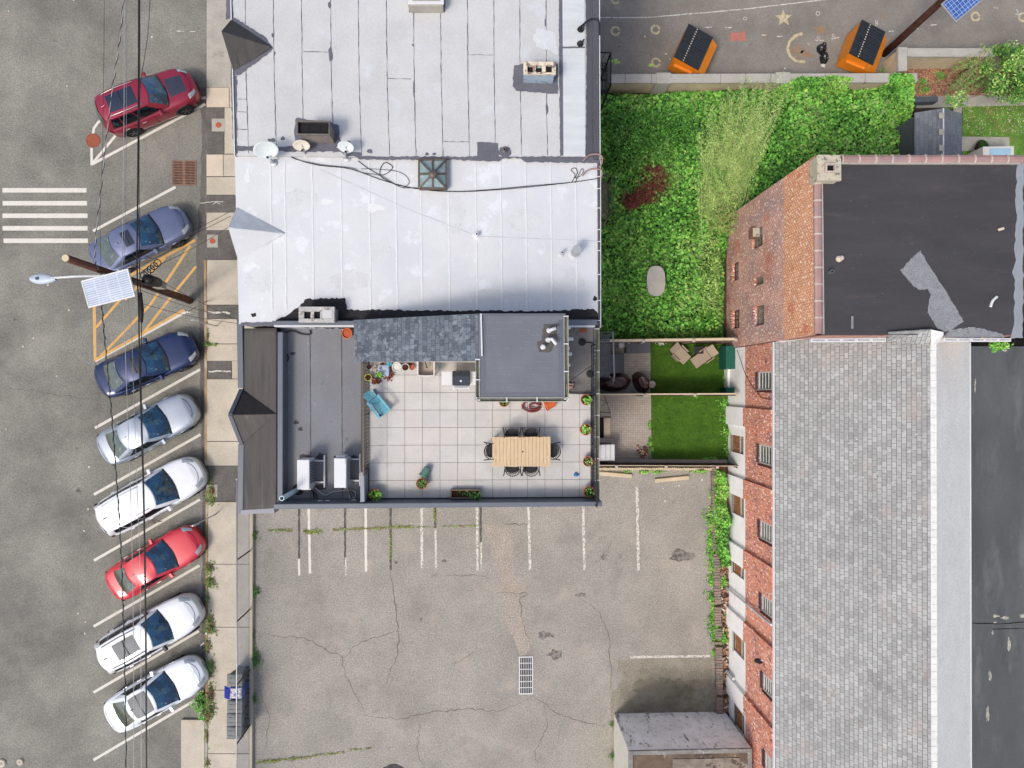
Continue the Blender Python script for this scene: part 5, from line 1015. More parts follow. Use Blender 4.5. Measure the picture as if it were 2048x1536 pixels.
# roof
Y = lambda y: y
g = G(); ov = .1
eA, eB = Vector((xe_-.09, yt0, ze)), Vector((xe_-.09, yb, ze)); rA, rB = Vector((xr, yt0+.12, zr)), Vector((xr, yb, zr))
g.grid(lambda u, v: eA.lerp(rA, u).lerp(eB.lerp(rB, u), v), 8, 4)
k1, k2 = W(1775, 684, 8.0), W(1862, 660, zr); kx = eA.lerp(rA, .72)
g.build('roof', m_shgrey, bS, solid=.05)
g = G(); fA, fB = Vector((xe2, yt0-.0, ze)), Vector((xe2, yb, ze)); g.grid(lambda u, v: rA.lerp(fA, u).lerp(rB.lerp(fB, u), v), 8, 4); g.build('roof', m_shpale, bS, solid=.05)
g = G(); q = [W(1776, 681, 8.0), W(1777, 664, 8.25), W(1862, 658, zr+.12), W(1862, 690, zr+.12)]; 
top_ = [W(1776, 664, ZB+.02), W(1855, 659, ZB+.16), W(1855, 700, ZB+.16), W(1776, 700, ZB-.3)]
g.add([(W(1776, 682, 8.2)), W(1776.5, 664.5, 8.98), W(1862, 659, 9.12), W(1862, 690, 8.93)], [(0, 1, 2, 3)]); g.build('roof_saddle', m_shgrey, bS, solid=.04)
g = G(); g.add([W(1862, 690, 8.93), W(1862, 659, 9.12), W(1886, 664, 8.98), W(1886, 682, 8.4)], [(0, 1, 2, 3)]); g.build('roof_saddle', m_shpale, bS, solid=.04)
g = G()
n_ = 90
for i in range(n_): y0 = yt0-(yt0-yb)*i/n_; y1 = yt0-(yt0-yb)*(i+1)/n_+.01; g.beam((xr+.06, y0, zr+.03+.004*(i % 2)), (xr+.06, y1, zr+.03+.004*(i % 2)), .22, .02)
g.build('ridge_cap', m_ridge, bS)
g = G(); g.beam((xe_-.13, yt0, ze-.02), (xe_-.13, yb, ze-.02), .06, .14); gu = g.build('gutter', m_white, bS, bevel=.01)
g = G()
for i in range(22): g.box((xe_-.07, yt0-.3-i*1.0, ze+.05), (.14, .03, .012))
g.build('gutter_strap', m_white, gu)
g = G(); g.beam((xe2+.03, yt0, ze-.02), (xe2+.03, yb, ze-.02), .06, .1); g.build('eave_trim', m_white, bS)
g = G(); g.beam(W(1553, 681, ze+.0), W(1620, 672, ze+1.4), .2, .05); g.build('rake_board', m_white, bS)
# downspout and light
g = G(); x_ = xs0-.1; yd = WX(1461, 1178, xs0).y; g.tube([(x_, yd, .05), (x_, yd, 5.2), (xe_-.02, yd, 5.32)], .05, 8); g.build('downspout', m_white, bS)
g = G(); p = WX(1463, 1348, xs0); g.tube([(x_, p.y, .1), (x_, p.y, 1.0)], .07, 8); g.build('standpipe', m_white, bS)
g = G(); p = WX(1524, 1322, xs0); g.box((xs0-.15, p.y, p.z), (.22, .14, .28), M=Matrix.Rotation(R(25), 3, 'Y')); o = g.build('wall_lamp', m_iron, bS, bevel=.02); g = G(); g.box((xs0-.05, p.y+.1, p.z+.15), (.1, .05, .1)); g.build('bracket', m_white, o)
g = G(); P0 = [WX(1474, 700, xs0-.03), WX(1490, 747, xs0-.03), WX(1509, 780, xs0-.03), WX(1524, 796, xs0-.03), WX(1549, 800, xs0-.03)]; g.tube(P0, .012, 5); g.build('wall_cable', m_cable, bS)
g = G(); g.tube([WX(1500, 1285, xs0-.03), WX(1530, 1313, xs0-.03)], .012, 5); g.build('wall_cable', m_cable, bS)
# east low building
zE = 4.4
bE = T('low_building', 'low building with worn dark felt roof at the right picture edge', 'building', (22, -8, 0))
g = G(); g.prism([(xe2-.3, yb), (30, yb), (30, yt0-.1), (xe2-.3, yt0-.1)], 0, zE-.1); g.build('wall', m_brick_x, bE)
g = G(); g.prism([(xe2-.3, yb), (30, yb), (30, yt0-.1), (xe2-.3, yt0-.1)], zE-.095, zE); re_ = g.build('roof', m_eastroof, bE)
g = G(); strip(g, [(1945, 1246), (2000, 1248), (2060, 1243)], 1.6, zE+.006, amp=1, step=9, vary=.5); strip(g, [(1985, 1258), (2060, 1257)], 1.2, zE+.006, amp=.6, step=9, vary=.5); g.build('roof_seam', m_dark, re_)
g = G()
for i, (x, y, a, b_) in enumerate([(2018, 1290, 3, 14), (1985, 1265, 2, 4), (1992, 1232, 6, 3), (2010, 1236, 9, 3), (2046, 1232, 5, 5), (1980, 1350, 3, 9), (1975, 1430, 3, 16), (1950, 770, 2, 18), (2010, 700, 4, 4), (1990, 1245, 3, 2)]): g.pp(blob(x, y, a, b_, 14, .4, i), zE+.005)
g.build('chalky_deposit', mat('deposit', '#b9b4a6', .9, var=.2, vs=5, spots=(('#6a6a68', 5, .5, .1, .7),)), re_)
P = []
for i in range(260): x, y = random.gauss(1996, 9), random.gauss(690, 5); P.append(tuple(W(x, y, 6.5+random.uniform(-.25, .25))))
tag(leaves(np.array(P), .13, [1, 3, 3], 'tree_sprig', [g_md, g_lt, g_yl], tilt=.7), 'bright green sprig sprouting under the white gutter of the black roof', 'plant')

# ================================================================== GARAGE (bottom)
zg = 3.3
bG = T('small_garage', 'small flat roofed garage with peeling whitewashed block walls', 'garage', (W(1228, 1427, 0).x, W(1228, 1427, 0).y, 0))
nw, ne = W(1228, 1427, 0), W(1449, 1425, 0); 
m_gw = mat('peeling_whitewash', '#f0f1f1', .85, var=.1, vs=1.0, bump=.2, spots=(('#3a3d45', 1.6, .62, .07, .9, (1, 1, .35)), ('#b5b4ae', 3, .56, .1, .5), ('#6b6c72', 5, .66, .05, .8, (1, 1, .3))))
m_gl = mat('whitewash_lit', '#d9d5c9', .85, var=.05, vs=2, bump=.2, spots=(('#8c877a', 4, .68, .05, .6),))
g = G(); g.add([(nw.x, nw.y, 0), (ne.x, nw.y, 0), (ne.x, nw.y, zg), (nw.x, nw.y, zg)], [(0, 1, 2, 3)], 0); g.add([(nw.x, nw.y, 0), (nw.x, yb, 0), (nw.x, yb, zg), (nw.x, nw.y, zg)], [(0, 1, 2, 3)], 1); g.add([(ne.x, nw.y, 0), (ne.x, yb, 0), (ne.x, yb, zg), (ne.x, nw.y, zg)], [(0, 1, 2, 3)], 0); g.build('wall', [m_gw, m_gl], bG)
g = G(); T_ = .17
for a, b_, c, d in [(nw.x, nw.y-T_, ne.x, nw.y), (nw.x, yb, nw.x+T_, nw.y-T_), (ne.x-T_, yb, ne.x, nw.y-T_)]: g.prism([(a-.01, b_), (c+.01, b_), (c+.01, d+.012), (a-.01, d+.012)], zg-.5 if False else zg-.001, zg+.1)
g.build('parapet', mat('grey_render', '#8f8c86', .9, var=.2, vs=2, spots=(('#c9c8c4', 3, .58, .08, .8),)), bG, bevel=.015)
g = G(); g.prism([(nw.x+.02, yb), (ne.x-.02, yb), (ne.x-.02, nw.y-.02), (nw.x+.02, nw.y-.02)], zg-.3, zg-.012); r_ = g.build('roof', mat('rotten_felt', '#756353', .9, var=.25, vs=1.5, fine=.2, spots=(('#3f352e', 1.4, .56, .1, .8), ('#b3aca0', 2.6, .64, .06, .8))), bG)
g = G(); x0 = W(1345, 1510, zg).x; g.grid(lambda u, v: Vector((x0+u*(ne.x-.5-x0), nw.y-T_-.25-v*1.2, zg+.005+.08*abs(noise.noise(Vector((u*6, v*9, 2))))))  , 40, 14); g.build('crumpled_felt', mat('crumpled_felt', '#8f8477', .8, var=.25, vs=2, fine=.1, spots=(('#4c433b', 2, .58, .05, .8),)), r_, smooth=True)

# ================================================================== WALLS, FENCES, YARDS
def wall_thing(nm, lab, cat, parts, loc=None):
    t = T(nm, lab, cat, W(*parts[0][0][0], 0) if loc is None else loc)
    for pix, zt, zb, pn, mt in parts: g = G(); g.pp(pix, zt, zb); g.build(pn, mt, t, bevel=.01)
    return t
wall_thing('stone_wall', 'long low cast stone wall between the playground and the overgrown plot', 'wall', [([(1222, 148), (1835, 146), (1835, 164.5), (1222, 165.5)], 1.35, 1.2, 'coping', m_stone), ([(1226, 150), (1832, 148), (1832, 163.5), (1226, 164)], 1.2, 0, 'wall_body', m_stone_f), ([(1313, 145), (1342, 145), (1342, 166.5), (1313, 166.5)], 1.39, 0, 'pier', m_stone), ([(1552, 144), (1581, 144), (1581, 166), (1552, 166)], 1.39, 0, 'pier', m_stone)])
g = G()
for x in (1250, 1303, 1441, 1491, 1541, 1604, 1650, 1730, 1790): g.rect(x, 147.5, x+.9, 166, 1.352, 1.2)
o = g.build('coping_joint', m_crack, [x for x in D.objects if x.name.startswith('stone_wall')][0])
wall_thing('garden_wall', 'short cast stone wall with corner above the leaf litter bed', 'wall', [([(1815, 96), (2300, 97), (2300, 113), (1815, 113)], 1.45, 1.3, 'coping', m_stone), ([(1797, 94), (1814.6, 94), (1814.6, 141), (1797, 142)], 1.46, 1.3, 'coping', m_stone), ([(1816, 98), (2300, 99), (2300, 112), (1816, 112)], 1.3, 0, 'wall_body', m_stone_f), ([(1799, 97), (1813, 97), (1813, 140), (1799, 140)], 1.3, 0, 'wall_body', m_stone_f)])
# fences of the yards
def plank_fence(nm, lab, a, b, z, posts, mt, top=None, w_=.05):
    A, B = W(*a, z), W(*b, z); t = T(nm, lab, 'fence', (A.x, A.y, 0)); n = int((B-A).length/.14); d = (B-A)/n; g = G()
    for i in range(n):
        p, q = A+d*i, A+d*(i+.93); zz = z-random.uniform(0, .03); g.prism([(p.x, p.y-w_/2), (q.x, q.y-w_/2), (q.x, q.y+w_/2), (p.x, p.y+w_/2)], .02, zz)
    g.build('boards', mt, t); g = G(); 
    if top: g.beam(A+Vector((0, 0, .02)), B+Vector((0, 0, .02)), top, .03); g.build('top_rail', m_stone_f, t, bevel=.006)
    for k in posts: p = A.lerp(B, k); g = G(); g.box((p.x, p.y-.05, z/2+.03), (.1, .1, z+.06)); o = g.build('post', mt, t); g = G(); g.box((p.x, p.y-.05, z+.08), (.13, .13, .04)); g.build('post_cap', m_coping_j, o, bevel=.01)
    return t
plank_fence('board_fence', 'board fence with pale top rail between the overgrown plot and the upper yard', (1185, 682), (1472, 678), 1.7, (0, .35, .7, .995), m_wood, .12)
plank_fence('board_fence', 'board fence with pale top rail between the two small yards', (1188, 789), (1474, 787.5), 1.7, (0, .35, .7, .995), m_wood, .07)
plank_fence('board_fence', 'dark board fence between the lower yard and the parking lot', (1185, 930.5), (1479, 932), 1.3, (.16, .495, .845, .99), m_wood_d, .03)
wall_thing('yard_curb', 'low grey concrete curb along the lower edge of the lower yard', 'wall', [([(1200, 918.5), (1455, 920), (1455, 927), (1200, 927)], .3, 0, 'curb', m_conc2)])
g = G(); pts = jag([(1195, 937), (1430, 938)], .8, 5, 3, False); 
for i in range(60): x = 1196+i*4; g.box(W(x, 937.5+random.uniform(-.5, .5), .09), (.085, .12+random.uniform(-.02, .02), .18+random.uniform(0, .04)), random.uniform(-.1, .1))
tag(g.build('brick_edging', m_stone_f, bevel=.01), 'row of cream edging bricks along the fence of the parking lot', 'edging')
g = G()
for i in range(95):
    y = 940+i*5.3; x = 1427+(y-940)*.022+random.uniform(-.7, .7)
    if random.random() < .08: continue
    g.box(W(x+1.5, y, .12), (.32, .115, .24+random.uniform(-.04, .05)), random.uniform(-.06, .06), random.choice((0, 0, 1)))
tag(g.build('block_edging', [mat('block_pinkgrey', '#9d877c', .9, var=.15, vs=4, fine=.15), mat('block_grey', '#8a8278', .9, var=.2, vs=4, fine=.15)], bevel=.012), 'long row of weathered edging bricks beside the vines at the lot edge', 'edging')
g = G()
for i in range(260):
    x, y = random.uniform(1441, 1462)+0, random.uniform(1140, 1440); g.box(W(x+(y-1140)*.03, y, .05+random.random()*.08), (random.uniform(.05, .3), random.uniform(.03, .12), random.uniform(.02, .08)), random.uniform(0, 3), random.choice((0, 0, 1, 2)))
tag(g.build('rubble_debris', [m_deb, m_conc3, m_wood_d]), 'broken sticks, tins and rubble in the gap before the whitewashed base', 'debris', kind='stuff')
for (x, y, rz_, lab) in [(1229, 949, -.09, 'concrete wheel stop close to the terrace corner'), (1344, 958, .09, 'concrete wheel stop in the middle of the lot top edge')]:
    g = G(); p = W(x, y, .08); M = Matrix.Rotation(rz_, 3, 'Z'); pr2 = [(-.11, 0), (-.08, .13), (.08, .13), (.11, 0)]; g.add([p+M @ Vector((-.83, a, b-.07)) for a, b in pr2]+[p+M @ Vector((.83, a, b-.07)) for a, b in pr2], [(0, 1, 2, 3), (4, 5, 6, 7), (0, 1, 5, 4), (1, 2, 6, 5), (2, 3, 7, 6), (3, 0, 4, 7)]); tag(g.build('wheel_stop', m_stone_f, bevel=.012), lab, 'wheel stop')
# balcony / fire stair structures on the east face
def slat_deck(nm, lab, x0, y0, x1, y1, z, mt, rail=True, n=8, railm=None, rh=1.0, gap=.5, dark=None):
    A, B = W(x0, y0, z), W(x1, y1, z); t = T(nm, lab, 'balcony', (A.x, A.y, 0)); g = G()
    for i in range(n): xx = A.x+(B.x-A.x)*(i+.5)/n; g.box((xx, (A.y+B.y)/2, z), ((B.x-A.x)/n*gap, abs(A.y-B.y), .04))
    for k in (.15, .5, .85): g.box(((A.x+B.x)/2, A.y+(B.y-A.y)*k, z-.05), (B.x-A.x, .06, .05))
    g.build('deck_slats', mt, t)
    for px_, py_ in ((B.x, A.y), (B.x, B.y)): g = G(); g.box((px_, py_, z/2), (.07, .07, z)); g.build('post', mt, t)
    if rail:
        rl = railing(t, (B.x, A.y, z), (B.x, B.y, z), rh, railm or mt, 'railing', .13); railing(t, (A.x, A.y, z), (B.x, A.y, z), rh, railm or mt, 'railing', .2)
    return t
slat_deck('iron_balcony', 'black iron balcony with railing beside the stone wall', 1190, 128, 1213, 190, 4.0, m_iron, railm=m_iron, n=7)
slat_deck('wooden_balcony', 'brown slatted balcony on the white building above the red dead bush', 1190, 366, 1215, 436, 4.0, m_wood, railm=m_iron_b, n=7)
slat_deck('rear_deck', 'grey slatted rear deck with white rail over the upper paved yard', 1186, 668, 1220, 754, 2.9, mat('grey_decking', '#6d7176', .6, var=.08, vs=4), railm=m_alu, n=9, gap=.55, rail=False)
t = [o for o in D.objects if o.name.startswith('rear_deck')][0]
g = G(); g.tube([W(1200, 665, 3.5), W(1226, 664, 3.5), W(1228.5, 752, 3.4), W(1225, 770, 2.2)], .035, 8); g.tube([W(1220, 668, 3.0), W(1224, 664, 3.5)], .02, 6); g.build('handrail', m_alu, t, smooth=True)
g = G()
for i in range(5): g.box(W(1225+i*4.5, 727, .9-i*.18), (.26, .9, .05))
g.build('steps', m_store, t, bevel=.01)
# lower yard: bulkhead, white cabinet
wall_thing('stair_well', 'narrow basement stair well with pale curb behind the lower paved yard', 'stair well', [([(1196, 835), (1208, 835), (1208, 884), (1196, 884)], .05, .0, 'pit_floor', m_dark), ([(1208, 836), (1221, 836), (1221, 884), (1208, 884)], .16, 0, 'curb', m_stone_f), ([(1196, 876), (1226, 878), (1226, 886), (1196, 886)], .45, 0, 'end_wall', m_conc2)])
t = wall_thing('metal_cabinet', 'white ribbed metal cabinet at the lower end of the lower paved yard', 'cabinet', [([(1192, 890), (1229.5, 889), (1229.5, 921), (1192, 922)], 1.0, 0, 'body', m_white)])
g = G()
for x in (1201, 1211, 1220): g.rect(x, 890, x+1, 921, 1.012, .99)
g.build('ribs', m_conc2, t)
g = G(); a = [W(1200, 824, 2.4), W(1221, 826, 2.4), W(1221, 834, 2.4), W(1200, 832, 2.4)]; g.tube(a+[a[0]], .025, 6); g.tube([W(1209, 792, 2.6), a[1]], .02, 6); g.tube([W(1202, 800, 2.8), W(1214, 804, 2.2), W(1203, 812, 2.4)], .015, 5); tag(g.build('iron_bracket', m_iron_b), 'thin dark iron bracket frame below the terrace gutter', 'bracket')
# upper yard objects
t = wall_thing('deck_box', 'long grey storage box against the fence of the upper yard', 'storage box', [([(1253, 684), (1301, 684), (1301, 705), (1253, 705)], .6, .03, 'body', m_store)]); 
g = G(); g.rect(1252.5, 683.5, 1301.5, 705.5, .66, .605); o = g.build('lid', m_store, t, bevel=.02); g = G()
for x in (1258, 1283): g.box(W(x, 686.5, .67), (.05, .04, .02))
g.build('hinge', m_white, o)
pot(1240, 692, .03, .17, .5, 'round grey bucket with white lid between the deck and the storage box', m_conc2, None, empty=True, pm=m_white, nm='lidded_bucket', cat='bucket')
def tarp(nm, lab, cx, cy, rx, ry, h, seed, rot=0, hh=None):
    p = W(cx, cy, .03); g = G(); n = 40; k = 14; vs = []; fs = []
    for i in range(k+1):
        for j in range(n):
            a = 2*math.pi*j/n; u = i/k; r = (1-u)**.55 if u < 1 else 0; wob = 1+.16*noise.noise(Vector((math.cos(a)*1.5, math.sin(a)*1.5, seed)))+.05*noise.noise(Vector((math.cos(a)*6, math.sin(a)*6, seed+u*3)))
            x, y = rx*r*wob*math.cos(a), ry*r*wob*math.sin(a); z = h*min(1, u*1.6)+.05*noise.noise(Vector((x*5, y*5, seed)))+.07*abs(noise.noise(Vector((x*2.5, y*2.5, seed+4)))); c_, s_ = math.cos(rot), math.sin(rot); vs.append(p+Vector((x*c_-y*s_, x*s_+y*c_, max(z, 0))))
    for i in range(k):
        for j in range(n): fs.append((i*n+j, i*n+(j+1) % n, (i+1)*n+(j+1) % n, (i+1)*n+j))
    g.add(vs, fs); return tag(g.build(nm, m_tarp, smooth=True), lab, 'cover')
tarp('covered_furniture', 'brown glossy tarpaulin heap at the foot of the deck steps', 1228, 765, .85, .45, .8, 1, .1); tarp('covered_furniture', 'dark brown tarpaulin covering a small seat at the lawn edge', 1281, 765, .4, .52, .7, 5, .5)
g = G(); p = W(1299, 769, 0); g.lathe(p, [(.13, 0), (.13, .45), (.17, .47), (.17, .52), (.15, .54)], 20); tag(g.build('round_stool', m_coping_j), 'round pale topped stool beside the small brown tarpaulin', 'stool')
def lounger(px, py, ang, lab, back=35):
    t = T('sun_lounger', lab, 'sun lounger', W(px, py, .3)*Vector((1, 1, 0)) if False else (W(px, py, .3).x, W(px, py, .3).y, .03), rz=R(ang), group='loungers on the upper lawn'); t.scale = (.92, .88, 1)
    g = G(); g.box((.12, 0, .27), (.75, .62, .1)); g.build('seat', m_cush, t, local=True, bevel=.03)
    g = G(); M = Matrix.Rotation(R(back), 3, 'Y'); g.box((-.42, 0, .36), (.42, .62, .1), M=M) ; g.build('backrest', m_cush, t, local=True, bevel=.03)
    for s_ in (-1, 1): g = G(); g.box((-.05, s_*.36, .42), (.5, .06, .05)); g.box((-.05, s_*.36, .2), (.46, .05, .4)); g.build('armrest', m_cush, t, local=True, bevel=.015)
    for x in (-.3, .42):
        for s_ in (-1, 1): g = G(); g.box((x, s_*.26, .1), (.05, .05, .2)); g.build('leg', m_wood_d, t, local=True)
    return t
lounger(1361, 708, -45, 'beige woven lounge chair on the upper lawn, left of the dark side table'); 
l2 = lounger(1410, 711, 215, 'longer beige woven lounger on the upper lawn, right of the dark side table', 20)
for ch in l2.children:
    if ch.name.startswith('seat'): ch.scale.x = 1.3; ch.location.x = .12
t = T('side_table', 'small dark side table between the two loungers', 'side table', W(1392, 701, 0)); g = G(); g.box((0, 0, .42), (.44, .36, .03)); g.build('tabletop', m_black_p, t, local=True, bevel=.01)
for x in (-.18, .18):
    for y in (-.14, .14): g = G(); g.box((x, y, .2), (.03, .03, .4)); g.build('leg', m_cush, t, local=True)
wall_thing('green_bin', 'large dark green mesh covered box by the brick wall of the upper yard', 'box', [([(1452, 692), (1475, 691), (1475, 738), (1452, 738)], 1.0, .03, 'body', m_green)])
wall_thing('green_bin', 'small dark green box at the lower corner of the upper lawn', 'box', [([(1452, 775), (1475, 775), (1475, 787), (1452, 787)], .9, .03, 'body', m_green)])
wall_thing('white_planter', 'narrow white ledge standing between the two green boxes', 'ledge', [([(1455, 736), (1461, 736), (1461, 775), (1455, 775)], .5, .0, 'body', m_wpaint)])
t = T('stone_disc', 'oval pale stone table top lying in the ivy', 'table top', W(1312, 562, 1.3)); pts = []
for i in range(36): a = 2*math.pi*i/36; cx_, sy_ = math.cos(a), math.sin(a); pts.append((.43*math.copysign(abs(cx_)**.75, cx_), .70*math.copysign(abs(sy_)**.75, sy_)))
g = G(); g.prism(pts, -.05, .03); g.build('top', m_stone, t, local=True, bevel=.015)
g = G(); g.box((0, 0, -.45), (.3, .5, .8)); g.build('pedestal', m_stone, t, local=True)
# shed
zs1, zs2 = 2.2, 2.75
t = T('garden_shed', 'small shed with grey shingled gable roof beside the ivy', 'shed', W(1880, 300, 0))
rA, rB = W(1886, 217, zs2), W(1886, 330, zs2); wA, wB = W(1829, 226, zs1), W(1829, 332, zs1); eA, eB = W(1923, 227, zs1), W(1923, 300, zs1)
m_shed = brick('shed_shingles', '#74797f', '#868b90', '#5f6469', .3, .14, 'yx', ms=.006, var=.06)
g = G(); g.grid(lambda u, v: wA.lerp(rA, u).lerp(wB.lerp(rB, u), v), 4, 4); g.build('roof_slope', m_shed, t, solid=.04); eB = W(1923, 332, zs1)
g = G(); g.grid(lambda u, v: rA.lerp(eA, u).lerp(rB.lerp(eB, u), v), 4, 4); g.build('roof_slope', m_shed, t, solid=.04)
g = G(); g.beam(rA+Vector((0, 0, .03)), rB+Vector((0, 0, .03)), .05, .03); g.build('ridge', m_white, t)
for y in (231, 264, 296): g = G(); g.box(W(1883, y, zs2+.05), (.25, .27, .06)); g.build('roof_vent', m_conc2, t, bevel=.02)
g = G(); a, b_ = W(1834, 229, zs1), W(1918, 327, zs1); g.prism([(a.x, b_.y), (b_.x, b_.y), (b_.x, a.y), (a.x, a.y)], 0, zs1-.04); g.build('wall', m_store, t)
t = wall_thing('cold_frame', 'cream framed box with pale blue glass lid behind the coping', 'cold frame', [([(1966, 293), (2028, 292), (2028, 312), (1966, 312)], 1.3, 0, 'body', m_white_pl)]); g = G(); g.rect(1980, 297, 2022, 310, 1.33, 1.29); g.build('lid', mat('pale_blue_glass', '#a9cde0', .15, var=.05), t)
pot(1956, 297, 0, .3, .3, 'round dark shrub tub beside the cream framed box', m_iron, 'succ', n=160, pm=[g_dk, g_dk, g_md], sz=.08)
wall_thing('wooden_bench', 'low dark bench on the garden path behind the ivy', 'bench', [([(1825, 194), (1876, 192), (1876, 203), (1825, 205)], .45, 0, 'seat', m_store)])
# ================================================================== DUMPSTERS, BAG, BINS
def dumpster(px, py, ang, lab, L_=1.66, Wd=1.25, op=0):
    p = W(px, py, 1.3); t = T('dumpster', lab, 'dumpster', (p.x, p.y, 0), rz=R(ang))
    hx, hy = L_/2, Wd/2; g = G()   # long axis along x, slanted front on -y
    pr = [(-hy-.42, .15), (-hy-.42, .85), (-hy, 1.25), (hy, 1.4), (hy, .15)]
    g.add([(-hx, y, z) for y, z in pr]+[(hx, y, z) for y, z in pr], [(0, 1, 2, 3, 4), (9, 8, 7, 6, 5)]+[(i, (i+1) % 5, 5+(i+1) % 5, 5+i) for i in range(5)])
    g.build('body', m_orange, t, local=True, bevel=.015)
    for s_ in (-1, 1):
        g = G(); g.box((s_*(hx+.06), 0, .85), (.12, Wd*.75, .14)); g.build('fork_pocket', m_orange, t, local=True, bevel=.01)
    for s_ in (-1, 1):
        g = G(); x0, x1 = (s_*hx*.01, s_*hx*1.02); x0, x1 = min(x0, x1), max(x0, x1); z = lambda y: 1.29+.16*(y+hy)/(2*hy)
        g.add([(x0, -hy-.04, z(-hy)), (x1, -hy-.04, z(-hy)), (x1, hy+.02, z(hy)), (x0, hy+.02, z(hy)), (x0, -hy-.04, z(-hy)-.04), (x1, -hy-.04, z(-hy)-.04), (x1, hy+.02, z(hy)-.04), (x0, hy+.02, z(hy)-.04)], [(0, 1, 2, 3), (4, 5, 6, 7), (0, 1, 5, 4), (1, 2, 6, 5), (2, 3, 7, 6), (3, 0, 4, 7)])
        ld = g.build('lid', m_lid, t, local=True); g = G()
        for i in range(7): xx = x0+(x1-x0)*(i+.5)/7; g.beam((xx, -hy+.05, z(-hy+.05)+.02), (xx, hy*.2, z(hy*.2)+.02), .07, .035); g.beam((xx, hy*.35, z(hy*.35)+.02), (xx, hy-.05, z(hy-.05)+.02), .07, .035)
        g.build('ribs', m_lid, ld, local=True, bevel=.008); g = G()
        for i in range(7): xx = x0+(x1-x0)*(i+.5)/7; g.box((xx, hy*.27, z(hy*.27)+.012), (.05, .05, .012))
        g.build('rivets', m_conc3, ld, local=True)
    for x in (-hx+.15, hx-.15):
        for y in (-hy+.1, hy-.1): g = G(); g.lathe((x, y, .08), [(.08, -.03), (.08, .03)], 12, 0, Matrix.Rotation(R(90), 3, 'Y')); g.build('castor', m_rubber, t, local=True)
    return t
dumpster(1386, 95, 66, 'orange dumpster with closed black lids, left one nearest the stone wall pier'); dumpster(1733, 86, 69, 'orange dumpster with closed black lids, right one beside the leaning pole')
t = T('garbage_bag', 'shiny black garbage bag on the playground between the dumpsters', 'garbage bag', W(1645, 110, 0))
g = G(); n = 24
for (ox, oy, rx, ry, h) in [(0.05, -.18, .2, .28, .28), (-.08, .25, .24, .25, .26), (.08, .48, .1, .13, .12)]:
    vs = []; fs = []
    for i in range(13):
        for j in range(n):
            a = 2*math.pi*j/n; u = i/12*math.pi/2; r = math.cos(u); k = 1+.25*noise.noise(Vector((math.cos(a)*2+ox*9, math.sin(a)*2, u*2))); vs.append((ox+rx*r*k*math.cos(a), oy+ry*r*k*math.sin(a), .01+h*math.sin(u)*(1+.3*noise.noise(Vector((math.cos(a)*r*3, math.sin(a)*r*3, 7+ox))))))
    for i in range(12):
        for j in range(n): fs.append((i*n+j, i*n+(j+1) % n, (i+1)*n+(j+1) % n, (i+1)*n+j))
    g.add(vs, fs)
g.build('bag', m_bag, t, local=True, smooth=True)
g = G(); g.box(W(1646, 131, .02), (.2, .14, .02), -.3); tag(g.build('paper_scrap', m_white_pl), 'white scrap of paper below the black garbage bag', 'paper')
def bin_(px, py, lab, mt, lid):
    p = W(px, py, 1.0); t = T('wheelie_bin', lab, 'bin', (p.x, p.y, .13), group='bins along the mesh fence')
    g = G(); b, tp = (.22, .22), (.29, .27); g.add([(-b[0]+.03, -b[1], .06), (b[0]+.03, -b[1], .06), (b[0]+.03, b[1], .06), (-b[0]+.03, b[1], .06), (-tp[0], -tp[1], .95), (tp[0], -tp[1], .95), (tp[0], tp[1], .95), (-tp[0], tp[1], .95)], [(0, 1, 2, 3), (4, 5, 6, 7), (0, 1, 5, 4), (1, 2, 6, 5), (2, 3, 7, 6), (3, 0, 4, 7)])
    g.build('body', mt, t, local=True, bevel=.03)
    g = G(); g.grid(lambda u, v: ((u-.5)*.68-.01, (v-.5)*.58, .97+.07*math.sin(math.pi*min(1, max(0, u)))*math.sin(math.pi*v)**.4), 14, 10); l_ = g.build('lid', lid, t, local=True, smooth=True, solid=.02)
    g = G()
    for y in (-.12, .1): g.box((-.03, y, 1.05), (.46, .03, .012))
    g.build('lid_ribs', lid, l_, local=True, bevel=.005)
    g = G(); g.tube([(.33, -.2, .98), (.39, -.2, .96), (.39, .2, .96), (.33, .2, .98)], .014, 6); g.build('handle', mt, t, local=True)
    for y in (-.2, .2): g = G(); g.lathe((.22, y, .1), [(.1, -.03), (.1, .03)], 14, 0, Matrix.Rotation(R(90), 3, 'X')); g.build('wheel', m_rubber, t, local=True)
    return t
m_binl = mat('grey_bin_lid', '#777a78', .6, var=.06, vs=4)
for i, (x, y, lab, a, b) in enumerate([(472, 1358, 'grey lidded wheelie bin, topmost in the row behind the mesh fence', m_bin, m_binl), (472, 1411, 'grey wheelie bin directly below the blue one', m_bin, m_binl), (471, 1437, 'grey wheelie bin second from the bottom of the row', m_bin, m_binl), (471, 1463, 'grey wheelie bin, lowest in the row behind the mesh fence', m_bin, m_binl)]): bin_(x, y, lab, a, b)
t = bin_(473, 1385, 'blue recycling bin full of white bags in the row of grey bins', m_bin_b, m_bin_b)
for ch in list(t.children):
    if ch.name.startswith('lid'):
        D.objects.remove(ch.children[0]); D.objects.remove(ch)
g = G(); M_ = Matrix.Rotation(R(-35), 3, 'Y'); g.box((-.42, 0, .88), (.36, .56, .03), M=M_); lo = g.build('lid', m_bin_b, t, local=True, bevel=.02); g = G(); g.box((-.43, 0, .9), (.26, .44, .03), M=M_); g.build('lid_inside', mat('deep_blue', '#0d1f8f', .4, var=.1), lo, local=True, bevel=.01)
g = G(); g.grid(lambda u, v: (.0+(u-.5)*.5, (v-.5)*.46, .93+.14*abs(noise.noise(Vector((u*4, v*4, 2))))), 14, 14); g.build('refuse', m_white_pl, t, local=True, smooth=True)
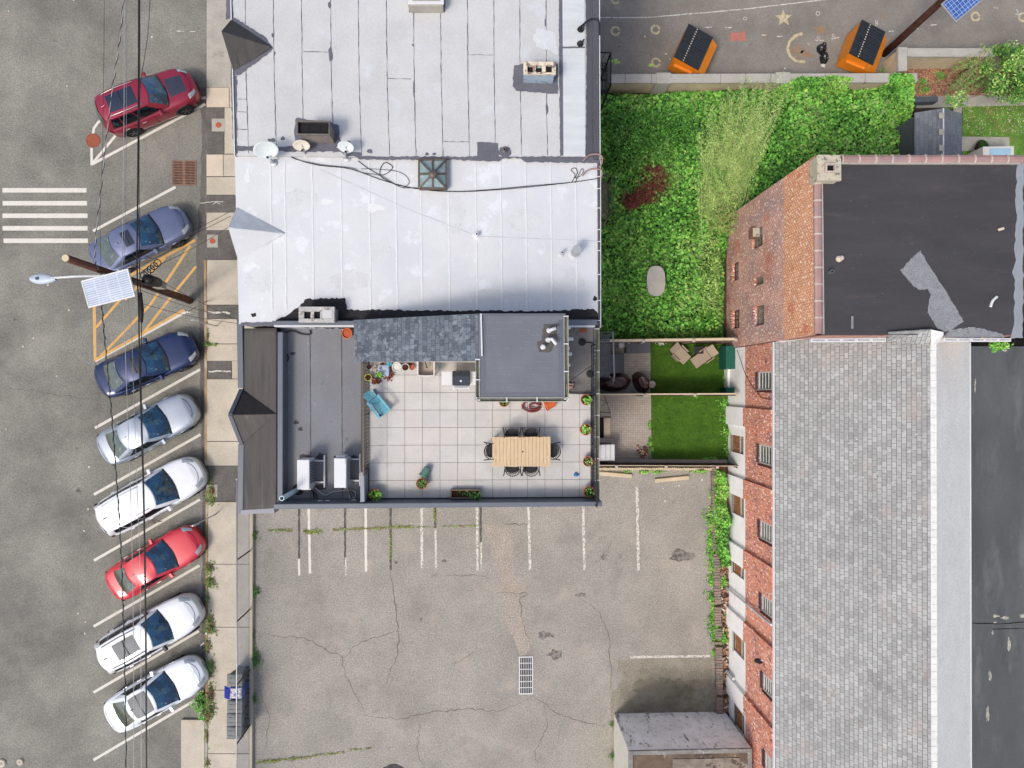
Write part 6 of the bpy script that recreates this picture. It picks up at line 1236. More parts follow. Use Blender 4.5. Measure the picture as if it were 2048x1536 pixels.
tarpo = tarp('blue_tarpaulin', 'crumpled blue sheet behind the bins at the mesh fence', 485, 1352, .25, .6, .3, 9, .2); tarpo.data.materials[0] = mat('blue_sheet', '#4a6aa8', .5, var=.3, vs=3); 
# ================================================================== CHAIN LINK FENCE
t = T('chain_link_fence', 'long galvanised chain link fence between the sidewalk and the parking lot', 'fence', W(501, 1270, .1)); hF = 1.85
ya, yb2 = W(501, 948, .12).y, W(501, 1700, .12).y; xf = W(500.5, 1200, .12).x
g = G(); g.tube([(xf, ya, hF), (xf, yb2, hF)], .03, 8); g.build('top_rail', m_galv, t, smooth=True)
for y in (1014, 1101, 1218, 1338, 1450, 1560, 1680):
    p = W(501, y, .12); g = G(); g.tube([(xf, p.y, .1), (xf, p.y, hF)], .035, 8); g.build('post', m_iron_b, t, smooth=True)
p = W(474, 948, hF); g = G(); g.tube([(xf, ya, .1), (xf, ya, hF+.05)], .04, 8); g.build('post', m_galv, t, smooth=True)
g = G(); st = .075; n = int((ya-yb2)/st)
def wire(a, b, w_=.0022):
    a, b = Vector(a), Vector(b); g.add([a+Vector((0, w_, 0)), b+Vector((0, w_, 0)), b-Vector((0, w_, 0)), a-Vector((0, w_, 0))], [(0, 1, 2, 3)]); g.add([a+Vector((w_, 0, 0)), b+Vector((w_, 0, 0)), b-Vector((w_, 0, 0)), a-Vector((w_, 0, 0))], [(0, 1, 2, 3)])
hh = hF-.15
for i in range(-int(hh/st), n):
    y0 = ya-i*st; a0, a1 = y0, y0-hh; z0, z1 = .12, hF
    if a0 > ya: z0 = .12+(a0-ya); a0 = ya
    if a1 < a0: wire((xf, a0, z0), (xf, a1, z1))
    y0 = ya-i*st; b0, b1 = y0, y0-hh; z0, z1 = hF, .12
    if b0 > ya: z0 = hF-(b0-ya); b0 = ya
    wire((xf, b0, z0), (xf, b1, z1))
g.build('wire_mesh', m_galv, t, normals=False)
wall_thing('low_kerb_wall', 'low beige kerb wall under the chain link fence', 'wall', [([(498.6, 1025), (505.5, 1025), (503.5, 1700), (498.6, 1700)], .2, 0, 'kerb', m_conc)])

# ================================================================== MANHOLES, GRATES
def disc(px, py, r, z, lab, nm='manhole_cover', mt=None, cat='manhole cover'):
    t = T(nm, lab, cat, W(px, py, z)); g = G(); g.lathe((0, 0, 0), [(r, -.002), (r, .006), (r*.92, .006)], 28); g.build('frame', m_rust, t, local=True)
    g = G(); g.lathe((0, 0, .002), [(r*.9, 0), (r*.9, .008)], 28); o = g.build('cover', mt or m_rust, t, local=True); g = G()
    for i in range(-3, 4):
        l = math.sqrt(max(0, (r*.8)**2-(i*r*.22)**2)); g.box((0, i*r*.22, .011), (2*l, r*.05, .004))
    g.build('cover_ribs', m_rust, o, local=True); return t
disc(186, 281, .33, .008, 'large rusty round manhole cover in the street at the white curved line')
m_red = mat('orange_valve', '#c9623f', .6, var=.08)
for x, y, lab in [(437, 250, 'small orange round valve cover in the grey pad level with the red car'), (425, 482, 'small orange round valve cover beside the slate blue car'), (424, 982, 'small orange round valve cover among weeds at the dark sidewalk gap')]:
    g = G(); g.box(W(x, y, .128), (.62 if x > 430 else .5, .6, .012)); t = disc(x, y, .13, .14, lab, 'valve_cover', m_red, 'valve cover'); g.build('pad', m_conc2, t, bevel=.01)
def grate(x0, y0, x1, y1, z, lab, nx, ny, mt, under, gaps=()):
    a, b = W(x0, y0, z), W(x1, y1, z); t = T('storm_drain', lab, 'drain grate', (a.x, a.y, 0)); g = G(); W_, H_ = b.x-a.x, a.y-b.y
    g.add([(a.x, a.y, z), (b.x, a.y, z), (b.x, b.y, z), (a.x, b.y, z)], [(0, 1, 2, 3)]); g.build('pit', m_dark, t); g = G(); q = z+.012
    for i in range(nx+1): x = a.x+W_*i/nx; wd = .022 if i not in (0, nx) and i not in gaps else .05; g.box((x, (a.y+b.y)/2, q), (wd if i not in (0, nx) else .05, H_+.05, .018))
    for j in range(ny+1): y = b.y+H_*j/ny; g.box(((a.x+b.x)/2, y, q+.001), (W_+.05, .028 if j not in (0, ny) else .05, .017))
    g.build('grate', mt, t); return t
grate(345, 322, 391, 370, .008, 'rusty square storm grate in the street gutter by the sidewalk', 19, 9, m_rust_g, 0, (9, 10)); grate(1039, 1314, 1065, 1387, .012, 'long white slotted drain grate in the parking lot', 7, 6, m_white, 0)
g = G()
for y in (348, 508): pass

# ================================================================== CARS
def car(px, py, ang, lab, body, kind='sedan', Ln=4.7, Wd=1.85, roof=None, sun=None, rails=None, hood=None, gl=None, rearg=None):
    p = W(px, py, .7); t = T('parked_car', lab, 'car', (p.x, p.y, .004), rz=R(ang), group='cars parked along the sidewalk')
    suv = kind == 'suv'; van = kind == 'van'; Ln *= .975; Wd *= .97; hl, hw = Ln/2, Wd/2; wb = Ln*.29; wr = .36 if suv else .335
    zh, zbelt, zrf = (1.08, 1.12, 1.72) if suv else (.92, .98, 1.47)
    if van: zh, zbelt, zrf = 1.0, 1.05, 1.68
    rear_x = {'sedan': -hl+.06, 'suv': -hl+.06, 'van': -hl+.06}[kind]
    def plan(x):
        s_ = x/hl
        if s_ > 0: return hw*(1-abs(s_)**6.0)**(1/3.2)*(1-.05*s_*s_)
        return hw*(1-abs(s_)**9)**(1/3.6)*(1-.03*s_*s_)
    def top(x):
        s_ = x/hl
        if s_ > .2: return zh-.16*((s_-.2)/.8)**2.2-.10*max(0, s_-.85)/.15
        if s_ < -.72 and kind == 'sedan': return zh+.04-.10*max(0, -s_-.9)/.1
        return zh+.03 if kind == 'sedan' else zbelt-.02
    N = 64; xs_ = [hl*math.sin(math.pi/2*(-1+2*i/N))*.995 for i in range(N+1)]
    ws = [(0, 1), (.35, 1), (.68, .985), (.86, .955), (.955, .90)]
    vs = []; K = 0
    for x in xs_:
        w_ = max(plan(x), .05); zt = top(x); e = 1-abs(x/hl)**8
        zb_ = .24
        for xc in (wb, -wb):
            if abs(x-xc) < wr+.06: zb_ = max(zb_, wr+math.sqrt(max(0, (wr+.06)**2-(x-xc)**2)))
        ring = [(0, zt+.035), (.35*w_, zt+.032), (.66*w_, zt+.02), (.84*w_, zt-.0), (.93*w_, zt-.045), (.975*w_, zt-.13), (.995*w_, zt-.26), (1.0*w_, max(zt-.42, zb_+.04)), (.985*w_, max(.38, zb_+.02)), (.95*w_, zb_), (.6*w_, .22)]
        if van or suv: pass
        full = ring+[(-a, b) for a, b in reversed(ring[1:])]; K = len(full); vs += [(x, a, b) for a, b in full]
    fs = []
    for i in range(N):
        for j in range(K): fs.append((i*K+j, i*K+(j+1) % K, (i+1)*K+(j+1) % K, (i+1)*K+j))
    fs.append(tuple(range(K))); fs.append(tuple(N*K+j for j in range(K-1, -1, -1)))
    g = G(); g.add(vs, fs); bd = g.build('body', body, t, local=True, smooth=True)
    # greenhouse
    if kind == 'sedan': B = (-hl*.74, hl*.36); Tp = (-hl*.36, hl*.02)
    elif suv: B = (-hl*.94, hl*.36); Tp = (-hl*.80, hl*.08)
    else: B = (-hl*.93, hl*.42); Tp = (-hl*.80, hl*.12)
    wbt, wtp = hw*.90, hw*.70
    zb0 = top(0)+.0
    def gh(u, s_):   # ring param: u in 0..1 along perimeter not needed; corners
        pass
    def P(fx, fy, k, off=0):   # k 0 belt .. 1 roof ; fx -1..1 rear-front ; fy -1..1
        xb = B[0]+(B[1]-B[0])*(fx+1)/2; xt = Tp[0]+(Tp[1]-Tp[0])*(fx+1)/2; x = xb+(xt-xb)*k
        bow = .17*(1-fy*fy) if fx > 0 else -.12*(1-fy*fy); x += bow*abs(fx)**6
        taper = 1-.10*max(0, -fx)**2-.06*max(0, fx)**2
        y = fy*(wbt+(wtp-wbt)*k)*taper
        z = zb0+(zrf-zb0)*k-.05*k*fy*fy-.05*k*(max(0, fx)**3+max(0, -fx)**3)
        if fx > .9 or fx < -.9: z += 0
        bul = .03*math.sin(math.pi*k)
        return Vector((x+off*.9*(1 if fx > 0 else -1)*(abs(fx) > .985)+bul*(1 if fx > 0 else -1)*(abs(fx) > .985), y+(off+bul)*math.copysign(1, fy)*(abs(fy) > .985), z+off))
    def loop(k, off=0):
        pts = [P(f, 1, k, off) for f in np.linspace(-1, 1, 15)]+[P(1, f, k, off) for f in np.linspace(1, -1, 11)[1:-1]]+[P(f, -1, k, off) for f in np.linspace(1, -1, 15)]+[P(-1, f, k, off) for f in np.linspace(-1, 1, 11)[1:-1]]
        return pts
    g = G(); ks = [-.12, 0, .25, .5, .75, 1.0]; loops = [loop(k) for k in ks]; n = len(loops[0]); vs = [q for l in loops for q in l]; fs = []
    for i in range(len(ks)-1):
        for j in range(n): fs.append((i*n+j, i*n+(j+1) % n, (i+1)*n+(j+1) % n, (i+1)*n+j))
    g.add(vs, fs)
    def rf(u, v): 
        fx, fy = -1+2*u, -1+2*v; q = P(fx, fy, 1); q.z = zrf-.05*fy*fy-.05*(abs(fx)**3)+.0; return q
    g.grid(rf, 20, 12); rfp = g.build('roof', roof or body, t, local=True, smooth=True, normals=True)
    def patch(f, nm, mt, nu=10, nv=8, par=None): g = G(); g.grid(f, nu, nv); return g.build(nm, mt, par or t, local=True, smooth=True)
    patch(lambda u, v: P(1, -.93+1.86*u, -.02+.98*v, .008)+Vector((.006, 0, .004)), 'windshield', gl or m_cglass)
    patch(lambda u, v: P(-1, -.86+1.72*u, .10+.80*v, .008)+Vector((-.006, 0, .004)), 'rear_window', rearg or m_cglass2)
    cuts = [(-.80, -.47), (-.43, .12), (.16, .82)] if kind != 'sedan' else [(-.62, -.02), (.02, .72)]
    for s_ in (-1, 1):
        for (f0, f1) in cuts: patch(lambda u, v: P(f0+(f1-f0)*u, s_, .06+.84*v, .006), 'side_window', m_sglass, 6, 5)
    # black seal round the windshield
    for s_ in (-1, 1):
        q = P(.74, s_, .05); g = G(); g.box((q.x, q.y+s_*.13, q.z+.02), (.15, .24, .14), s_*-.15); mo = g.build('wing_mirror', m_iron if lab.startswith('white suv') else body, t, local=True, bevel=.03)
    patch(lambda u, v: P(1, -.97+1.94*u, -.13+.12*v, .012)+Vector((.012, 0, .0)), 'cowl', m_iron, 12, 3)
    g = G(); ho = [(hl*.37, .80), (hl*.55, .82), (hl*.72, .80), (hl*.84, .72), (hl*.90, .52), (hl*.925, .25), (hl*.93, 0)]; ho = ho+[(x, -k) for x, k in reversed(ho[:-1])]
    pt_ = [Vector((x, k*plan(x), top(x)+.033-.0*abs(k)-.055*max(0, abs(k)-.66)/.18)) for x, k in ho]; g.tube([q+Vector((0, 0, .0)) for q in pt_], .010, 4)
    if kind == 'sedan':
        to = [(-hl*.76, .78), (-hl*.90, .76), (-hl*.945, .5), (-hl*.955, 0)]; to = to+[(x, -k) for x, k in reversed(to[:-1])]; g.tube([Vector((x, k*plan(x), top(x)+.033-.055*max(0, abs(k)-.66)/.18)) for x, k in to], .009, 4)
    for s_ in (-1, 1):
        for xx in ((hl*.40, -hl*.02, -hl*.42) if kind == 'sedan' else (hl*.42, .02, -hl*.40)): g.tube([Vector((xx, s_*(plan(xx)*k+.003), z)) for k, z in ((.93, top(xx)-.05), (.975, top(xx)-.13), (.995, top(xx)-.26), (1., .5), (.985, .38))], .008, 4)
    g.build('panel_gaps', m_dark, bd, local=True)
    patch(lambda u, v: Vector((hl*(1.0-.9*abs(u-.5)**3.2*1.6)-.03+.03*v, (u-.5)*Wd*.86, .26+.16*v)), 'lower_bumper', m_iron, 16, 3)
    for x in (wb, -wb):
        for s_ in (-1, 1):
            g = G(); yc = s_*(hw-.14); M = Matrix.Rotation(R(90), 3, 'X')
            g.lathe((x, yc, wr), [(wr*.6, -.115), (wr*.93, -.115), (wr, -.08), (wr, .08), (wr*.93, .115), (wr*.6, .115)], 28, 0, M); wh = g.build('wheel', m_rubber, t, local=True, smooth=False)
            g = G(); g.lathe((x, yc, wr), [(wr*.62, -.09), (wr*.62, .09)], 24, 0, M)
            for k in range(5): a = 2*math.pi*k/5; g.box((x+math.cos(a)*wr*.3, yc+s_*.105, wr+math.sin(a)*wr*.3), (wr*.6, .03, .06), M=Matrix.Rotation(-a, 3, 'Y'))
            g.build('rim', m_rim, wh, local=True)
    for s_ in (-1, 1):
        def lampf(u, v, s_=s_):
            x = hl*(.80+.155*u); w_ = plan(x); k = .70+.24*v-.06*u; return Vector((x+.01, s_*w_*k, top(x)+.018-.05*max(0, k-.8)/.14-.02*v+.012))
        patch(lampf, 'headlight', m_lampg, 8, 5)
        def tail(u, v, s_=s_):
            x = -hl*(.985-.10*u); w_ = plan(x); return Vector((x-.012, s_*(w_*(.62+.40*min(1, u*1.3))+.008), .68+.16*v)) if kind == 'sedan' else Vector((x-.012, s_*(w_*(.70+.32*min(1, u*1.3))+.008), .72+.3*v))
        patch(tail, 'tail_light', m_lampr, 6, 4)
    # bumper trim, grille and plate
    g = G(); g.grid(lambda u, v: Vector((hl*.985-abs(u-.5)**3*.9+.012, (u-.5)*Wd*.62, .45+.2*v)), 14, 3); g.build('grille', m_iron, t, local=True, smooth=True)
    g = G(); g.box((-hl-.004, 0, .62), (.02, .34, .14)); g.build('number_plate', m_plate, t, local=True)
    g = G()
    for s_ in (-1, 1): g.beam((hl*.42, s_*hw*.62, top(hl*.42)+.034), (hl*.86, s_*hw*.5, top(hl*.86)+.03), .012, .006)
    g.tube([(hl*.86, y, top(hl*.86)+.035-.02*abs(y)) for y in np.linspace(-hw*.6, hw*.6, 9)], .006, 4); g.build('bonnet_crease', body, bd, local=True)
    g = G(); g.tube([P(1, y, -.02, .03) for y in np.linspace(-.85, .2, 8)], .012, 5); g.tube([P(1, y, .03, .035) for y in np.linspace(-.1, .8, 8)], .01, 5); g.build('wipers', m_iron, t, local=True)
    zt_ = zrf+.006
    if sun:
        mt, x0, x1, ww = sun; g = G(); g.grid(lambda u, v: (lambda fx, fy: rf((fx+1)/2, (fy+1)/2)+Vector((0, 0, .009)))(x0+(x1-x0)*u, -ww+2*ww*v), 8, 8); sr = g.build('sunroof', mt, t, local=True, smooth=True)
        g = G(); q0, q1 = rf(((x0+x1)/2+1)/2, (-ww+1)/2), rf(((x0+x1)/2+1)/2, (ww+1)/2); g.beam(q0+Vector((0, 0, .04)), q1+Vector((0, 0, .04)), .02, .012); g.build('sunroof_bar', m_iron, sr, local=True)
    if rails:
        for s_ in (-1, 1): g = G(); g.tube([rf(u, (1+s_*.86)/2)+Vector((0, 0, h)) for u, h in ((.12, .0), (.16, .05), (.5, .055), (.84, .05), (.9, .0))], .018, 6); g.build('roof_rail', rails, t, local=True, smooth=True)
    g = G(); q = rf(.10, .5); g.box((q.x, 0, q.z+.03), (.16, .035, .05), M=Matrix.Rotation(R(-10), 3, 'Y')); g.build('antenna', m_iron if body in WHITES else body, t, local=True, bevel=.01)
    for s_ in (-1, 1):
        for fx in (.1, -.45): q = P(fx, s_, 0); g = G(); g.box((q.x, s_*(hw*.995), zb0-.2), (.2, .03, .03)); g.build('door_handle', m_alu if body not in WHITES else body, t, local=True, bevel=.008)
    if hood: patch(lambda u, v: Vector((hl*(.48+.34*u), (v-.5)*hw*.95*(1-.12*u), top(hl*(.48+.34*u))+.041-.012*(abs(v-.5)*2)**2)), 'bonnet_decal', hood, 8, 6, bd)
    g = G()
    if suv:
        for s_ in (-1, 1):
            for xc in (wb, -wb):
                g = G(); pts = [(xc+(wr+.09)*math.cos(a), s_*(plan(xc)+.004), wr+(wr+.09)*math.sin(a)) for a in np.linspace(.1, math.pi-.1, 12)]; g.tube(pts, .035, 5); g.build('wheel_arch_trim', m_iron, t, local=True)
    return t
p_white = paint('paint_white', '#e9ebee', rough=.35); p_white2 = paint('paint_white_warm', '#e6e8ea', rough=.35); p_white3 = paint('paint_white_cool', '#e8edf2', rough=.35); WHITES = (p_white, p_white2, p_white3)
p_red = paint('paint_dark_red', '#94203a', .2); p_red2 = paint('paint_bright_red', '#cf2f3e', .1, .35); p_slate = paint('paint_slate_blue', '#6a7391', .45, .35); p_navy = paint('paint_navy', '#182c57', .4, .3); p_silver = paint('paint_silver', '#a9b2bd', .5, .35)
p_decal = paint('bonnet_black', '#38394a', .1, .4)
car(298, 203, 24, 'dark red off-road car with black bonnet panel, topmost of the row', p_red, 'suv', 4.6, 1.9, sun=(m_sroof, -.62, .62, .62), rails=mat('chrome_rail', '#d8c9c9', .25, .6), hood=p_decal)
car(281, 479, 28, 'slate blue sedan with small sunroof just above the leaning pole', p_slate, 'sedan', 4.75, 1.88, sun=(m_sroof, -.1, .75, .55))
car(294, 727, 24, 'navy blue sedan parked below the yellow hatching', p_navy, 'sedan', 4.75, 1.87, sun=(m_sroof, -.1, .8, .6))
car(297, 857, 28, 'silver grey sedan between the navy car and the long white one', p_silver, 'sedan', 4.75, 1.84)
car(304, 990, 29, 'long white estate van with dark side windows and roof rails', p_white, 'van', 5.15, 1.95, rails=p_silver)
car(311, 1124, 31, 'bright red sedan parked between two white cars', p_red2, 'sedan', 4.65, 1.82)
car(303, 1263, 29, 'white suv with grey roof glass, second car from the bottom', p_white2, 'suv', 4.9, 1.93, sun=(m_sroof_g, -.35, .62, .58), rails=m_iron)
car(312, 1387, 29, 'white hatchback with wide grey glass roof, lowest car of the row', p_white3, 'sedan', 4.8, 1.88, sun=(m_sroof_g, -.85, .9, .8))

# ================================================================== POLES AND WIRES
pt, pb = W(131, 516, 10.3), W(380, 601, .0); t = T('utility_pole', 'brown wooden utility pole leaning over the yellow hatching with boxes and insulators', 'utility pole', pb)
def pl(k): return pb.lerp(pt, k)
g = G(); g.tube([pl(0), pl(.5), pl(1)], [.17, .14, .12], 14); g.build('pole', m_wood_p, t, smooth=True); g = G(); g.lathe(pl(1), [(.12, -.01), (.11, .02)], 14); g.build('pole_top', m_stone_f, t)
g = G(); g.lathe(pl(.47)+Vector((.35, .15, 0)), [(.05, -.5), (.2, -.45), (.22, .3), (.2, .42), (.06, .48)], 18); tr = g.build('transformer', m_iron, t, smooth=True)
g = G(); g.box(pl(.40)+Vector((.3, .1, 0)), (.4, .3, .5)); g.build('junction_box', m_conc2, t, bevel=.02)
g = G()
for k in (.52, .58, .66, .74): q = pl(k); g.beam(q+Vector((-.4, .1, 0)), q+Vector((.45, -.1, 0)), .06, .06)
g.build('bracket_arm', m_iron, t)
for i, (dx, dy, k) in enumerate([(-.15, .25, .62), (.05, .22, .63), (.22, .2, .64), (-.3, .15, .61)]): g = G(); g.lathe(pl(k)+Vector((dx, dy, .1)), [(.05, -.1), (.08, -.06), (.05, -.02), (.08, .02), (.04, .08)], 10); g.build('insulator', m_white_pl, t)
g = G(); q = pl(.52)
for i in range(5): c_ = q+Vector((.35+.1*i, .25+.13*i, .2-.06*i)); g.tube([c_+Vector((.14*math.cos(a), .14*math.sin(a), 0)) for a in [2*math.pi*j/14 for j in range(15)]], .02, 5)
g.build('cable_coil', m_cable, t, smooth=True)
g = G(); g.tube([pl(.02)+Vector((.1, -.1, .2)), pl(.25)+Vector((.08, -.12, 0)), pl(.5)+Vector((.1, -.1, 0))], .03, 6); g.build('riser_cable', m_cable, t)
# street light
a = W(205, 551, 8.6); b = W(103, 556, 8.8); h = W(84, 558, 8.75); t = T('street_light', 'white cobra head street light reaching out over the road', 'street light', a)
g = G(); g.tube([a+Vector((.3, .05, -.25)), a, a.lerp(b, .5)+Vector((0, 0, .08)), b], .04, 8); g.build('arm', m_white, t, smooth=True)
g = G(); hd = (h-b); hd.z = 0; g.grid(lambda u, v: (lambda s_, w_: h+Vector((s_, w_*math.cos(v*2*math.pi), .09*math.sin(v*2*math.pi)*(1 if math.sin(v*2*math.pi) > 0 else .6))))(-.37+.85*u, .03+.19*math.sin(math.pi*min(1, (u*.96+.02)))**.6*(1-.45*u)), 18, 20); g.build('lamp_head', mat('lamp_grey', '#c4d0da', .4, var=.03), t, smooth=True)
g = G(); g.lathe(h+Vector((-.1, 0, .08)), [(.05, 0), (.05, .05)], 12); g.build('photocell', mat('photocell', '#44546a', .4), t)
# solar panel
q = [W(159, 566, 8.3), W(250, 542, 8.9), W(274, 589, 8.9), W(186, 611, 8.3)]; cc = sum(q, Vector())/4; t = T('solar_panel', 'pale glaring solar panel with white frame mounted on the leaning pole', 'solar panel', cc)
def solar(t, q, mt, fr):
    xa = (q[1]-q[0]); ya = (q[3]-q[0]); lx, ly = xa.length, ya.length; xa.normalize(); zn = xa.cross(ya).normalized(); 
    if zn.z < 0: zn = -zn
    ya = zn.cross(xa); M = Matrix((xa, ya, zn)).transposed().to_4x4(); M.translation = sum(q, Vector())/4; Pn = D.objects.new('panel_mount', None)
    g = G(); g.box((0, 0, 0), (lx-.05, ly-.05, .03)); o = g.build('cells', mt, None, local=True); o.parent = t; o.matrix_local = Matrix.Translation(-t.location) @ M
    g = G()
    for s_ in (-1, 1): g.box((0, s_*ly/2, .005), (lx+.05, .05, .05)); g.box((s_*lx/2, 0, .006), (.05, ly, .05))
    o = g.build('frame', fr, None, local=True, bevel=.004); o.parent = t; o.matrix_local = Matrix.Translation(-t.location) @ M
    g = G(); g.box((0, 0, -.1), (.1, ly*.8, .1)); g.box((0, 0, -.3), (.08, .08, .4)); o = g.build('bracket', m_alu, None, local=True); o.parent = t; o.matrix_local = Matrix.Translation(-t.location) @ M
    D.objects.remove(Pn)
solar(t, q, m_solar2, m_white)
g = G(); g.beam(cc-Vector((0, 0, .3)), pl(.78), .06, .06); g.build('support_arm', m_alu, t)
b0 = W(1768, 108, 0); b1 = W(1768, 108, 0)+(W(1886, 0, 4.7)-W(1768, 108, 0))*2.1; t = T('utility_pole', 'brown wooden pole rising beside the right dumpster', 'utility pole', b0); g = G(); g.tube([b0, b0.lerp(b1, .5), b1], [.17, .15, .13], 14); g.build('pole', m_wood_p, t, smooth=True)
q = [W(1888, 6, 6.3), W(1948, -48, 6.9), W(1990, -20, 6.9), W(1904, 47, 6.3)]; q = [W(1889, 5, 6.5), W(1945, -42, 6.5), W(1962, 0, 6.5), W(1905, 47, 6.5)]
t = T('solar_panel', 'deep blue solar panel with silver frame at the top right corner', 'solar panel', sum(q, Vector())/4); solar(t, q, m_solar, m_galv)
g = G(); cc = sum(q, Vector())/4; g.beam(cc-Vector((0, 0, .3)), b0.lerp(b1, .68), .08, .08); g.build('support_arm', m_alu, t)
def span(pix, z, r, lab, mt, nm='power_line', twist=0, cat='cable'):
    P0 = [W(x, y, z if not isinstance(z, (list, tuple)) else z[i]) for i, (x, y) in enumerate(pix)]; out = []; k = len(P0)
    for i in range(k-1):
        p0, p1, p2, p3 = P0[max(i-1, 0)], P0[i], P0[i+1], P0[min(i+2, k-1)]
        for j in range(10): s_ = j/10; out.append(.5*((2*p1)+(p2-p0)*s_+(2*p0-5*p1+4*p2-p3)*s_*s_+(3*p1-p0-3*p2+p3)*s_**3))
    out.append(P0[-1]); t = T(nm, lab, cat, P0[0]); 
    if twist:
        L_ = sum((out[i+1]-out[i]).length for i in range(len(out)-1)); n = int(L_/.11); fine = []; acc = 0
        for i in range(n):
            f_ = i/n*(len(out)-1); a_ = out[int(f_)]; b_ = out[min(int(f_)+1, len(out)-1)]; fine.append(a_.lerp(b_, f_-int(f_)))
        g = G(); g.tube(fine, r*.8, 5); o = g.build('core', m_cable_w if twist == 1 else m_cable_g, t, smooth=True)
        g = G(); g.tube([p+Vector((math.cos(i*1.3)*r*1.5, 0, math.sin(i*1.3)*r*1.5)) for i, p in enumerate(fine)], r*.75, 4); g.build('wrapped_cable', mt, t, smooth=True)
    else: g = G(); g.tube(out, r, 6); g.build('wire', mt, t, smooth=True)
    return t
span([(277, -150), (277.5, 0), (276, 300), (274, 520), (277, 610), (280, 760), (287, 1000), (291, 1250), (293, 1536), (295, 1800)], 7.2, .024, 'thick black overhead cable running the length of the street', m_cable)
span([(279.5, -150), (279.5, 150), (278, 350), (279, 530), (283, 640), (282, 760), (288.5, 1000), (292.5, 1260), (293.5, 1536)], 7.25, .015, 'second black overhead cable hugging the thick one', m_cable)
g = G(); g.tube([W(281, 585, 7.2), W(283, 620, 7.2), W(283, 645, 7.2)], [.05, .08, .05], 10); tag(g.build('splice_closure', m_cable, smooth=True), 'fat black splice sleeve on the thick overhead cable below the solar panel', 'cable sleeve')
span([(252, -100), (243, 50), (222, 200), (205, 350), (190, 500), (197, 540)], 8.6, .016, 'pale twisted overhead wire above the pole', m_cable, twist=1)
span([(200, 540), (206, 640), (219, 780), (231, 930), (241, 1080), (247, 1250), (251, 1420), (254, 1700)], 8.3, .018, 'dark twisted overhead bundle below the solar panel', m_cable, twist=2)
span([(249, -100), (248.5, 150), (247, 350), (245, 530), (250, 680), (256, 850), (263, 1050), (267, 1300), (267.5, 1700)], 7.8, .010, 'thin pale overhead wire left of the black cables', m_cable_w)
span([(253, -100), (253, 200), (251, 400), (249, 540), (262, 650), (268, 800), (275, 1000), (281, 1200), (283, 1700)], 7.9, .008, 'thin grey overhead wire next to the black cables', m_alu)
span([(209, -100), (208, 80), (205, 300), (200, 430), (202, 530)], 8.8, .006, 'hair thin dark wire left of the pale twisted one', m_cable)
span([(304, -100), (298, 40), (290, 110), (281, 165), (275, 260)], 7.4, .010, 'thin black wire slanting to the thick cable above the red car', m_cable)
for i, (a, b, z0, z1, lab) in enumerate([((250, 520), (457, 425), 7.2, 7.2, 'uppermost thin service wire from the pole to the white dormer'), ((300, 500), (462, 432), 7.4, 7.0, 'second service wire from the pole to the white dormer'), ((285, 545), (470, 447), 7.0, 6.8, 'third service wire meeting the white dormer corner'),
        ((262, 527), (480, 642), 7.5, 6.9, 'service wire from the pole to the corner of the grey mansard'), ((280, 580), (482, 640), 7.0, 6.8, 'lower thin service wire to the grey mansard corner'), ((282, 607), (482, 648), 7.0, 6.7, 'lowest thin service wire to the grey mansard corner'),
        ((286, 600), (530, 296), 7.2, 9.0, 'thin wire running up to the large satellite dish')][:6]):
    m_ = ((a[0]+b[0])/2, (a[1]+b[1])/2+5); span([a, m_, b], [z0, (z0+z1)/2, z1], .009, lab, m_cable, 'service_wire')
# sign posts
def signpost(base, top, h, lab, face=True):
    b = W(*base, .13); p = W(*top, h); t = T('parking_sign', lab, 'sign post', b); g = G(); g.tube([b, p], .03, 8); g.build('post', m_galv, t)
    if face: 
        d = (p-b).normalized(); g = G(); g.box(p-Vector((0, 0, .25)), (.2, .02, .45)); g.build('sign_plate', m_white_pl, t, bevel=.008)
    return t
signpost((432, 1028), (385, 1052), 2.9, 'galvanised parking sign post over the bonnet of the bright red car')
signpost((433, 652), (385, 640), 3.2, 'galvanised parking sign post beside the yellow hatching on the sidewalk')
signpost((412, 603), (375, 624), 2.6, 'short leaning post at the kerb by the lower end of the hatching', True)

g_t1 = mat('turf_blade_dark', (.05, .14, .006), .8); g_t2 = mat('turf_blade', (.085, .22, .012), .8); g_t3 = mat('turf_blade_pale', (.2, .36, .05), .8)
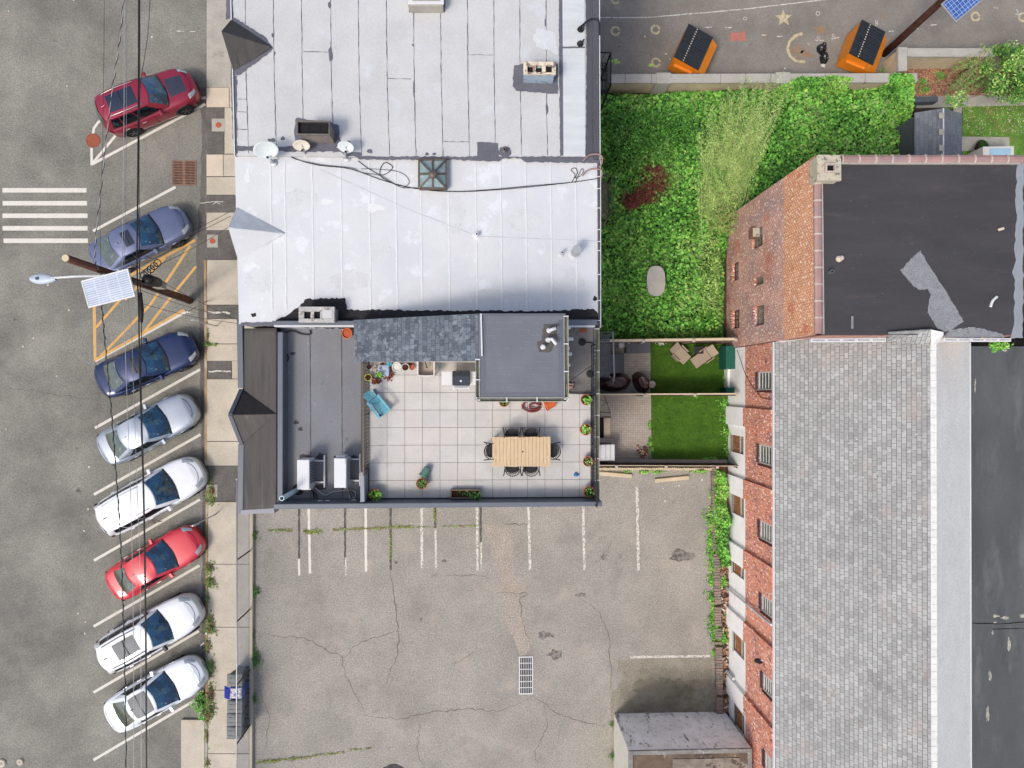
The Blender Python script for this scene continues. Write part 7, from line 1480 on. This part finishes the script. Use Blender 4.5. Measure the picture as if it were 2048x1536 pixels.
# ================================================================== VEGETATION
def hmap(x, y, base, amp, f=.6, seed=0): return base+amp*(noise.noise(Vector((x*f, y*f, seed)))+.5*noise.noise(Vector((x*f*2.7, y*f*2.7, seed+3)))+.35*noise.noise(Vector((x*f*6, y*f*6, seed+5))))
def cover(nm, lab, cat, poly, base, amp, n, size, weights, mats, tilt=.45, f=.6, seed=0, thick=.25, mound=True, edge=.6, asp=.75, hueN=.5, kind='stuff', ns=1.0):
    P2 = np.array([tuple(W(x, y, base))[:2] for x, y in poly]); S2 = samp(P2, n)
    # distance to the outline, to round the mass off
    dmin = np.full(n, 1e9)
    for i in range(len(P2)):
        a, b = P2[i], P2[(i+1) % len(P2)]; ab = b-a; tt = np.clip(((S2-a) @ ab)/max(ab @ ab, 1e-9), 0, 1); dmin = np.minimum(dmin, np.linalg.norm(S2-(a+tt[:, None]*ab), axis=1))
    ed = np.clip(dmin/edge, 0, 1)**.5
    hz = np.array([max(.03, hmap(x, y, base, amp, f, seed)) for x, y in S2])*ed
    e = .15; gx = np.array([hmap(x+e, y, base, amp, f, seed)-hmap(x-e, y, base, amp, f, seed) for x, y in S2])/(2*e); gy = np.array([hmap(x, y+e, base, amp, f, seed)-hmap(x, y-e, base, amp, f, seed) for x, y in S2])/(2*e)
    z = hz+.03-rng.exponential(thick*.5, n).clip(0, thick*1.5)*np.minimum(1, hz/.3)+rng.uniform(0, .05, n)
    pos = np.stack([S2[:, 0], S2[:, 1], np.maximum(z, .03)], 1); bs = None
    if mound:
        lo, hi = P2.min(0), P2.max(0); nx, ny = int((hi[0]-lo[0])/.3)+1, int((hi[1]-lo[1])/.3)+1; bs = G(); X = np.linspace(lo[0], hi[0], nx+1); Yv = np.linspace(lo[1], hi[1], ny+1)
        gx_, gy_ = np.meshgrid(X, Yv); ins = pip(gx_.ravel(), gy_.ravel(), P2).reshape(gx_.shape)
        ids = {}
        def dst(x, y):
            m_ = 9.
            for i in range(len(P2)):
                a, b = P2[i], P2[(i+1) % len(P2)]; ab = b-a; q = np.array((x, y)); tt = min(1, max(0, ((q-a) @ ab)/max(ab @ ab, 1e-9))); m_ = min(m_, np.linalg.norm(q-(a+tt*ab)))
            return m_
        for j in range(ny+1):
            for i in range(nx+1): ids[(i, j)] = len(bs.v); bs.v.append((X[i], Yv[j], max(.02, hmap(X[i], Yv[j], base, amp, f, seed)*min(1, dst(X[i], Yv[j])/edge)**.7-thick-.1) if ins[j, i] else .01))
        for j in range(ny):
            for i in range(nx):
                if ins[j:j+2, i:i+2].sum() >= 3: bs.f.append((ids[i, j], ids[i+1, j], ids[i+1, j+1], ids[i, j+1])); bs.m.append(0)
    up = np.stack([-gx, -gy], 1)*.9*ns
    o = leaves(pos, size, list(weights)+[0]*(1 if mound else 0), nm, list(mats)+([m_under] if mound else []), tilt=tilt, asp=asp, base=bs, up=up, hueN=hueN)
    return tag(o, lab, cat, kind=kind)
garden = [(1204, 215), (1225, 200), (1300, 192), (1400, 186), (1480, 176), (1560, 168), (1700, 170), (1830, 160), (1830, 320), (1700, 340), (1560, 400), (1490, 440), (1460, 520), (1455, 676), (1180, 680), (1180, 300)]
cover('ivy_ground_cover', 'dense bright green ivy and bindweed filling the overgrown plot', 'ivy', [(1180, 182), (1300, 177), (1480, 168), (1560, 161), (1700, 166), (1818, 166), (1822, 340), (1700, 350), (1560, 410), (1470, 445), (1456, 520), (1454, 676), (1150, 680)], .75, .5, 60000, .14, (2.8, 5, 5, 1.8, .8), [g_dk, g_md, g_lt, g_yl, g_ol], .55, .7, 1, .42, hueN=.55, asp=.95)
cover('ivy_on_wall', 'ivy spilling over the right part of the stone wall', 'ivy', [(1585, 152), (1600, 143), (1640, 148), (1665, 143), (1720, 150), (1708, 168), (1600, 176), (1540, 176)], 1.45, .15, 2600, .13, (1, 3, 5, 3), [g_dk, g_md, g_lt, g_yl], .5, .8, 2, .2, edge=.2, mound=False)
cover('ivy_on_wall', 'ivy climbing over the wall end beside the right dumpster', 'ivy', [(1768, 150), (1780, 138), (1830, 142), (1838, 175), (1832, 250), (1790, 200)], 1.45, .2, 3000, .13, (1, 3, 5, 2), [g_dk, g_md, g_lt, g_yl], .5, .8, 3, .2, edge=.25, mound=False)
cover('nettle_thicket', 'darker leafy weeds in the upper left of the overgrown plot', 'weeds', [(1202, 215), (1300, 200), (1400, 195), (1400, 260), (1330, 330), (1210, 340)], 1.35, .35, 9000, .13, (4, 5, 2, .6), [g_dk, g_md, g_lt, g_ol], .7, .9, 5, .5, asp=.45, hueN=.8)
cover('pale_weeds', 'pale yellow green leafy shoots near the brick building corner', 'weeds', [(1400, 470), (1454, 450), (1455, 640), (1390, 620), (1385, 540)], 1.2, .4, 3800, .13, (1, 2, 2, 3, 2), [g_dk, g_md, g_yl, g_ol, g_pl], .8, .9, 6, .5, asp=.4)
# feathery tall weeds: stems with narrow leaflets
def feather(nm, lab, poly, n, h, seed, mats=(g_pl, g_ol, g_st, g_md), lf=22, size=.11, fan=None):
    P2 = samp(poly, n); pos = []; g = G(); rr = random.Random(seed)
    for i in range(n if fan else 0):
        t_ = W(0, 0, 0)*0+Vector((P2[i][0], P2[i][1], rr.uniform(1.5, h))); b = W(fan[0]+rr.gauss(0, 22), fan[1]+rr.gauss(0, 22), .4); m_ = b.lerp(t_, .45)+Vector((rr.gauss(0, .12), rr.gauss(0, .12), rr.uniform(.5, .9)))
        cv = [b*(1-u)**2+m_*2*u*(1-u)+t_*u*u for u in [k/8 for k in range(9)]]; g.tube(cv, [.012, .011, .010, .009, .008, .007, .006, .004, .002], 4, 2)
        for k in range(lf):
            u = .25+.75*k/lf; c_ = b*(1-u)**2+m_*2*u*(1-u)+t_*u*u; d_ = (t_-b).normalized(); sd_ = Vector((-d_.y, d_.x, 0))*(.22*(1.15-u)+.03)*rr.choice((-1, 1))*rr.uniform(.3, 1.1); pos.append((c_.x+sd_.x, c_.y+sd_.y, c_.z+rr.uniform(-.05, .05)))
    for i in range(0 if fan else n):
        x, y = P2[i]; hh_ = h*rr.uniform(.55, 1.1); lx, ly = rr.gauss(0, .16), rr.gauss(0, .16); b = Vector((x, y, .3)); tp = b+Vector((lx*hh_, ly*hh_, hh_)); mdl = b.lerp(tp, .5)+Vector((rr.gauss(0, .05), rr.gauss(0, .05), 0)); g.tube([b, mdl, tp], [.010, .008, .003], 3, len(mats)-2 if False else 2)
        for k in range(lf):
            u = .25+.75*k/lf; c_ = b.lerp(mdl, u*2) if u < .5 else mdl.lerp(tp, u*2-1); a = rr.uniform(0, 6.28); r = .10*(1.15-u)+.02; pos.append((c_.x+r*math.cos(a), c_.y+r*math.sin(a), c_.z))
    n0 = len(g.f); bs = g
    pos = np.array(pos); o = leaves(pos, size, (4, 4, .01, 2), nm, list(mats)+[m_under], tilt=.7, asp=.28, base=None, hueN=1.2)
    s_ = bs.build('stems', g_st, o, smooth=False, normals=False, local=True); return tag(o, lab, 'weeds', kind='stuff')
feather('feathery_weeds', 'tall pale feathery weeds fanning out in the middle of the plot', [(1362, 310), (1385, 235), (1430, 190), (1500, 180), (1560, 190), (1530, 280), (1490, 340), (1450, 400), (1400, 400), (1385, 380)], 230, 2.5, 3, lf=84, size=.095, fan=(1432, 425), mats=(g_pl, g_yl, g_st, g_md))
feather('feathery_weeds', 'yellowing feathery weeds by the far corner of the brick building', [(1395, 400), (1450, 380), (1450, 480), (1400, 470)], 150, 1.5, 4, mats=(g_yl, g_ol, g_st, g_dry))
pos = []
for i in range(3200):
    c = random.choice([(1308, 342, 22, 15), (1312, 366, 26, 22), (1298, 384, 30, 20), (1278, 396, 26, 14), (1262, 404, 16, 12)]); pos.append(tuple(W(c[0]+random.gauss(0, c[2]*.5), c[1]+random.gauss(0, c[3]*.5), .9+random.uniform(-.1, .35))))
t = T('dead_red_bush', 'withered dark red bush lying in the ivy', 'bush', W(1290, 375, .6)); leaves(np.array(pos), .12, [3, 2, 1], 'foliage', [m_red_leaf, m_red_leaf2, m_dark], t, tilt=1.0, asp=.3)
g = G()
for i in range(150): p = Vector(pos[random.randrange(len(pos))]); d = Vector((random.gauss(0, 1), random.gauss(0, 1), random.gauss(0, .3))).normalized()*.25; g.tube([p-d, p+d], .008, 3)
g.build('twigs', m_red_leaf2, t)
def clump(cx, cy, r, n, sz, mats, wts, z=.05, h=.25, nm='weed_clump', par=None, yr=1.0, local=False):
    P = []
    for i in range(n):
        a = random.uniform(0, 6.28); d = min(1.5, abs(random.gauss(0, .62)))*(1+.35*math.sin(a*3+cx)); p = W(cx+r*d*math.cos(a), cy+r*yr*d*math.sin(a), z); P.append((p.x, p.y, z+h*max(.05, 1-d*d)*random.uniform(.3, 1.1)))
    return P
def weedset(nm, lab, specs, sz, mats, wts, asp=.45, kind='stuff', z=.05):
    P = []
    for (x, y, r, yr, n) in specs: P += clump(x, y, r*1.15, int(n*1.6), sz, None, None, yr=yr, z=z, h=min(.35, r*.018))
    return tag(leaves(np.array(P), sz, wts, nm, mats, tilt=.6, asp=asp, hueN=2), lab, 'weeds', kind=kind)
weedset('kerb_weeds', 'brown and green weeds in the joint along the kerb beside the cars', [(421, 985, 9, 2.0, 170), (424, 1002, 5, 1.5, 60), (418, 1138, 9, 1.4, 170), (420, 1165, 10, .9, 150), (415, 1195, 3, 4, 60), (420, 1240, 9, 1.2, 130), (421, 1258, 10, 1.1, 170), (416, 1290, 6, 2.5, 100), (420, 1335, 9, 1.8, 220), (421, 1378, 5, 2, 60), (420, 1396, 9, 1.6, 220), (417, 1425, 10, 1.9, 280), (414, 1470, 2.5, 7, 60), (415, 1525, 4, 2.5, 50), (416, 689, 7, .7, 60), (430, 689, 6, .4, 20), (415, 672, 2, 8, 50), (414, 1080, 1.2, 25, 40)], .10, [g_ol, g_dry, g_md, m_deb], (3, 3, 2, 1.5), z=.14)
weedset('kerb_plant', 'bright green flowering plant at the front of the lowest white car', [(400, 1410, 11, 1.0, 260), (405, 1428, 9, 1.2, 200), (395, 1400, 7, 1, 70), (403, 1392, 6, 1.3, 50)], .11, [g_lt, g_md, g_yl, m_white_pl], (4, 3, 1, 1.2), kind='thing', z=.1)
weedset('lot_edge_weeds', 'small dark green weeds along the low kerb wall of the lot', [(508, 1070, 8, .9, 90), (511, 1183, 6, 1.7, 90), (510, 1316, 9, 1.9, 260), (509, 1395, 6, 2, 60), (507, 1270, 3, 4, 50), (1223, 1448, 4, 1.5, 30), (1224, 1512, 5, 1.5, 40)], .09, [g_dk, g_md, g_ol], (3, 3, 1.5))
P = []
for pts, wd, n in [([(538, 1061), (585, 1060)], 3, 110), ([(608, 1064), (645, 1062)], 4.5, 170), ([(665, 1060), (720, 1058), (780, 1055), (820, 1054)], 3.2, 330), ([(820, 1055), (900, 1053), (955, 1052)], 1.5, 120), ([(781, 1066), (781, 1118)], 2.2, 110), ([(869, 1018), (870, 1040)], 4, 150), ([(512, 1525), (560, 1521)], 3.5, 160), ([(570, 1519), (605, 1516), (640, 1510), (690, 1505)], 3, 190), ([(600, 1517), (560, 1520)], 2, 40), ([(700, 1500), (745, 1497)], 1.5, 50)]:
    for i in range(n):
        u = random.random()*(len(pts)-1); k = int(u); x = pts[k][0]+(pts[k+1][0]-pts[k][0])*(u-k); y = pts[k][1]+(pts[k+1][1]-pts[k][1])*(u-k); P.append(tuple(W(x+random.gauss(0, 1), y+random.gauss(0, wd*.5), .02+random.random()*.03)))
tag(leaves(np.array(P), .08, (3, 2, 2.5, 1), 'crack_moss', [g_dry, g_yl, g_ol, m_deb], tilt=.5, asp=.5, hueN=.7), 'yellow green weeds growing in the asphalt cracks', 'weeds', kind='stuff')
cover('vine_strip', 'bright vines between the edging bricks and the whitewashed base', 'vines', [(1436, 940), (1456, 945), (1462, 985), (1458, 1010), (1465, 1040), (1460, 1090), (1466, 1130), (1456, 1140), (1438, 1110), (1434, 1020)], .7, .35, 4200, .13, (1.5, 4, 5, 2), [g_dk, g_md, g_lt, g_yl], .6, 1.2, 7, .3, edge=.15)
weedset('edging_vines', 'yellow green vine patches creeping over the edging bricks', [(1424, 990, 4, 2, 60), (1424, 1040, 10, 2.6, 420), (1422, 1080, 9, 1.8, 260), (1423, 1110, 8, 2.2, 240), (1430, 1135, 10, 1.4, 220), (1424, 1160, 6, 2.4, 160), (1423, 1194, 8, 1.1, 120), (1426, 1228, 6, 2.4, 200), (1430, 1262, 9, 2.4, 340), (1444, 1276, 12, 1.0, 220), (1446, 1163, 8, 1.8, 160), (1448, 1230, 4, 1, 50), (1429, 1305, 5, 1.4, 60), (1430, 945, 6, 1, 60), (1290, 943, 12, .25, 60), (1399, 942, 15, .25, 80), (1315, 943, 10, .25, 40), (1253, 943, 8, .25, 30)], .11, [g_md, g_lt, g_yl], (3, 4, 3), asp=.6)
weedset('yard_edge_plants', 'leafy plants along the whitewashed wall of the two yards', [(1449, 700, 6, 2, 90), (1450, 760, 5, 2.5, 70), (1449, 807, 8, 1.5, 130), (1449, 838, 5, 2, 70), (1455, 864, 10, .8, 120), (1452, 905, 7, 1.3, 90), (1300, 885, 4, 2.2, 80), (1299, 850, 2.5, 3, 40), (1302, 900, 3, 2.5, 60), (1393, 791, 5, .6, 40), (1413, 919, 6, .6, 50), (1428, 919, 5, .6, 40)], .11, [g_md, g_lt, g_yl, g_dk], (3, 3, 1.5, 1), asp=.5)
P = clump(1285, 903, 11, 260, .1, None, None, h=.3, z=.05); tag(leaves(np.array(P), .11, (2, 2, 1), 'leaf_heap', [m_deb, m_brown_leaf, m_conc3], tilt=.8), 'heap of dry brown leaves in the lower paved yard', 'leaves', kind='stuff')
P = clump(1319, 687, 9, 40, .1, None, None, h=.2, z=.3, yr=.4); tag(leaves(np.array(P), .10, (2, 1), 'cream_flowers', [m_white_pl, m_conc3], tilt=.8), 'few cream leaves along the fence top of the upper lawn', 'leaves', kind='stuff')
for nm_, lab_, x0, x1, y0, y1 in [('grass_blades', 'short grass blades of the upper lawn', 1302, 1451, 688, 787), ('grass_blades', 'short grass blades of the lower lawn', 1304, 1455, 794, 918)]:
    n_ = 9000; XY = np.stack([rng.uniform(x0, x1, n_), rng.uniform(y0, y1, n_)], 1); P = np.array([tuple(W(x, y, .05)) for x, y in XY]); P[:, 2] += rng.uniform(-.02, .02, n_)
    tag(leaves(P, .055, (3, 4, 1.2), nm_, [g_t1, g_t2, g_t3], tilt=.7, asp=.3, hueN=1.3), lab_, 'grass', kind='stuff')
# ivy tendrils over the shed, tree on the right
weedset('shed_creeper', 'ivy tendrils creeping over the edge of the shed roof', [(1832, 262, 5, 2.5, 60), (1838, 290, 7, 1.3, 60), (1835, 235, 4, 2.5, 40)], .11, [g_md, g_lt], (2, 2)).location.z = 2.15
t = T('garden_tree', 'leafy tree leaning over the garden wall at the right edge', 'tree', W(2030, 190, 0))
P = []; cl = []
for i in range(70):
    x = random.triangular(1895, 2230, 2060); y = random.uniform(95, 205); f_ = (x-1895)/150
    if y < 178-f_*90 and x < 1990: continue
    cl.append((x, y, random.uniform(1.6, 3.2), random.uniform(.25, .5)))
for (x, y, z, r) in cl:
    c_ = W(x, y, z)
    for k in range(190): d = Vector((random.gauss(0, 1), random.gauss(0, 1), random.gauss(0, .7))).normalized()*r*random.random()**.4; P.append(tuple(c_+d))
leaves(np.array(P), .13, (3, 4, 2, 2, 1.2), 'crown', [g_dk, g_md, g_yl, g_ol, g_pl], t, tilt=.8, asp=.45)
g = G(); root = W(2030, 190, 0); g.tube([root, root+Vector((.1, .1, 1.2)), W(2050, 150, 2.2)], [.14, .1, .06], 8)
for (x, y, z, r) in cl[::3]: g.tube([root+Vector((.1, .1, 1.2)), W(x, y, z)], [.05, .015], 5)
for a in [(1885, 205, 1970, 98), (1905, 190, 1975, 100), (1930, 200, 1962, 120), (1880, 165, 1955, 105)]: g.tube([W(a[0], a[1], .8), W((a[0]+a[2])/2+4, (a[1]+a[3])/2, 1.9), W(a[2], a[3], 2.4)], [.012, .018, .008], 5)
g.build('trunk', m_deb, t)
feather('leaning_shrub', 'loose olive green shrub leaning over the leaf litter bed', [(1885, 150), (1935, 120), (1960, 190), (1880, 200)], 70, 1.7, 9, mats=(g_ol, g_md, g_st, g_yl), lf=22, size=.13)
P = []
for i in range(500): P.append(tuple(W(random.uniform(1925, 2100), random.uniform(208, 270), .06)))
tag(leaves(np.array(P), .07, (2, 1, 1), 'fallen_leaves', [m_conc3, g_yl, m_deb], tilt=.3), 'pale fallen leaves on the garden lawn', 'leaves', kind='stuff')
weedset('bed_weeds', 'green tufts in the leaf litter bed below the garden wall', [(1843, 165, 9, 1, 90), (1880, 152, 8, 1, 90), (1850, 180, 7, .8, 60), (1772, 138, 8, .6, 70), (1900, 205, 8, .8, 60)], .11, [g_md, g_lt, g_ol], (2, 2, 2))
for x, y, r, lab in [(4, 1526, .19, 'pale round marker cap cut by the left picture edge'), (41, 1523, .15, 'pale round marker cap on the street in the lower left corner')]:
    t = T('marker_cap', lab, 'marker', W(x, y, 0)); g = G(); g.lathe((0, 0, 0), [(r, 0), (r, .05), (r*.8, .08), (r*.45, .07)], 24); g.build('cap', m_conc3, t, local=True); g = G(); g.lathe((0, 0, .07), [(r*.4, 0), (r*.35, .01)], 16); g.build('cap_centre', m_conc2, t, local=True)
bpy.context.view_layer.update()
